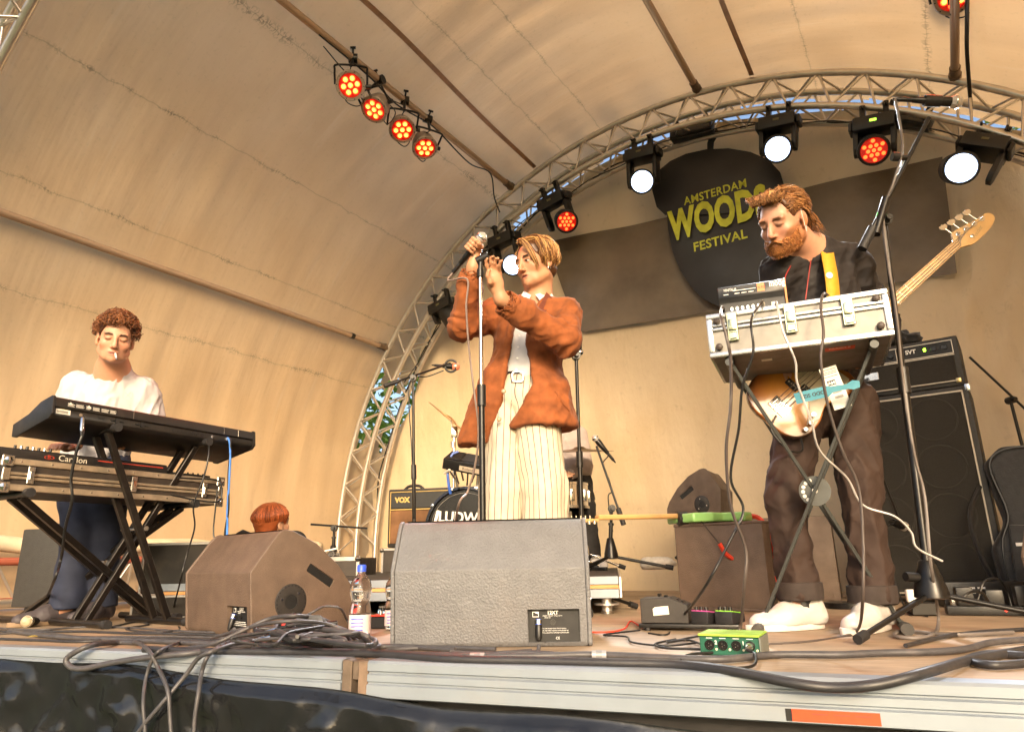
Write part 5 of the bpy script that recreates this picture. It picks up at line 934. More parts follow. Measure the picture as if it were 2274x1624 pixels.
for k in range(4):
    x=.028+k*.034; s=lathe('xlr_socket',[(.0125,0),(.0125,.003),(.0095,.003),(.0095,.0012),(0,.0012)],BLACKM,T,Matrix.Translation((x,.003,.025))@DX,20)
    for a in (0,2.09,4.18): rod('pin',(.004*math.cos(a),.004*math.sin(a),.001),(.004*math.cos(a),.004*math.sin(a),.0035),.0012,STEEL,s,6)
    box('print_line',(x-.008,x+.008,.0022,.0028,.041,.0425),WHITEP,T,0); lathe('led',[(.003,0),(.003,.002),(0,.002)],mat('button_cream',(.8,.75,.5),.4),T,Matrix.Translation((x+.017,.003,.015))@DX,10)
text('lettering','2',.013,WHITEP,T,Matrix.Translation((.041,.0024,.027))@FACE,.0002,.0003); text('lettering','1',.013,WHITEP,T,Matrix.Translation((.110,.0024,.027))@FACE,.0002,.0003)
pm_=Matrix.Translation((.13,.0,.025))@DX; lathe('plug',[(.0095,0),(.0095,.025),(.006,.035),(.0035,.045),(0,.045)],STEEL,T,pm_,14)
pp=T.matrix_world if False else axesM(o,H(1688,1458)-o); pe=pp@Vector((.13,-.045,.022))
cable('di_cable','short black cable looping from the DI box along the stage edge',[pe,pe+Vector((.01,-.03,-.008)),D(1672,1476),D(1620,1482),D(1540,1478),D(1512,1466),D(1530,1452),D(1600,1446)],.0035)
for k,P in enumerate(([(1500,1418),(1455,1428),(1475,1437),(1550,1440),(1600,1444)],[(1590,1444),(1530,1420),(1480,1425),(1530,1415),(1600,1400)])): cable('di_cable',('thin','second thin')[k]+' black cable lying between DI box and pedal board',[D(*p) for p in P],.0035)
# bottle
PET=mat('pet_plastic',(.96,.97,.98),.06,0,0,trans=1.0); 
def bottle(label,px,py,z0=0,s=1.0):
    p=H(px,py); T=thing('water_bottle',label,'bottle',loc=p,group='water bottles'); T.scale=(s,s,s)
    pr=[(.0,.006),(.02,.002),(.030,.004),(.0335,.012),(.0335,.05),(.0325,.055),(.0335,.06),(.0335,.085),(.031,.10),(.0285,.112),(.031,.125),(.0345,.14),(.0345,.155),(.031,.172),(.022,.185),(.0135,.195),(.0125,.205),(.0125,.212)]
    lathe('bottle_wall',pr+[(0,.212)],PET,T,None,28,180)
    lathe('cap',[(.0145,.203),(.0145,.222),(.012,.225),(0,.225)],mat('cap_blue',(.04,.10,.7),.4),T,None,20); lathe('paper_label',[(.0338,.018),(.0338,.074),(.0342,.074),(.0342,.018),(.0338,.018)],mat('bottle_label',(.75,.62,.62),.5,0,.1,30),T,None,28)
    for k in range(4): box('print_line',(-.02,.018,-.0352,-.0344,.028+.011*k,.031+.011*k),BLUE,T,0)
bottle('clear plastic water bottle with blue cap between the two front monitors',797,1418,s=1.08); bottle('water bottle half hidden behind the centre monitor edge',873,1398)
# pedals behind bottle
c=H(838,1385); T=thing('effects_pedal','pale blue effects pedal behind the water bottle','pedal',loc=c,rz=R_(10),group='pedals'); prism('body',[(0,0),(.12,0),(.12,.035),(0,.055)],0,.07,mat('pedal_blue',(.22,.48,.75),.4),T,'y',.003,2)
for k in range(3): lathe('knob',[(.008,0),(.007,.014),(0,.014)],BLACK,T,Matrix.Translation((.02+.03*k,.02,.052-.005*k)),10)
c=H(822,1395); T=thing('effects_pedal','small red edged black pedal behind the water bottle','pedal',loc=c,rz=R_(-10),group='pedals'); box('body',(0,.07,0,.1,0,.045),BLACK,T,.004); box('rim',(-.001,.071,-.001,.101,.0452,.05),RED,T,.001); lathe('knob',[(.008,0),(.007,.014),(0,.014)],STEEL,T,Matrix.Translation((.03,.03,.05)),10)
# microphone on the floor
mic('microphone lying on the deck at the far left with pale mesh ball',H(58,1392)+Vector((0,0,.026)),H(130,1390,.014)-H(58,1392,.03),gr=.0255,ball=mat('mic_gold',(.75,.63,.42),.4,.7,.1,40,1,500,bdist=.004))
# power blocks and boxes on the right floor
T=thing('power_strip','black power strip with adapter plugs at the right on the deck','power strip',loc=H(2130,1365),rz=R_(-22)); box('bar',(-.04,.42,0,.06,0,.035),BLACK,T,.006,2)
for x,h_ in ((.0,.07),(.1,.06),(.2,.075)): box('adapter',(x,x+.06,-.01,.05,.036,.036+h_),BLACK,T,.006,2)
lathe('pilot_lamp',[(.006,0),(.005,.004),(0,.005)],mat('pilot_red',(.9,.05,.03),.4,0,0,emit=1.5),T,Matrix.Translation((.16,-.0005,.02))@DX,10)
T=thing('effects_box','black rack box with printed label at the right on the deck','effects unit',loc=H(2195,1352)+Vector((0,.12,0)),rz=R_(-18)); box('body',(-.1,.28,0,.2,.0,.11),BLACK,T,.006,2); 
for k in range(4): box('print_line',(.0+.04*(k%2),.03+.04*(k%2),-.001,-.0003,.06+.02*(k//2),.068+.02*(k//2)),WHITEP,T,0)
T=thing('di_box','white topped box half hidden behind the tall stand base','DI box',loc=H(2048,1368)+Vector((0,.05,0)),rz=R_(-15)); box('body',(-.01,.09,0,.1,0,.05),BLACKM,T,.004); box('clip_white',(-.02,.03,-.01,.02,.051,.10),WHITEP,T,.004)
T=thing('effects_pedal','chrome effects pedal behind the right tripod base','pedal',loc=H(2140,1352)+Vector((0,.08,0)),rz=R_(-12),group='pedals'); box('body',(0,.08,0,.11,0,.045),STEEL,T,.005,2); lathe('switch',[(.008,0),(.008,.012),(.005,.014),(0,.014)],CHROME,T,Matrix.Translation((.04,.03,.045)),12); lathe('knob',[(.01,0),(.009,.014),(0,.014)],BLACK,T,Matrix.Translation((.04,.07,.045)),12)
for k,P in enumerate(([W(2170,1330,2.75),W(2185,1290,2.75),W(2215,1285,2.8),W(2235,1310,2.85),H(2250,1365)],[W(2130,1335,2.7),W(2150,1315,2.7),W(2180,1315,2.75),W(2195,1335,2.8)],[W(2052,1325,2.6),W(2050,1280,2.6),W(2070,1255,2.55)])): cable('floor_cable',('black lead arching over the adapters at right','shorter lead arching behind the tripod base','thin stray lead standing up behind the tall stand base')[k],P,.0045)
# ================================================================ people: continuous bodies grown from distance fields
def npv(v): return np.array((v[0],v[1],v[2]),float)
class Vol:
    def __init__(s,lo,hi,vox):
        s.lo=np.array(lo,float); s.v=vox; s.n=np.ceil((np.array(hi)-s.lo)/vox).astype(int)+1; s.d=np.full(s.n,1.0,np.float32)
    def sub(s,lo,hi):
        i0=np.clip(np.floor((np.array(lo)-s.lo)/s.v).astype(int),0,s.n-1); i1=np.clip(np.ceil((np.array(hi)-s.lo)/s.v).astype(int)+1,1,s.n)
        ax=[(s.lo[k]+s.v*np.arange(i0[k],i1[k])).astype(np.float32) for k in range(3)]
        return tuple(slice(i0[k],i1[k]) for k in range(3)),np.stack(np.meshgrid(*ax,indexing='ij'),-1)
    def put(s,sl,q,k,cut=False):
        d=s.d[sl]
        if cut: q=-q; h=np.maximum(k-np.abs(d-q),0)/k; s.d[sl]=np.maximum(d,q)+h*h*k*.25
        else: h=np.maximum(k-np.abs(d-q),0)/k; s.d[sl]=np.minimum(d,q)-h*h*k*.25
    def cap(s,a,b,ra,rb,k=.02,cut=False,front=None,flat=1.0):
        a,b=npv(a),npv(b); m=max(ra,rb)+k+.03; sl,P=s.sub(np.minimum(a,b)-m,np.maximum(a,b)+m)
        Q=P-a; ab=b-a
        if front is not None:
            f=npv(front)/np.linalg.norm(npv(front)); g=(1/flat-1); Q=Q+g*(Q@f)[...,None]*f; ab=ab+g*(ab@f)*f
        t=np.clip((Q@ab)/max(1e-9,ab@ab),0,1); q=np.linalg.norm(Q-t[...,None]*ab,axis=-1)-(ra+(rb-ra)*t)
        if front is not None: q=q*(flat*.5+.5)
        s.put(sl,q.astype(np.float32),k,cut)
    def ell(s,c,r,R=None,k=.02,cut=False):
        c=npv(c); r=np.array(r,float); m=r.max()+k+.03; sl,P=s.sub(c-m,c+m); Q=P-c
        if R is not None: Q=Q@R
        k0=np.linalg.norm(Q/r,axis=-1); k1=np.linalg.norm(Q/(r*r),axis=-1)+1e-9; s.put(sl,(k0*(k0-1)/k1).astype(np.float32),k,cut)
    def chain(s,pts,k=.02,**kw):
        for (a,ra),(b,rb) in zip(pts[:-1],pts[1:]): s.cap(a,b,ra,rb,k,**kw)
    def plane(s,c,n,k=.006):
        n=npv(n)/np.linalg.norm(npv(n)); A=[((s.lo[i]+s.v*np.arange(s.n[i])-npv(c)[i])*n[i]).astype(np.float32) for i in range(3)]; q=A[0][:,None,None]+A[1][None,:,None]+A[2][None,None,:]; d=s.d; h=np.maximum(k-np.abs(d-q),0)/k; s.d=np.maximum(d,q)+h*h*k*.25
    def polycut(s,poly,y0,y1,k=.008):
        """remove what lies inside the (x,z) polygon for y0<y<y1"""
        P2=np.array(poly,float); lo=np.array([P2[:,0].min()-.03,y0-.03,P2[:,1].min()-.03]); hi=np.array([P2[:,0].max()+.03,y1+.03,P2[:,1].max()+.03]); sl,P=s.sub(lo,hi); X=P[:,0,:,0];Z=P[:,0,:,2]
        dm=np.full(X.shape,1e9); ins=np.zeros(X.shape,bool)
        for i in range(len(P2)):
            a,b=P2[i],P2[(i+1)%len(P2)]; e=b-a; wx,wz=X-a[0],Z-a[1]; t=np.clip((wx*e[0]+wz*e[1])/(e@e),0,1); dm=np.minimum(dm,np.hypot(wx-t*e[0],wz-t*e[1]))
            c=((a[1]>Z)!=(b[1]>Z)); xx=a[0]+(Z-a[1])*(e[0])/(e[1] if abs(e[1])>1e-9 else 1e-9); ins^=c&(X<xx)
        dp=np.where(ins,-dm,dm)[:,None,:]; Y=P[...,1]; dy=np.maximum(y0-Y,Y-y1); q=np.maximum(np.broadcast_to(dp,Y.shape),dy).astype(np.float32); s.put(sl,q,k,True)
    def mesh(s):
        d=s.d; g=d<0; n=np.array(d.shape)-1; cnt=np.zeros(n,np.int8)
        offs=[(i,j,k) for i in(0,1) for j in(0,1) for k in(0,1)]
        sh=lambda A,o:A[o[0]:o[0]+n[0],o[1]:o[1]+n[1],o[2]:o[2]+n[2]]
        for o in offs: cnt+=sh(g,o)
        act=np.argwhere((cnt>0)&(cnt<8)); idx=np.full(n,-1,np.int32); idx[tuple(act.T)]=np.arange(len(act)); pos=np.zeros((len(act),3)); num=np.zeros(len(act))
        for o in offs:
            for ax in range(3):
                if o[ax]: continue
                o2=list(o); o2[ax]=1; A=act+o; B=act+o2; da=d[tuple(A.T)]; db=d[tuple(B.T)]; m=(da<0)!=(db<0); t=np.where(m,da/(da-db+1e-12),0)
                p=np.repeat(np.array(o,float)[None],len(act),0); p[:,ax]=t; pos[m]+=p[m]; num[m]+=1
        V=s.lo+(act+pos/num[:,None])*s.v; F=[]
        for ax in range(3):
            a,b=(ax+1)%3,(ax+2)%3; sl0=[slice(None)]*3; sl1=[slice(None)]*3; sl0[ax]=slice(0,-1); sl1[ax]=slice(1,None); x=g[tuple(sl0)]!=g[tuple(sl1)]; I=np.argwhere(x)
            I=I[(I[:,a]>0)&(I[:,b]>0)&(I[:,a]<n[a])&(I[:,b]<n[b])&(I[:,ax]<n[ax])]
            q=[]
            for da,db in ((1,1),(0,1),(0,0),(1,0)): J=I.copy(); J[:,a]-=da; J[:,b]-=db; q.append(idx[tuple(J.T)])
            q=np.stack(q,1); ins=g[tuple(I.T)]; q[~ins]=q[~ins][:,::-1]; F.append(q)
        return V,np.concatenate(F)
def fmesh(name,V,F,mt,col=None,attr=None):
    me=bpy.data.meshes.new(name); me.vertices.add(len(V)); me.vertices.foreach_set('co',np.asarray(V,np.float32).ravel()); k=F.shape[1]; me.loops.add(F.size); me.loops.foreach_set('vertex_index',F.ravel().astype(np.int32)); me.polygons.add(len(F)); me.polygons.foreach_set('loop_start',np.arange(0,F.size,k,dtype=np.int32)); me.polygons.foreach_set('use_smooth',np.ones(len(F),bool)); me.update(calc_edges=True); me.validate()
    if col is not None:
        a=me.attributes.new('Col','FLOAT_COLOR','POINT'); a.data.foreach_set('color',np.concatenate([col,np.ones((len(V),1))],1).astype(np.float32).ravel())
    if attr is not None:
        a=me.attributes.new('st','FLOAT','POINT'); a.data.foreach_set('value',attr.astype(np.float32))
    me.materials.append(mt); return me
def vnorm(V,F):
    N=np.zeros_like(V); n=np.cross(V[F[:,2]]-V[F[:,0]],V[F[:,3]]-V[F[:,1]])
    for k in range(4): np.add.at(N,F[:,k],n)
    return N/(np.linalg.norm(N,axis=1)[:,None]+1e-12)
def wrinkle(V,F,amt,f,seed,dirv=None,extra=None):
    """push cloth in and out along its normals: soft folds running along dirv"""
    N=vnorm(V,F); P=V.copy()
    if dirv is not None: d=npv(dirv)/np.linalg.norm(npv(dirv)); P=P-.72*(P@d)[:,None]*d
    w=vnoise(P,seed,f); w=1.5*(1-np.minimum(1,np.abs(w)*1.25))**2-.45; q=amt*w+amt*.3*vnoise(V,seed+1,f*1.9)
    if extra is not None: q=q+extra(V)
    return V+N*q[:,None]
SKIN=mat('skin',(.6,.35,.22),.5,0,.05,60,attr='Col',bump=.06,bscale=300); SKIN.node_tree.nodes['Principled BSDF'].inputs['Subsurface Weight'].default_value=.12; SKIN.node_tree.nodes['Principled BSDF'].inputs['Subsurface Radius'].default_value=(.012,.005,.003)
HAIR=mat('hair',(.1,.05,.03),.42,0,.15,50,attr='Col',spec=.4)
class Head:
    def __init__(s,c,yaw,pitch,roll,sc=1.0):
        s.M=Matrix.Translation(c)@Matrix.Rotation(R_(yaw),4,'Z')@Matrix.Rotation(R_(pitch),4,'X')@Matrix.Rotation(R_(roll),4,'Y'); s.R=np.array(s.M.to_3x3()); s.c=npv(c); s.s=sc
    def w(s,p): return s.R@(np.array(p,float)*s.s)+s.c
    def loc(s,P): return ((P-s.c)@s.R)/s.s
    def grow(s,v,mouth=0.0,beard=False):
        S=s.s; E=lambda c,r,k=.02,cut=False:v.ell(s.w(c),np.array(r)*S,s.R,k*S,cut); C=lambda a,b,ra,rb,k=.012,cut=False:v.cap(s.w(a),s.w(b),ra*S,rb*S,k*S,cut)
        E((0,.014,.036),(.075,.096,.081),.02); E((0,-.028,-.028),(.063,.062,.086),.03); E((0,-.040,-.076),(.046,.048,.034),.025); E((0,-.077,-.098),(.019,.017,.017),.02)
        for x in (-1,1):
            E((x*.043,-.058,-.028),(.021,.021,.019),.02); C((x*.05,.0,-.065),(x*.032,-.05,-.092),.022,.016,.02)
        C((-.042,-.078,.021),(.042,-.078,.021),.0115,.0115,.016)
        for x in (-1,1):
            E((x*.032,-.100,.002),(.0165,.016,.0115),.012,True); E((x*.032,-.0765,.0),(.0140,.0135,.0115),.004)
            C((x*.018,-.088,.006),(x*.046,-.081,.006),.0035,.003,.005)
        C((0,-.090,.012),(0,-.1095,-.034),.0075,.0115,.010)
        for x in (-1,1): E((x*.0115,-.0985,-.040),(.0075,.0095,.0065),.006)
        E((0,-.0885,-.0625),(.023,.0105,.006),.006); E((0,-.0875,-.0755),(.020,.0105,.0068),.006)
        E((0,-.100,-.0685),(.019,.012,.0016+mouth),.003,True)
        for x in (-1,1):
            E((x*.078,.014,-.008),(.0085,.019,.031),.006); E((x*.0855,.008,-.006),(.006,.009,.017),.005,True); E((x*.077,.006,-.034),(.007,.009,.010),.006)
    def colour(s,V,skin,lip,brow,eyes='closed',beard=None,flush=.0):
        q=s.loc(V); x,y,z=np.abs(q[:,0]),q[:,1],q[:,2]; C=np.repeat(np.array(skin)[None],len(V),0); fr=(y<-.055)&(np.abs(q[:,0])<.09)&(z>-.12)&(z<.12)
        def mixc(m,c): 
            nonlocal C; m=np.clip(m,0,1)[:,None]; C=C*(1-m)+np.array(c)*m
        red=np.exp(-((x-.043)/.022)**2-((z+.03)/.022)**2)+.8*np.exp(-(x/.014)**2-((z+.035)/.014)**2); mixc(.35*red*(y<-.03),np.array(skin)*[1.08,.72,.66])
        mixc(.8*np.exp(-((x/.0225)**4)-((z+.0695)/.0115)**4)*fr,lip)
        mixc(.9*np.exp(-((x/.017)**4)-((z+.0688)/.0036)**2)*fr,np.array(lip)*.2)
        br=np.exp(-(((x-.033)/.0195)**6)-((z-.0215+.10*(x-.04)**2/.04)/.0066)**2)*fr; mixc(1.0*br,brow)
        if eyes=='closed':
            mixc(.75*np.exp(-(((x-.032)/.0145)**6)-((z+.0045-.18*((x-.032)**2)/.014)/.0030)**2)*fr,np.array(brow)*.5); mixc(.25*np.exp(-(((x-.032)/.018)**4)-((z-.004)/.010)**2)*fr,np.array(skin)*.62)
        else:
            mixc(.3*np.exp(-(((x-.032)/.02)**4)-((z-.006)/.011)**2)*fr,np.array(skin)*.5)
            e=(((x-.032)/.0120)**2+((z+.0006)/.0048)**2<1)&fr; C[e]=(.62,.56,.5); ir=((q[:,0]-np.sign(q[:,0])*.032-eyes)**2+(z)**2<.0051**2)&e; C[ir]=(.02,.012,.008)
            mixc(.85*np.exp(-(((x-.032)/.0145)**6)-((z-.0050+.16*((x-.032)**2)/.014)/.0017)**2)*fr,np.array(brow)*.4)
        if beard is not None:
            m=np.clip((-.052-z+.9*np.maximum(0,x-.03)*1.2)/.012,0,1)*(y<.02)*(z>-.13); m=np.maximum(m,np.exp(-(x/.026)**4-((z+.055)/.006)**2)*fr); mixc(m*beard[1],beard[0])
        nk=np.exp(-((x-.032)/.004)**2-((z+.044)/.003)**2)*0; return C
def locks(H_,paths,r0,cols,rng,n=4,taper=.25):
    """thin tapered strands, all built at once"""
    g={}
    for P in paths: g.setdefault(len(P),[]).append(P)
    VV=[];FF=[];CC=[];o=0; cols=np.array(cols)
    for L,Ps in g.items():
        P=np.array(Ps,float)@H_.R.T*H_.s+H_.c; m=len(P); P=np.concatenate([2*P[:,:1]-P[:,1:2],P,2*P[:,-1:]-P[:,-2:-1]],1); seg=[]
        for i in range(1,L):
            a,b,c,d=(P[:,i+k] for k in (-1,0,1,2))
            for t in (0,1/3,2/3): seg.append(.5*(2*b+(c-a)*t+(2*a-5*b+4*c-d)*t*t+(3*b-a-3*c+d)*t**3))
        seg.append(P[:,L]); Q=np.stack(seg,1); k=Q.shape[1]; T=np.gradient(Q,axis=1); T/=np.linalg.norm(T,axis=-1,keepdims=True)+1e-12; ref=rng.normal(size=(m,1,3)); u=ref-T*(T*ref).sum(-1,keepdims=True); u/=np.linalg.norm(u,axis=-1,keepdims=True)+1e-9; w=np.cross(T,u)
        t=np.linspace(0,1,k); rr=r0*H_.s*rng.uniform(.6,1.3,(m,1))*np.clip(np.minimum(1,.45+t*2.5)*(1-(1-taper)*t**1.6),.12,1)[None]
        V=np.stack([Q+rr[...,None]*(math.cos(x)*u+math.sin(x)*w) for x in np.arange(n)*2*math.pi/n],2).reshape(-1,3)
        i,j=np.meshgrid(np.arange(k-1),np.arange(n),indexing='ij'); f=np.stack([i*n+j,i*n+(j+1)%n,(i+1)*n+(j+1)%n,(i+1)*n+j],-1).reshape(-1,4); F=(np.arange(m)[:,None,None]*k*n+f[None]).reshape(-1,4)
        c=cols[rng.randint(len(cols),size=m)]*rng.uniform(.65,1.3,(m,1)); VV.append(V); FF.append(F+o); CC.append(np.repeat(c,k*n,0)); o+=len(V)
    return (np.concatenate(VV),np.concatenate(FF)),np.concatenate(CC)
def lockmesh(name,parts,col,parent,mt=None):
    return obj(name,fmesh(name,parts[0],parts[1],mt or HAIR,col),parent)
def features(T,Hd,V,browc,lashc,lipc,openeye=False):
    """eyebrows of short hairs, lash lines and the line of the mouth, laid on the face surface"""
    q=Hd.loc(V); fm=(q[:,1]<-.02)
    def on(x,z,g):
        m=fm&(np.abs(q[:,0]-x)<.0045)&(np.abs(q[:,2]-z)<.0045); y=np.median(q[m,1]) if m.any() else -.09; return np.array([x,y-g,z])
    rng=np.random.RandomState(1); P=[]
    for s in (-1,1):
        for i in range(90):
            t=rng.uniform(0,1); x=.013+.033*t; z=.0185+.0075*math.sin(min(1,t*1.25)*2.3)-.004*t+rng.normal()*.0018; a=on(s*x,z,.0012); b=on(s*(x+.007),z+.002*(1-2*t),.0016); P.append([a,(a+b)/2+[0,-.0006,.0005],b])
    pr,cc=locks(Hd,P,.00095,[browc],rng); rebase(T,lockmesh('eyebrows',pr,cc,T))
    P=[]
    for s in (-1,1):
        for dz in ((-.0042,) if not openeye else (.0042,)): P.append([on(s*(.018+.028*t),dz-(.0035 if not openeye else -.0025)*math.sin(t*math.pi),.0006) for t in np.linspace(0,1,6)])
    pr,cc=locks(Hd,P,.0013,[lashc],rng,5,.7); rebase(T,lockmesh('eyelashes',pr,cc,T))
    pr,cc=locks(Hd,[[on(x,-.0688-.002*(x/.022)**2,.0002) for x in np.linspace(-.021,.021,7)]],.0014 if not openeye else .003,[lipc],rng,6,.6); rebase(T,lockmesh('mouth_line',pr,cc,T))
def onskull(u,v,g=.0):
    """direction angles -> point on the scalp (local): u azimuth (0 front, + to local +x), v elevation"""
    d=np.array([math.sin(u)*math.cos(v),-math.cos(u)*math.cos(v),math.sin(v)]); r=np.array([.077,.098,.083])+g; return np.array([0,.014,.036])+d*r
def hairbase(H_,col,parent,face,g=.006,vox=.005,low=-.05,name='hair'):
    """close cap of hair under the locks; face: polygon of (x,z) left bare in front"""
    lo=H_.c-.2*H_.s; v=Vol(lo,H_.c+.2*H_.s,vox); S=H_.s
    v.ell(H_.w((0,.018,.040)),np.array((.079+g,.099+g,.084+g))*S,H_.R,.01); v.ell(H_.w((0,.055,-.02)),np.array((.064,.06,.07))*S,H_.R,.02)
    v.ell(H_.w((0,-.085,-.055+face)),np.array((.073,.085,.105))*S,H_.R,.012,True); v.plane(H_.w((0,.05,low)),-(H_.R@np.array((0,0,1.))),.02)
    for x in (-1,1): v.ell(H_.w((x*.082,.0,-.012)),np.array((.03,.032,.037))*S,H_.R,.01,True)
    V,F=v.mesh(); V=wrinkle(V,F,.003,14,5); c=np.repeat(np.array(col)[None],len(V),0)*(1+.2*vnoise(V,6,40)[:,None]); return obj(name,fmesh(name,V,F,HAIR,c),parent)
def hand(v,wrist,palm,fingers,thumb,r=.0085,pr=(.03,.04,.014),R=None,k=.008):
    """wrist,palm: points; fingers: four polylines from knuckle to tip; thumb: polyline"""
    v.cap(wrist,palm,.027,.028,.02,front=None); v.ell(palm,pr,R,.012)
    for f in fingers:
        v.cap(palm,f[0],.013,.011,.010); v.chain([(p,r*(1-.10*i)) for i,p in enumerate(f)],k*.5)
    v.cap(wrist if False else palm,thumb[0],.016,.013,.012); v.chain([(p,r*1.2*(1-.08*i)) for i,p in enumerate(thumb)],k*.6)
def person(label,loc): 
    return thing('person',label,'person',loc=loc,group=None)
def put(T,name,V,F,mt,col=None,attr=None):
    return obj(name,fmesh(name,V-npv(T.location),F,mt,col,attr),T)
def bounds(pts,m=.2):
    A=np.array([npv(p) for p in pts]); return A.min(0)-m,A.max(0)+m
def rebase(T,o):
    o.matrix_basis=Matrix.Translation(-T.location)@o.matrix_basis; return o
def shoe(T,heel,toe,mt,sole,ankle,r=.045,name='shoe',laces=None,h=.085):
    heel,toe=npv(heel),npv(toe); d=toe-heel; L=np.linalg.norm(d); d/=L; up=np.array([0,0,1.]); sd=np.cross(up,d); lo,hi=bounds([heel,toe],.14); v=Vol(lo,hi,.005)
    P=lambda a,b,c:heel+d*a*L+sd*b+up*c
    v.cap(P(.10,0,.042),P(.5,.004,.036),.036,.040,.03); v.cap(P(.5,.004,.034),P(.86,.004,.026),.042,.030,.03); v.cap(P(.1,0,.045),P(.16,0,h),.036,.040,.03); v.cap(P(.16,0,h-.01),P(.45,.0,.055),.036,.034,.03)
    v.cap(P(.13,0,h+.01),P(.17,0,h+.09),.030,.034,.006,True); v.plane(P(0,0,.016),(0,0,-1),.004); V,F=v.mesh(); V=wrinkle(V,F,.0012,22,3); s=put(T,name,V,F,mt)
    out=[]
    for i in range(28):
        a=2*math.pi*i/28; x=.5+.5*math.cos(a)*1.02; wd=(.036+.010*math.sin(min(1,max(0,x))*math.pi*.9+.35))*math.sin(a) if True else 0
        wd=math.sin(a)*(.037+.011*math.exp(-((x-.68)/.25)**2)); out.append(P(.5+.52*math.cos(a),wd,0)[:2]-npv(T.location)[:2])
    z0=heel[2]-T.location.z; prism('sole',[tuple(p) for p in out],z0,z0+.022,sole,s,'z',.004,2)
    if laces:
        for k in range(5):
            a=.34+.07*k; z=.083-.010*k; rod('lace',P(a,-.02,z)-npv(T.location),P(a+.03,.02,z)-npv(T.location),.0028,laces,s,6); rod('lace',P(a,.02,z)-npv(T.location),P(a+.03,-.02,z)-npv(T.location),.0028,laces,s,6)
    return s
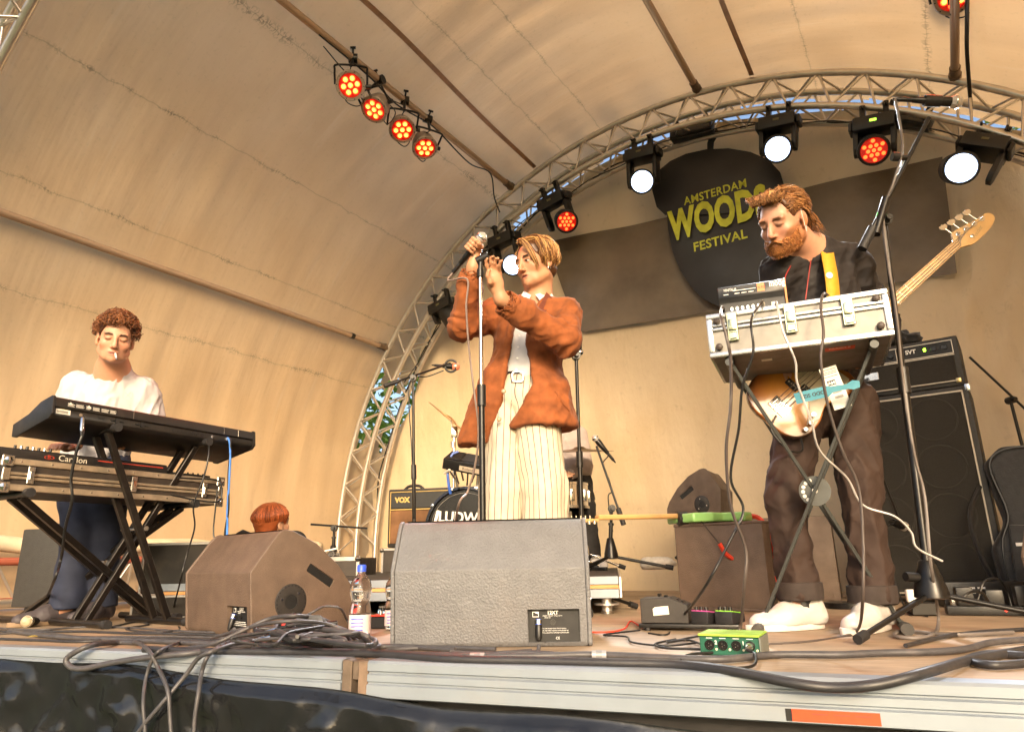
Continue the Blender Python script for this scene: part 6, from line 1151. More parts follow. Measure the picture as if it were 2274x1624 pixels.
# ---------------------------------------------------------------- singer
def singer():
    rng=np.random.RandomState(3); T=person('singer in rust suede jacket and striped cream trousers raising a microphone',(W(1160,1150,3.03).x,3.03,0))
    Hd=Head(W(1188,587,3.0),-47,11,-3,1.0); nb=W(1192,668,3.05); chest=W(1178,740,3.06); waist=W(1157,838,3.06); pel=W(1155,880,3.06)
    shR=W(1106,702,3.12); elR=W(1024,724,2.97); wrR=W(1050,594,2.86); shL=W(1247,700,2.97); elL=W(1258,758,2.82); wrL=W(1112,664,2.66)
    hR,kR,aR=W(1122,892,3.08),W(1115,1090,3.03),W(1106,1240,3.06); aR.z=.09; hL,kL,aL=W(1188,892,3.03),W(1208,1090,2.96),W(1214,1240,3.0); aL.z=.09
    lo,hi=bounds([nb,pel,elR,wrR,elL,wrL,aR,aL,Hd.c],.24); v=Vol(lo,hi,.005); FR=Vector((-.45,-.9,0))
    Hd.grow(v,.0035); v.cap(Hd.w((0,.028,-.07)),nb,.052,.058,.03); v.cap(nb,chest,.07,.12,.05,front=FR,flat=.75); v.cap(chest,waist,.125,.105,.05,front=FR,flat=.72); v.cap(waist,pel,.105,.125,.05,front=FR,flat=.8); v.cap(shR,shL,.055,.055,.05)
    for a,b,c in ((shR,elR,wrR),(shL,elL,wrL)): v.chain([(a,.05),(b,.04),(c,.027)],.02)
    for a,b,c in ((hR,kR,aR),(hL,kL,aL)): v.chain([(a,.085),(b,.055),(c,.035)],.03); v.cap(c,(c.x-.03,c.y-.07,.045),.035,.028,.02)
    # gripping hand (viewer left): fist round the microphone; open hand (viewer right)
    pm_=W(1052,553,2.84); mb=W(1069,527,2.80); mt_=W(1042,560,2.83); ax=(mt_-mb).normalized(); gc=mb.lerp(mt_,.62); u=Vector((-.35,-.9,.1)); u=(u-ax*u.dot(ax)).normalized(); w_=ax.cross(u)
    fg=[]
    for i in range(4):
        c=gc+ax*(-.026+.017*i); fg.append([c-u*.010+w_*.030,c+u*.020+w_*.020,c+u*.027-w_*.006,c+u*.008-w_*.024])
    hand(v,wrR,gc-u*.030+w_*.012+ax*.004,fg,[gc-u*.012-w_*.022-ax*.020,gc+u*.014-w_*.024-ax*.026,gc+u*.026-w_*.010-ax*.030],.0088,(.026,.034,.03))
    kn=[W(1086,604,2.62),W(1094,600,2.625),W(1102,601,2.63),W(1109,606,2.635)]; tips=[[(1080,590),(1079,580),(1082,574)],[(1089,582),(1090,572),(1095,569)],[(1098,584),(1101,575),(1106,573)],[(1108,590),(1111,582),(1114,578)]]
    fl=[[k]+[W(*p,2.60-.012*j) for j,p in enumerate(t)] for k,t in zip(kn,tips)]
    hand(v,wrL,W(1099,628,2.64),fl,[W(1088,626,2.60),W(1082,612,2.585),W(1085,600,2.575)],.0085,(.036,.017,.044))
    V,F=v.mesh(); col=Hd.colour(V,(.47,.235,.13),(.42,.15,.11),(.05,.028,.018),eyes=-.002); put(T,'body',V,F,SKIN,col); features(T,Hd,V,(.035,.018,.012),(.02,.012,.01),(.06,.015,.012),True)
    # hair: dark roots, blond streaked curtains falling to the ear
    hb=rebase(T,hairbase(Hd,(.07,.028,.010),T,.042,.004,low=-.07))
    P=[]
    for i in range(1100):
        side=1 if i%3 else -1; f=rng.uniform(0,1); part=np.array([-.012,-.070+.13*f,.110+.020*math.sin(f*3.0)])
        az=(.98+1.9*f if side>0 else 1.15+1.6*f)*side; a=onskull(az,.85,.016); b=onskull(az+.10*side,.30,.021); c=onskull(az+.16*side,-.25,.018); e=onskull(az+.2*side,-.62,.010)
        j=rng.normal(size=(5,3))*.0065; drop=rng.uniform(.75,1.15) if side>0 else rng.uniform(.55,.85)
        pts=[part+j[0],a+j[1],b+j[2],c+j[3],e+j[4]]; P.append(pts if drop>.85 else pts[:4])
    for i in range(70):   # loose strands over the brow
        x=rng.uniform(.045,.068); P.append([(-.008,-.074,.110),(x*.55,-.104,.106),(x*.95,-.094,.066+rng.normal()*.006),(x+.010,-.080,.015+rng.normal()*.012),(x+.012,-.066,-.030+rng.normal()*.015)])
    pr,cc=locks(Hd,P,.0023,[(.50,.27,.085),(.30,.13,.038),(.13,.05,.016),(.60,.36,.14),(.20,.08,.025)],rng); rebase(T,lockmesh('hair_locks',pr,cc,hb if False else T))
    # shirt
    SHIRT=mat('shirt_white',(.56,.56,.58),.8,0,.04,30,.15,300); v=Vol(lo,hi,.007); v.cap(nb+Vector((0,0,.0)),chest,.066,.132,.04,front=FR,flat=.75); v.cap(chest,waist,.137,.118,.04,front=FR,flat=.74); v.cap(waist,pel,.118,.12,.04,front=FR,flat=.8); v.plane(nb+Vector((0,0,.012)),(.15,-.3,1)); v.plane(waist-Vector((0,0,.03)),(0,0,-1)); V,F=v.mesh(); V=wrinkle(V,F,.004,9,41,(0,0,1)); put(T,'shirt',V,F,SHIRT)
    n0=npv(nb)-npv(T.location)
    for pts in ([(-.062,-.040,.036),(-.030,-.085,-.004),(-.048,-.100,-.048),(-.082,-.060,-.006)],[(.060,-.030,.040),(-.010,-.092,-.004),(.022,-.108,-.060),(.078,-.055,-.002)]):
        Vc=[n0+np.array(p) for p in pts]; Vc=Vc+[p+np.array([0,.004,.003]) for p in Vc]; obj('collar',tomesh('collar',Vc,[(0,1,2,3),(7,6,5,4),(0,4,5,1),(1,5,6,2),(2,6,7,3),(3,7,4,0)],SHIRT),T)
    for k in range(4): q=npv(W(1152-2*k,745+25*k,2.945))-npv(T.location); lathe('shirt_button',[(.0055,0),(.005,.002),(0,.0025)],WHITEP,T,Matrix.Translation(q)@DX,10)
    # trousers with pinstripes
    m=mat('pinstripe',(.58,.50,.38),.8,0,.05,20,.12,300); t=m.node_tree; N=t.nodes; L=t.links; b=N['Principled BSDF']; old=b.inputs['Base Color'].links[0].from_socket; at=N.new('ShaderNodeAttribute'); at.attribute_name='st'
    mo=N.new('ShaderNodeMath'); mo.operation='PINGPONG'; mo.inputs[1].default_value=.0145; L.new(at.outputs['Fac'],mo.inputs[0]); lt=N.new('ShaderNodeMath'); lt.operation='LESS_THAN'; lt.inputs[1].default_value=.0018; L.new(mo.outputs[0],lt.inputs[0]); mx=N.new('ShaderNodeMix'); mx.data_type='RGBA'; L.new(lt.outputs[0],mx.inputs[0]); L.new(old,mx.inputs[6]); mx.inputs[7].default_value=(.10,.085,.09,1); L.new(mx.outputs[2],b.inputs['Base Color'])
    v=Vol(lo,hi,.007); v.cap(waist,pel,.120,.138,.03,front=FR,flat=.82)
    for a,k_,c in ((hR,kR,aR),(hL,kL,aL)): v.chain([(a,.104),(k_,.093),(c,.098)],.010)
    v.plane(waist+Vector((0,0,-.012)),(0,0,1)); v.plane((0,0,.05),(0,0,-1)); V,F=v.mesh(); st=np.zeros(len(V)); best=np.full(len(V),1e9)
    for a,k_,c in ((hR,kR,aR),(hL,kL,aL)):
        for p,q in ((a,k_),(k_,c)):
            p,q=npv(p),npv(q); tt=np.clip((V-p)@(q-p)/((q-p)@(q-p)),0,1); r=V-(p+tt[:,None]*(q-p)); dd=np.linalg.norm(r,axis=1); ang=np.arctan2(r[:,0],-r[:,1])*.105; u_=dd<best; st[u_]=ang[u_]; best[u_]=dd[u_]
    V=wrinkle(V,F,.011,6.5,51,(0,0,1)); V=wrinkle(V,F,.004,13,52,(.2,0,1)); put(T,'trousers',V,F,m,None,st)
    bz=waist.z-T.location.z-.004; wl_=waist-T.location; bl=[(wl_.x+.127*math.cos(a),wl_.y+.104*math.sin(a)-.012*math.cos(a),bz+.006*math.sin(a*1.0)) for a in np.linspace(0,2*math.pi,40)]
    Vb,Fb=[],[]
    for i,p in enumerate(bl):
        Vb+= [(p[0],p[1],p[2]-.017),(p[0],p[1],p[2]+.017)]
    Fb=[(2*i,2*i+2,2*i+3,2*i+1) for i in range(39)]; be=obj('belt',tomesh('belt',Vb,Fb,mat('belt_black',(.012,.011,.011),.3,0,.2,40),True,180),T); sm=be.modifiers.new('s','SOLIDIFY'); sm.thickness=.005
    q=npv(W(1150,836,2.935))-npv(T.location); tube('buckle',[(q[0]-.022,q[1],q[2]-.02),(q[0]+.018,q[1]-.004,q[2]-.02),(q[0]+.02,q[1]-.004,q[2]+.02),(q[0]-.022,q[1],q[2]+.02),(q[0]-.024,q[1],q[2]-.018)],.0035,STEEL,be,5,6)
    # suede jacket
    SU=mat('suede_rust',(.225,.062,.013),.92,0,.38,20,.5,160,sheen=.05,dirt=.5,dcol=(.15,.040,.009),bdist=.0012); v=Vol(lo-.08,hi+.08,.0065)
    v.cap(shR,shL,.085,.085,.05); v.cap(nb-Vector((0,-.02,.03)),chest,.085,.155,.06,front=FR,flat=.8); v.cap(chest,W(1160,850,3.07),.165,.168,.06,front=FR,flat=.82); v.cap(W(1160,850,3.07),W(1162,930,3.08),.168,.185,.04,front=FR,flat=.84); v.cap(W(1195,880,3.03),W(1203,945,3.02),.150,.160,.04)
    v.cap(W(1098,850,3.04),W(1056,985,3.04),.075,.075,.05); v.cap(W(1075,900,3.05),W(1042,978,3.05),.05,.045,.04)
    v.chain([(shR,.074),(elR,.058),(npv(elR)*.3+npv(wrR)*.7,.051),(wrR,.052)],.03); v.chain([(shL,.077),(elL,.063),(npv(elL)*.35+npv(wrL)*.65,.054),(wrL,.054)],.03)
    dR=npv(wrR)-npv(elR); dL=npv(wrL)-npv(elL); 
    # hems
    XZ=lambda px,py,Y=2.9:(lambda p:(p.x,p.z))(W(px,py,Y))
    gx=(v.lo[0]+v.v*np.arange(v.n[0]))[:,None]; gz=(v.lo[2]+v.v*np.arange(v.n[2]))[None,:]; zr=W(1200,952,3.0).z; zl=W(1045,984,3.0).z; xm=W(1120,950,3.0).x; q=np.where(gz>W(1100,800,3).z,-1,np.where(gx>xm,zr,zl)-gz).astype(np.float32); v.d=np.maximum(v.d,q[:,None,:])
    for w0,d in ((wrR,dR),(wrL,dL)):
        d=d/np.linalg.norm(d); e_=npv(w0)+d*-.012; sl,Pp=v.sub(e_-.1,e_+.1); q=(Pp-e_)@d; r=np.linalg.norm(Pp-e_-q[...,None]*d,axis=-1); v.d[sl]=np.where(r<.098,np.maximum(v.d[sl],q),v.d[sl]); v.cap(e_-d*.05,e_+d*.05,.046,.05,.006,True)
    v.polycut([XZ(1163,650),XZ(1200,655),XZ(1180,700),XZ(1170,745),XZ(1178,820),XZ(1183,858),XZ(1160,895),XZ(1132,944),XZ(1126,1010),XZ(1072,1010),XZ(1088,945),XZ(1112,880),XZ(1122,820),XZ(1130,750),XZ(1142,700)],2.885,3.06,.012)
    v.cap(nb+Vector((.0,-.02,.06)),nb+Vector((-.01,-.05,-.02)),.07,.062,.012,True)
    V,F=v.mesh(); 
    def elbow(V):
        q=np.zeros(len(V))
        for a,b,c in ((shR,elR,wrR),(shL,elL,wrL)):
            for p0,p1 in ((a,b),(c,b)):
                p0,p1=npv(p0),npv(p1); d=(p1-p0); L=np.linalg.norm(d); d/=L; t=(V-p0)@d; r=np.linalg.norm(V-p0-t[:,None]*d,axis=1); q+=np.where((r<.11)&(t>0)&(t<L*1.05),.0042*np.sin((t+.02*np.sin(V[:,0]*31+V[:,2]*23)+.012*np.sin(V[:,2]*60))*2*math.pi/.062)*np.clip(t/L,0,1)**1.5,0)
        return q
    V=wrinkle(V,F,.0075,7.5,61,(.2,0,1),elbow); V=wrinkle(V,F,.004,15,66,(1,0,.4)); put(T,'jacket',V,F,SU)
    LEA=mat('leather_brown',(.13,.035,.02),.35,0,.2,30,.2,150); Lp=lambda px,py,Y:npv(W(px,py,Y))-npv(T.location)
    Vc=[Lp(1213,648,2.94),Lp(1226,660,2.93),Lp(1212,690,2.885),Lp(1188,712,2.865),Lp(1184,700,2.87),Lp(1200,672,2.90)]; Vc=Vc+[p+np.array([.002,.008,-.002]) for p in Vc]; n=6; obj('lapel',tomesh('lapel',Vc,[tuple(range(n)),tuple(range(2*n-1,n-1,-1))]+[(i,i+n,(i+1)%n+n,(i+1)%n) for i in range(n)],LEA),T)
    for px,py,Y in ((1118,868,2.90),(1108,930,2.92)): lathe('jacket_button',[(.011,0),(.010,.004),(.006,.006),(0,.005)],mat('horn',(.28,.2,.11),.35),T,Matrix.Translation(Lp(px,py,Y))@DX,14)
    tube('pocket_welt',[Lp(1232,868,2.885),Lp(1248,892,2.89),Lp(1264,912,2.905)],.004,SU,T,5,6); tube('earring',[Hd.w((.079,.004+.008*math.cos(a),-.045+.008*math.sin(a)))-npv(T.location) for a in np.linspace(0,6.28,10)],.0012,STEEL,T,3,5)
    for a_,nm in ((aR,0),(aL,1)): shoe(T,(a_.x+.02,a_.y+.05,0),(a_.x-.09,a_.y-.20,0),mat('shoe_dark',(.03,.025,.02),.4),RUBBER,a_)
    m_=mic('black microphone with silver mesh ball in the singer raised fist',mb,mt_-mb,L=.15)
    tail=mb+(mt_-mb).normalized()*.22
    cable('mic_cable','grey cable hanging from the singer microphone past the jacket',[mb+(mt_-mb).normalized()*.20,tail+Vector((-.01,-.01,-.03)),W(1037,620,2.80),W(1035,680,2.80),W(1040,760,2.80),W(1050,850,2.80),W(1062,950,2.82),W(1055,1030,2.86),W(1038,1090,2.9),W(1012,1150,2.95),H(1000,1330)],.0048,mat('cable_grey2',(.20,.15,.13),.5))
singer()
# ---------------------------------------------------------------- bass player
def bassist():
    rng=np.random.RandomState(9); T=person('bearded bass player in black top and brown trousers looking down',(W(1840,1300,2.55).x,2.55,0))
    Hd=Head(W(1738,492,2.36),-58,27,10,.98); nb=W(1797,560,2.48); chest=W(1812,660,2.56); waist=W(1822,830,2.64); pel=W(1832,885,2.62)
    shR=W(1732,604,2.50); elR=W(1690,735,2.62); wrR=W(1712,775,2.56); shL=W(1890,585,2.54); elL=W(1962,715,2.62); wrL=W(1900,745,2.50)
    hR,kR,aR=W(1784,895,2.62),W(1744,1110,2.52),W(1776,1322,2.50); hL,kL,aL=W(1888,895,2.58),W(1908,1100,2.46),W(1938,1330,2.42)
    lo,hi=bounds([nb,pel,elR,wrR,elL,wrL,aR,aL,Hd.c,(aR.x,aR.y,0)],.24); v=Vol(lo,hi,.005); FR=Vector((-.3,-.95,0))
    Hd.grow(v,.0); v.cap(Hd.w((0,.035,-.06)),nb,.060,.066,.03); v.cap(nb,chest,.075,.13,.05,front=FR,flat=.72); v.cap(chest,waist,.132,.115,.05,front=FR,flat=.72); v.cap(waist,pel,.115,.13,.05,front=FR,flat=.8); v.cap(shR,shL,.055,.055,.05)
    for a,b,c in ((shR,elR,wrR),(shL,elL,wrL)): v.chain([(a,.052),(b,.042),(c,.028)],.02)
    for a,b,c in ((hR,kR,aR),(hL,kL,aL)): v.chain([(a,.085),(b,.055),(c,.036)],.03); v.cap(c,(c.x-.05,c.y-.02,.045),.032,.026,.02)
    for w_,s in ((wrR,1),(wrL,-1)):
        w_=Vector(w_); d=Vector((.03*s,-.05,-.07)); pm_=w_+d; fg=[[pm_+Vector((s*(-.025+.017*i),-.012,-.03)),pm_+Vector((s*(-.022+.017*i),-.03,-.055)),pm_+Vector((s*(-.02+.016*i),-.03,-.08))] for i in range(4)]
        hand(v,w_,pm_,fg,[pm_+Vector((-.035*s,-.012,.0)),pm_+Vector((-.045*s,-.03,-.02)),pm_+Vector((-.042*s,-.042,-.04))],.0088,(.034,.02,.042))
    V,F=v.mesh(); col=Hd.colour(V,(.52,.27,.175),(.42,.15,.11),(.16,.075,.03),beard=((.30,.115,.035),.75)); put(T,'body',V,F,SKIN,col); features(T,Hd,V,(.16,.07,.03),(.06,.025,.015),(.10,.03,.02))
    hb=rebase(T,hairbase(Hd,(.08,.03,.011),T,.050,.004,low=-.05)); P=[]
    for i in range(1300):      # swept back waves
        u=rng.uniform(-2.9,2.9); v0=rng.uniform(.15,1.25); 
        if abs(u)<.9: v0=rng.uniform(.45,1.2)
        a=onskull(u,v0,.004); st=[a]; uu,vv=u,v0; g=.003
        for k in range(4):
            uu+=(.30*np.sign(u) if abs(uu)<2.6 else 0)+rng.normal()*.16; vv+= .22 if (abs(uu)<1.2 and vv<1.2) else -.20; g+=.004; st.append(onskull(uu,min(vv,1.35),g+.006*math.sin(k*2+u*3))+rng.normal(size=3)*.003)
        P.append(st)
    for i in range(420):   # short sides
        sg=rng.choice([-1,1]); u=sg*rng.uniform(.80,1.75); v0=rng.uniform(.02,.75); P.append([onskull(u,v0,.001),onskull(u+.10*sg,v0+.03+rng.normal()*.04,.007),onskull(u+.24*sg,v0-.02+rng.normal()*.06,.010),onskull(u+.38*sg,v0-.08+rng.normal()*.08,.009)])
    for i in range(320):   # quiff at the front
        x=rng.uniform(-.055,.055); P.append([(x,-.078,.085),(x*1.1,-.091,.100+rng.normal()*.006),(x*1.15+rng.normal()*.014,-.078,.112+rng.normal()*.008),(x*1.1+.012+rng.normal()*.008,-.055,.119+rng.normal()*.004),(x+.02,-.01,.124)])
    for i in range(160):   # nape
        x=rng.uniform(-.06,.075); y=rng.uniform(.06,.10); P.append([(x,y,.0),(x*1.08,y+.014,-.03),(x*1.12+rng.normal()*.008,y+.022,-.06+rng.normal()*.01),(x*1.15+rng.normal()*.012,y+.034,-.075+rng.normal()*.015)])
    pr,cc=locks(Hd,P,.0021,[(.34,.145,.048),(.22,.09,.03),(.44,.22,.08),(.14,.06,.02)],rng); rebase(T,lockmesh('hair_locks',pr,cc,T)); P=[]
    for i in range(1700):  # beard and moustache
        if i<1500:
            a=rng.uniform(-1.9,1.9); z=rng.uniform(-.115,-.058)+.035*max(0,abs(a)-.9); r=.056+.018*(1 if abs(a)<1.2 else .4); x=math.sin(a)*.060*(1-.35*max(0,(-z-.085)/.03)); y=-.040-math.cos(a)*(.050 if z>-.10 else .044); 
            if abs(a)>1.0: y+=.005
            p=np.array([x,y,z]); n=np.array([math.sin(a),-math.cos(a)*.9,-.55]); P.append([p-n*.006,p+n*.004,p+n*.006+np.array([rng.normal()*.003,0,-.006]),p+n*.006+np.array([rng.normal()*.004,0,-.012])])
        else:
            x=rng.uniform(-.03,.03); z=-.054-.010*abs(x)/.03*1.5; p=np.array([x,-.096+.35*abs(x)**1.3*1.6,z]); P.append([p,p+np.array([np.sign(x)*.004,-.005,-.004]),p+np.array([np.sign(x)*.009,-.004,-.010])])
    pr,cc=locks(Hd,P,.0014,[(.38,.14,.035),(.28,.10,.028),(.46,.19,.05)],rng,4); rebase(T,lockmesh('beard',pr,cc,T))
    TOP=mat('jersey_black',(.012,.0085,.009),.75,0,.15,30,.15,300); v=Vol(lo,hi,.0065); v.cap(shR,shL,.066,.066,.05); v.cap(nb+Vector((.035,.02,-.012)),shL,.078,.068,.03); v.cap(nb+Vector((-.03,.03,-.02)),shR,.07,.066,.03); v.cap(nb-Vector((0,-.01,.012)),chest,.082,.142,.05,front=FR,flat=.78); v.cap(chest,waist,.146,.132,.05,front=FR,flat=.76); v.cap(waist,pel,.132,.138,.04,front=FR,flat=.8)
    for a,b,c in ((shR,elR,wrR),(shL,elL,wrL)): v.chain([(a,.064),(b,.052),(c,.036)],.02)
    v.plane(pel-Vector((0,0,.03)),(0,0,-1)); v.cap(nb+Vector((-.05,-.07,.08)),nb+Vector((-.012,-.02,.012)),.068,.052,.012,True); V,F=v.mesh(); V=wrinkle(V,F,.007,8,71,(.3,0,1)); V=wrinkle(V,F,.004,17,72,(1,0,.3)); put(T,'top',V,F,TOP)
    TR=mat('trousers_brown',(.030,.014,.0085),.8,0,.2,12,.2,250,dirt=.25,dcol=(.035,.022,.016)); v=Vol(lo,hi,.0065); v.cap(waist,pel,.136,.150,.04,front=FR,flat=.82)
    for a,b,c in ((hR,kR,aR),(hL,kL,aL)): v.chain([(a,.095),(npv(a)*.5+npv(b)*.5,.080),(b,.066),(npv(b)*.5+npv(c)*.5,.063),(c,.066)],.012)
    v.plane(waist+Vector((0,0,.03)),(0,0,1)); 
    for c,b in ((aR,kR),(aL,kL)):
        sl,Pp=v.sub(npv(c)-.13,npv(c)+.13); v.d[sl]=np.maximum(v.d[sl],(npv(c)[2]-.008-Pp[...,2]).astype(np.float32))
    V,F=v.mesh(); sq=lambda V:.004*np.sin(V[:,2]*55+3*np.sin(V[:,0]*16))*np.clip((.55-V[:,2])/.3,0,1); V=wrinkle(V,F,.009,8,81,(0,0,1),sq); V=wrinkle(V,F,.004,18,82,(1,0,.6)); put(T,'trousers',V,F,TR)
    for c in (aR,aL): 
        q=npv(c)-npv(T.location); lathe('cuff',[(.066,-.012),(.076,-.010),(.079,.02),(.077,.045),(.070,.047),(.066,.04)],mat('cuff_dark',(.035,.024,.02),.8,0,.2,20,.3,120),T,Matrix.Translation(q),28)
    WS=mat('shoe_white',(.5,.47,.45),.45,0,.05,30,dirt=.12,dcol=(.45,.38,.33)); WSO=mat('sole_white',(.66,.6,.55),.6,0,.1,30,dirt=.35,dcol=(.35,.25,.18))
    for a_,d_ in ((aR,Vector((-.97,-.22,0)).normalized()),(aL,Vector((-.80,-.60,0)).normalized())):
        h_=Vector((a_.x,a_.y,0))-d_*.075; shoe(T,h_,h_+d_*.29,WS,WSO,a_,laces=WS); rod('sock',(a_.x-T.location.x,a_.y-T.location.y,.06),npv(a_)-npv(T.location),.043,BLACK,T,14)
    L=lambda px,py,Y:npv(W(px,py,Y))-npv(T.location)
    # yellow strap over the shoulder
    YS=mat('strap_yellow',(.55,.30,.02),.7,0,.1,60,.4,200); path=catmull([L(1850,560,2.60),L(1838,541,2.50),L(1836,562,2.415),L(1845,615,2.375),L(1850,680,2.375),L(1850,760,2.42)],6); Vs=[];k=len(path)
    for p in path: Vs+=[p+np.array([-.026,-.004,0]),p+np.array([.026,.004,0])]
    ys=obj('strap',tomesh('strap',Vs,[(2*i,2*i+1,2*i+3,2*i+2) for i in range(k-1)],YS,True,180),T); md=ys.modifiers.new('s','SOLIDIFY'); md.thickness=.004; lathe('strap_badge',[(.013,0),(.012,.002),(0,.003)],WHITEP,ys,Matrix.Translation(L(1841,611,2.366))@DX,16)
    rdm=mat('lanyard_red',(.30,.025,.02),.6); tube('lanyard',[L(1805,538,2.47),L(1800,575,2.43),L(1794,620,2.405),L(1788,665,2.40)],.0022,rdm,T,5,5); tube('lanyard',[L(1755,590,2.42),L(1743,615,2.405),L(1736,660,2.40)],.0022,rdm,T,5,5)
    tube('earpiece_wire',[Hd.w((.082,.01,-.03))-npv(T.location),Hd.w((.088,-.01,-.055))-npv(T.location),Hd.w((.085,-.005,.03))-npv(T.location)],.0008,WHITEP,T,5,5)
bassist()
# ---------------------------------------------------------------- keyboard player
def keyman():
    rng=np.random.RandomState(5); T=person('curly haired keyboard player in white T-shirt with a cigarette',(W(200,1350,3.45).x,3.45,0))
    Hd=Head(W(257,752,3.22),31,17,2,1.0); nb=W(250,822,3.34); chest=W(243,900,3.42); waist=W(222,985,3.50); pel=W(210,1020,3.52)
    shR=W(170,856,3.40); elR=W(148,935,3.42); wrR=W(168,985,3.22); shL=W(318,872,3.44); elL=W(330,950,3.5); wrL=W(300,985,3.34)
    hR,kR,aR=W(182,1035,3.52),W(176,1190,3.44),W(150,1345,3.44); hL,kL,aL=W(238,1035,3.52),W(232,1190,3.5),W(222,1345,3.54)
    lo,hi=bounds([nb,pel,elR,wrR,elL,wrL,aR,aL,Hd.c,(aR.x,aR.y,0)],.24); v=Vol(lo,hi,.005); FR=Vector((.25,-.95,0)); Hd.grow(v); v.cap(Hd.w((0,.03,-.06)),nb,.060,.066,.03); v.cap(nb,chest,.075,.13,.05,front=FR,flat=.72); v.cap(chest,waist,.132,.115,.05,front=FR,flat=.72); v.cap(waist,pel,.115,.13,.05,front=FR,flat=.8); v.cap(shR,shL,.055,.055,.05)
    for a,b,c in ((shR,elR,wrR),(shL,elL,wrL)): v.chain([(a,.052),(b,.042),(c,.028)],.02)
    for a,b,c in ((hR,kR,aR),(hL,kL,aL)): v.chain([(a,.085),(b,.055),(c,.036)],.03); v.cap(c,(c.x-.025,c.y-.05,.045),.032,.026,.02)
    for w_,s in ((wrR,1),(wrL,-1)):
        pm_=Vector(w_)+Vector((.0,-.06,-.02)); fg=[[pm_+Vector((s*(-.025+.017*i),-.04,.0)),pm_+Vector((s*(-.026+.017*i),-.07,-.008)),pm_+Vector((s*(-.026+.017*i),-.085,-.028))] for i in range(4)]; hand(v,w_,pm_,fg,[pm_+Vector((.035*s,-.01,-.005)),pm_+Vector((.05*s,-.035,-.01)),pm_+Vector((.05*s,-.055,-.02))],.0088,(.036,.042,.016))
    V,F=v.mesh(); col=Hd.colour(V,(.52,.265,.165),(.44,.16,.12),(.10,.045,.02)); put(T,'body',V,F,SKIN,col); features(T,Hd,V,(.06,.025,.012),(.03,.015,.01),(.10,.03,.022))
    hb=rebase(T,hairbase(Hd,(.05,.017,.006),T,.040,.006,low=-.035)); P=[]
    for i in range(1700):   # tight curls
        u=rng.uniform(-3.1,3.1); v0=rng.uniform(-.25,1.45)
        if abs(u)<1.0 and v0<.36+.08*rng.normal(): v0=rng.uniform(.38,1.4)
        if 1.0<=abs(u)<1.5 and v0<-.10: v0=rng.uniform(-.1,1.2)
        a=onskull(u,v0,rng.uniform(.006,.026)); d1=rng.normal(size=3); d1/=np.linalg.norm(d1); d2=np.cross(d1,rng.normal(size=3)); d2/=np.linalg.norm(d2); r=rng.uniform(.007,.013)
        P.append([a+r*(math.cos(t)*d1+math.sin(t)*d2)+np.cross(d1,d2)*t*.0022 for t in np.linspace(0,5.5,7)])
    pr,cc=locks(Hd,P,.0021,[(.17,.06,.02),(.11,.038,.014),(.24,.09,.03)],rng,4,.5); rebase(T,lockmesh('hair_locks',pr,cc,T))
    TS=mat('tshirt_white',(.47,.455,.47),.85,0,.04,30,.2,250); v=Vol(lo,hi,.0065); v.cap(shR,shL,.068,.068,.05); v.cap(nb-Vector((0,-.01,.015)),chest,.08,.146,.05,front=FR,flat=.76); v.cap(chest,waist,.15,.142,.05,front=FR,flat=.78); v.cap(waist,pel,.142,.148,.04,front=FR,flat=.82)
    for a,b in ((shR,elR),(shL,elL)): v.cap(a,Vector(a).lerp(Vector(b),.72),.072,.078,.025)
    v.plane(pel-Vector((0,0,.01)),(0,0,-1)); v.cap(nb+Vector((0,-.07,.09)),nb+Vector((0,-.02,.0)),.085,.062,.01,True)
    for a,b in ((shR,elR),(shL,elL)):
        d=npv(b)-npv(a); d/=np.linalg.norm(d); e_=npv(a)+d*.72*np.linalg.norm(npv(b)-npv(a)); sl,Pp=v.sub(e_-.12,e_+.12); q=(Pp-e_)@d; r=np.linalg.norm(Pp-e_-q[...,None]*d,axis=-1); v.d[sl]=np.where((r<.10)&(q>-.01),np.maximum(v.d[sl],q),v.d[sl])
    V,F=v.mesh(); V=wrinkle(V,F,.010,6.5,91,(.25,0,1)); V=wrinkle(V,F,.005,15,92,(.5,0,1)); put(T,'tshirt',V,F,TS)
    L=lambda px,py,Y:npv(W(px,py,Y))-npv(T.location); lg=lathe('shirt_print',[(.024,0),(.0255,0),(.0255,.001),(.024,.001),(.024,0)],mat('print_grey2',(.35,.35,.37),.6),T,Matrix.Translation(L(284,877,3.285))@DX,24); rod('shirt_print',L(277,870,3.284),L(291,884,3.284),.001,mat('print_grey2',(.35,.35,.37),.6),T,5); rod('shirt_print',L(291,870,3.284),L(277,884,3.284),.001,mat('print_grey2',(.35,.35,.37),.6),T,5)
    JN=mat('jeans_navy',(.014,.020,.045),.8,0,.2,14,.3,300); v=Vol(lo,hi,.0065); v.cap(waist-Vector((0,0,.02)),pel,.136,.148,.04,front=FR,flat=.82)
    for a,b,c in ((hR,kR,aR),(hL,kL,aL)): v.chain([(a,.104),(npv(a)*.5+npv(b)*.5,.095),(b,.08),(npv(b)*.5+npv(c)*.5,.074),(c,.078)],.03)
    v.plane(waist-Vector((0,0,.0)),(0,0,1)); v.plane((0,0,aR.z-.01),(0,0,-1)); V,F=v.mesh(); V=wrinkle(V,F,.006,7,95,(0,0,1)); put(T,'trousers',V,F,JN)
    GS_=mat('shoe_grey',(.06,.05,.055),.6,0,.2,30); GO=mat('sole_tan',(.22,.15,.09),.7)
    for a_,d in ((aR,(-.55,-.8)),(aL,(-.1,-1))): 
        h_=Vector((a_.x+.02,a_.y+.05,0)); shoe(T,h_,h_+Vector((d[0],d[1],0)).normalized()*.285,GS_,GO,a_,laces=mat('lace_grey',(.25,.23,.24),.7))
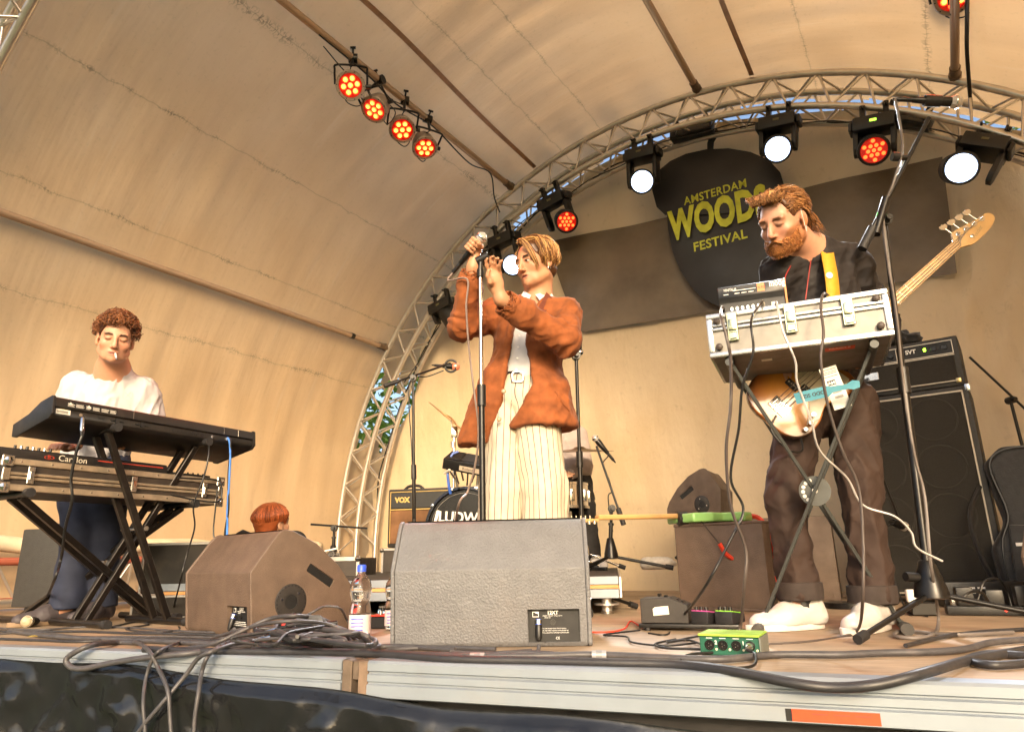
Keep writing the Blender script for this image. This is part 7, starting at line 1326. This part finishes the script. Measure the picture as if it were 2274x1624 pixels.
    m0=Vector(Hd.w((.010,-.095,-.069))); cg=thing('cigarette','white cigarette hanging from the keyboard player lips','cigarette',M=frame(m0,Vector((.55,-.6,-.75)))); lathe('paper',[(.0042,0),(.0042,.05),(0,.05)],mat('cig_white',(.8,.76,.7),.7),cg,None,12); lathe('tip',[(.0043,.047),(.0043,.056),(.003,.058),(0,.058)],mat('ash',(.12,.10,.09),.9),cg,None,12)
keyman()
# ---------------------------------------------------------------- drummer and crouching helper (mostly hidden)
def simple_person(label,head,yaw,pitch,sc,nb,chest,waist,pel,arms,legs,shirtc,trc,hairc,seed,shirt_r=1.0):
    rng=np.random.RandomState(seed); T=person(label,(pel.x,pel.y,0)); Hd=Head(head,yaw,pitch,0,sc); pts=[nb,chest,waist,pel,Hd.c]+[p for a in arms for p in a]+[p for a in legs for p in a]; lo,hi=bounds(pts,.22); FR=Vector((0,-1,0)); v=Vol(lo,hi,.008); Hd.grow(v); v.cap(Hd.w((0,.03,-.06)),nb,.058,.064,.03); v.chain([(nb,.08),(chest,.12),(waist,.11),(pel,.12)],.05,front=FR,flat=.75)
    for a in arms: v.chain([(a[0],.05),(a[1],.04),(a[2],.027)],.03); v.ell(npv(a[2])+[0,-.05,0],(.035,.045,.02),None,.02); [v.cap(npv(a[2])+[-.025+.017*i,-.07,0],npv(a[2])+[-.025+.017*i,-.12,-.02],.009,.008,.006) for i in range(4)]; v.cap(npv(a[2])+[.03,-.03,0],npv(a[2])+[.045,-.08,0],.010,.009,.006)
    for a in legs: v.chain([(a[0],.085),(a[1],.055),(a[2],.036)],.03)
    V,F=v.mesh(); put(T,'body',V,F,SKIN,Hd.colour(V,(.48,.26,.16),(.4,.15,.11),(.1,.05,.03))); rebase(T,hairbase(Hd,hairc,T,.02,.012,low=-.06)); P=[]
    for i in range(600):
        u=rng.uniform(-3.1,3.1); a=[onskull(u+rng.normal()*.05,1.4-.42*k,.010+.006*k) for k in range(4)]
        if abs(u)<1.0: a=a[:3]
        P.append(a+[onskull(u,-.25,.012)] if abs(u)>1.0 else a)
    pr,cc=locks(Hd,P,.0032,[hairc,tuple(np.array(hairc)*1.7),tuple(np.array(hairc)*.6)],rng); rebase(T,lockmesh('hair_locks',pr,cc,T))
    v=Vol(lo,hi,.008); v.chain([(nb-Vector((0,0,.02)),.085),(chest,.137),(waist,.132),(pel,.135)],.05,front=FR,flat=.8)
    for a in arms: v.chain([(a[0],.066),(a[1],.055),(npv(a[1])*.2+npv(a[2])*.8,.042)],.03)
    v.cap(nb+Vector((0,-.05,.08)),nb+Vector((0,-.01,.005)),.08,.06,.01,True); v.plane(pel-Vector((0,0,.02)),(0,0,-1)); V,F=v.mesh(); V=wrinkle(V,F,.007,7,seed+5); put(T,'shirt',V,F,shirtc)
    v=Vol(lo,hi,.008); v.cap(waist-Vector((0,0,.04)),pel,.125,.14,.04,front=FR,flat=.85)
    for a in legs: v.chain([(a[0],.10),(a[1],.075),(a[2],.07)],.03)
    V,F=v.mesh(); V=wrinkle(V,F,.006,7,seed+6); put(T,'trousers',V,F,trc)
    for a in legs: h_=Vector((a[2].x,a[2].y+.06,a[2].z-.09)); shoe(T,h_,h_+Vector((.25,-.95,0)).normalized()*.28,mat('shoe_pale',(.6,.56,.54),.6),RUBBER,a[2],h=.1)
    return T
P_=lambda px,py,Y:W(px,py,Y)
pel=P_(1270,1068,5.0); simple_person('drummer in pale grey top and black trousers, mostly hidden behind the singer',P_(1238,885,4.95),12,-10,1.0,P_(1246,940,5.0),P_(1258,985,5.0),P_(1270,1045,5.02),pel,[(P_(1205,960,4.95),P_(1190,1030,4.85),P_(1225,1060,4.65)),(P_(1285,965,5.0),P_(1296,1035,4.95),P_(1258,1055,4.72))],[(P_(1245,1075,4.98),P_(1225,1090,4.62),Vector((P_(1222,1200,4.6).x,4.62,RZ+.09))),(P_(1284,1078,4.98),P_(1296,1130,4.72),Vector((P_(1310,1220,4.7).x,4.72,RZ+.09)))],mat('drummer_shirt',(.42,.35,.33),.85,0,.08,30),mat('trousers_black',(.012,.011,.012),.8,0,.2,30),(.04,.022,.012),21)
T=thing('drum_stool','round black drum stool under the drummer','stool',loc=(pel.x,pel.y+.02,RZ),group='drum kit'); lathe('seat',[(.15,pel.z-RZ-.15),(.165,pel.z-RZ-.13),(.16,pel.z-RZ-.10),(0,pel.z-RZ-.095)],BLACK,T,None,28); rod('post',(0,0,.02),(0,0,pel.z-RZ-.14),.014,CHROME,T,10); tripod(T,(0,0,0),.2,.7,CHROME)
pel=Vector((P_(612,1290,4.35).x,4.42,.14)); simple_person('crouching person behind the brown monitor, only red-brown hair showing, red light put into its colour',P_(606,1163,4.30),150,-10,1.0,P_(610,1215,4.36),P_(613,1245,4.4),Vector((pel.x,4.44,.22)),pel,[(P_(575,1235,4.36),P_(560,1290,4.3),P_(585,1310,4.2)),(P_(648,1235,4.4),P_(665,1290,4.35),P_(640,1310,4.25))],[(Vector((pel.x-.08,4.40,.16)),Vector((pel.x-.12,4.1,.36)),Vector((pel.x-.1,4.2,.10))),(Vector((pel.x+.08,4.42,.16)),Vector((pel.x+.16,4.14,.36)),Vector((pel.x+.12,4.24,.10)))],mat('helper_shirt',(.05,.045,.05),.8),mat('trousers_black',(.012,.011,.012),.8,0,.2,30),(.30,.075,.022),33)  # hair is red-brown, its colour made redder to carry the red lamp light
# ================================================================ cable pile along the stage edge
CB=mat('cable_rubber',(.055,.053,.058),.48,0,.25,30,dirt=.35,dcol=(.16,.13,.11)); CB2=mat('cable_dark',(.028,.027,.03),.45,0,.2,30); CBY=mat('cable_tape_yellow',(.6,.45,.06),.5)
def C(label,pts,r=.006,m=None,sub=10):
    P=[]
    for p in pts:
        if len(p)==2: P.append(D(p[0],p[1],r*1.05))
        elif p[2]=='e': P.append(E_(p[0],p[1],(.075 if len(p)>3 else .055)+(p[3] if len(p)>3 else 0)))
        else: P.append(D(p[0],p[1],p[2]))
    return cable('stage_cable',label,P,r,m or CB,'cables along the stage edge',sub,8)
C('thick grey cable making a long loop over the stage edge at left',[(20,1400),(120,1412),(300,1420),(480,1428),(560,1430),(520,1436),(430,1448),(330,1458,'e'),(250,1470,'e'),(185,1483,'e'),(155,1478,'e'),(150,1458,'e'),(200,1432,.02),(260,1425),(310,1426)],.0085)
C('thin cable crossing down the skirt, left strand of the crossing pair',[(290,1422),(315,1430,.02),(335,1450,'e'),(350,1480,'e'),(372,1530,'e',.015),(378,1600,'e',.02),(382,1660,'e',.02)],.0058)
C('thin cable crossing down the skirt, right strand of the crossing pair',[(400,1425),(360,1440,.02),(340,1460,'e'),(325,1500,'e'),(318,1560,'e',.02),(322,1620,'e',.02),(318,1660,'e',.02)],.0055)
C('long grey cable sweeping from the pile down over the edge to the left',[(640,1392,.03),(580,1418,.03),(520,1428,.03),(470,1445,.02),(440,1460,'e'),(410,1500,'e'),(360,1560,'e',.015),(310,1620,'e',.02),(290,1660,'e',.02)],.0065)
C('cable dropping straight down the skirt below the brown monitor',[(520,1420),(490,1432,.02),(462,1455,'e'),(448,1490,'e'),(440,1540,'e',.015),(432,1600,'e',.02),(430,1660,'e',.02)],.006)
C('cable arching up from the pile in front of the brown monitor',[(380,1440),(420,1437,.01),(480,1425,.03),(540,1398,.06),(600,1372,.09),(660,1366,.1),(720,1375,.07),(760,1400,.03),(780,1425)],.006)
C('fat black cable running along the stage edge under the centre monitor',[(320,1440),(420,1444),(560,1446),(700,1447),(860,1452),(1000,1462),(1200,1466),(1350,1470),(1500,1474),(1620,1487),(1760,1515,'e'),(1850,1525,'e'),(1950,1518,'e'),(2060,1490,.02),(2160,1462),(2290,1440)],.0105,CB2)
C('second thick cable along the edge with taped joints at right',[(560,1440),(700,1444),(840,1448),(1000,1455),(1180,1455),(1320,1452),(1460,1458),(1600,1462),(1720,1452),(1860,1452),(1960,1448),(2060,1446),(2140,1440),(2200,1425),(2280,1418)],.0085)
C('cable coil, outer turn, heaped left of the centre monitor',[(640,1405,.02),(600,1412,.03),(590,1424,.02),(640,1434),(740,1437),(820,1432,.02),(830,1420,.03),(780,1408,.04),(700,1402,.04),(640,1410,.03)],.0085)
C('cable coil, middle turn, heaped left of the centre monitor',[(660,1395,.04),(620,1405,.05),(640,1420,.04),(720,1430,.02),(800,1424,.03),(812,1410,.05),(740,1398,.06),(670,1396,.05)],.008)
C('cable coil, inner turn with grey sleeve left of the centre monitor',[(630,1382,.06),(610,1395,.06),(650,1412,.05),(720,1425,.03),(760,1432),(700,1440),(620,1442)],.0085)
C('long flat cable loop lying before the centre monitor',[(1010,1442),(930,1436),(850,1434),(826,1442),(850,1452),(930,1458),(1050,1456),(1160,1448),(1240,1452)],.0075)
C('inner cable loop lying before the centre monitor',[(1100,1440),(980,1436),(880,1440),(860,1446),(940,1450),(1080,1450),(1180,1444)],.0062)
for k,(y0,lab) in enumerate(((1392,'uppermost thin cable on the deck at far left'),(1400,'second thin cable on the deck at far left'),(1408,'third thin cable on the deck at far left'),(1416,'lowest thin cable on the deck at far left'))):
    C(lab,[(-30,y0),(80,y0+6*math.sin(k*2+1)),(180,y0+3-4*math.cos(k)),(280,y0+5*math.sin(k)),(400,y0+8-k*2),(520,y0+12-k*2)],.0042+.0006*(k%2),CB2 if k%2 else CB)
C('thin cable wriggling between keyboard stand and brown monitor',[(240,1392),(300,1380),(330,1385),(280,1395),(340,1402),(400,1398)],.004,CB2)
C('cable running from connector of the brown monitor into the pile',[(520,1395,.05),(515,1405,.03),(560,1418),(620,1428),(680,1420,.02)],.0055)
C('cable leaving the centre monitor plug towards the edge',[(1197,1432,.02),(1190,1446),(1150,1452),(1060,1448),(1000,1446)],.0055)
C('thin cable arching behind the bottle',[(640,1385,.04),(690,1360,.08),(720,1345,.1),(755,1350,.09),(770,1375,.04),(790,1400)],.0045)
C('thin cable bridging from pile to bottle foot',[(600,1400,.05),(680,1380,.08),(740,1385,.06),(800,1425,.01),(840,1432)],.0045)
C('grey cable arching over the pile to the right',[(470,1415,.02),(560,1390,.07),(640,1378,.09),(730,1385,.07),(800,1415,.03),(845,1432)],.0052)
C('dark looped cable end at the lower right corner',[(2290,1455),(2200,1450),(2150,1462),(2200,1475),(2290,1470)],.009,CB2)
C('thick dark cable across the deck at far right',[(2290,1395),(2200,1400),(2120,1408),(2060,1420),(2010,1432)],.006,CB2)
for k,lab in enumerate(('tangled cable strand lowest under the junction block','tangled cable strand bending round the junction block','tangled cable strand reaching the bottle','tangled cable strand nearest the brown monitor','tangled cable strand looping left of the coil')):
    rg=random.Random(k+40); x0=560+25*k; C(lab,[(x0+60*i*rg.uniform(.6,1.2)*(1 if i<4 else -.3),1402+rg.uniform(-14,30),.012+rg.uniform(0,.06)) for i in range(5)]+[(x0+rg.uniform(40,200),1440)],.0045+.0012*(k%3),CB if k%2 else CB2)
# connectors in the pile
def conn(label,p,d,kind):
    T=thing('cable_connector',label,'connector',M=frame(p,d),group='connectors in the cable pile')
    if kind=='xlr': lathe('shell',[(.008,0),(.0095,.004),(.0095,.042),(.008,.046)],CHROME,T,None,14); lathe('boot',[(.0078,.046),(.0055,.07),(.004,.075),(0,.075)],BLACK,T,None,12)
    else: lathe('shell',[(.011,0),(.012,.004),(.012,.03),(.011,.034)],BLACK,T,None,14); lathe('ring',[(.0122,.012),(.0125,.014),(.0125,.022),(.0122,.024)],mat('ring_red',(.6,.05,.04),.4),T,None,14); lathe('boot',[(.0105,.034),(.007,.06),(0,.062)],BLACK,T,None,12)
conn('silver plug lying highest in the pile before the brown monitor',D(588,1405,.05),Vector((.9,-.2,.25)),'xlr'); conn('silver plug lying lower in the pile before the brown monitor',D(575,1418,.03),Vector((.9,-.3,.12)),'xlr')
conn('black plug with red ring at the left of the junction block',D(622,1385,.07),Vector((.8,-.2,-.1)),'p'); conn('black plug with red ring at the right of the junction block',D(705,1390,.06),Vector((.9,.2,.15)),'p')
T=thing('junction_block','dark grey plastic junction block lying on the cable pile','connector block',M=Matrix.Translation(D(645,1398,.055))@Matrix.Rotation(R_(-8),4,'Z')@Matrix.Rotation(R_(-20),4,'X')); jb=mat('block_grey',(.06,.06,.062),.5); prism('body',[(0,0),(.10,0),(.098,.03),(.085,.046),(.018,.046),(.004,.03)],0,.05,jb,T,'y',.004,2); box('ridge',(.02,.082,-.003,.0,.012,.034),jb,T,.002)
for x in (.014,.088): lathe('screw',[(.004,0),(.0035,.003),(0,.003)],STEEL,T,Matrix.Translation((x,0,.012))@DX,8)
for px,py,lab in ((1330,1453,'silver tape wrapped round the edge cable right of the centre monitor'),(1060,1458,'worn tape wrapped round the edge cable before the centre monitor')):
    a=D(px-16,py,.009); b=D(px+16,py,.009); T=thing('cable_tape',lab,'tape',loc=a,group='tape on cables'); rod('wrap',(0,0,0),b-a,.0115,mat('tape_grey',(.3,.3,.31),.4,.2,.2,60),T,14); rod('wrap_end',(b-a)*.3,(b-a)*.7,.0122,mat('tape_grey2',(.22,.22,.23),.4,.2,.2,60),T,14)
# fallen leaf
o=obj('fallen_leaf',tomesh('leaf',[(-.02,0,.004),(-.008,-.012,.006),(.014,-.008,.012),(.024,0,.008),(.012,.010,.004),(-.008,.010,.010)],[(0,1,2,3,4,5)],mat('leaf_yellow',(.5,.38,.1),.6)),None,Matrix.Translation(D(70,1416,.006))); tag(o,'yellow fallen leaf on the deck at the far left edge','leaf')
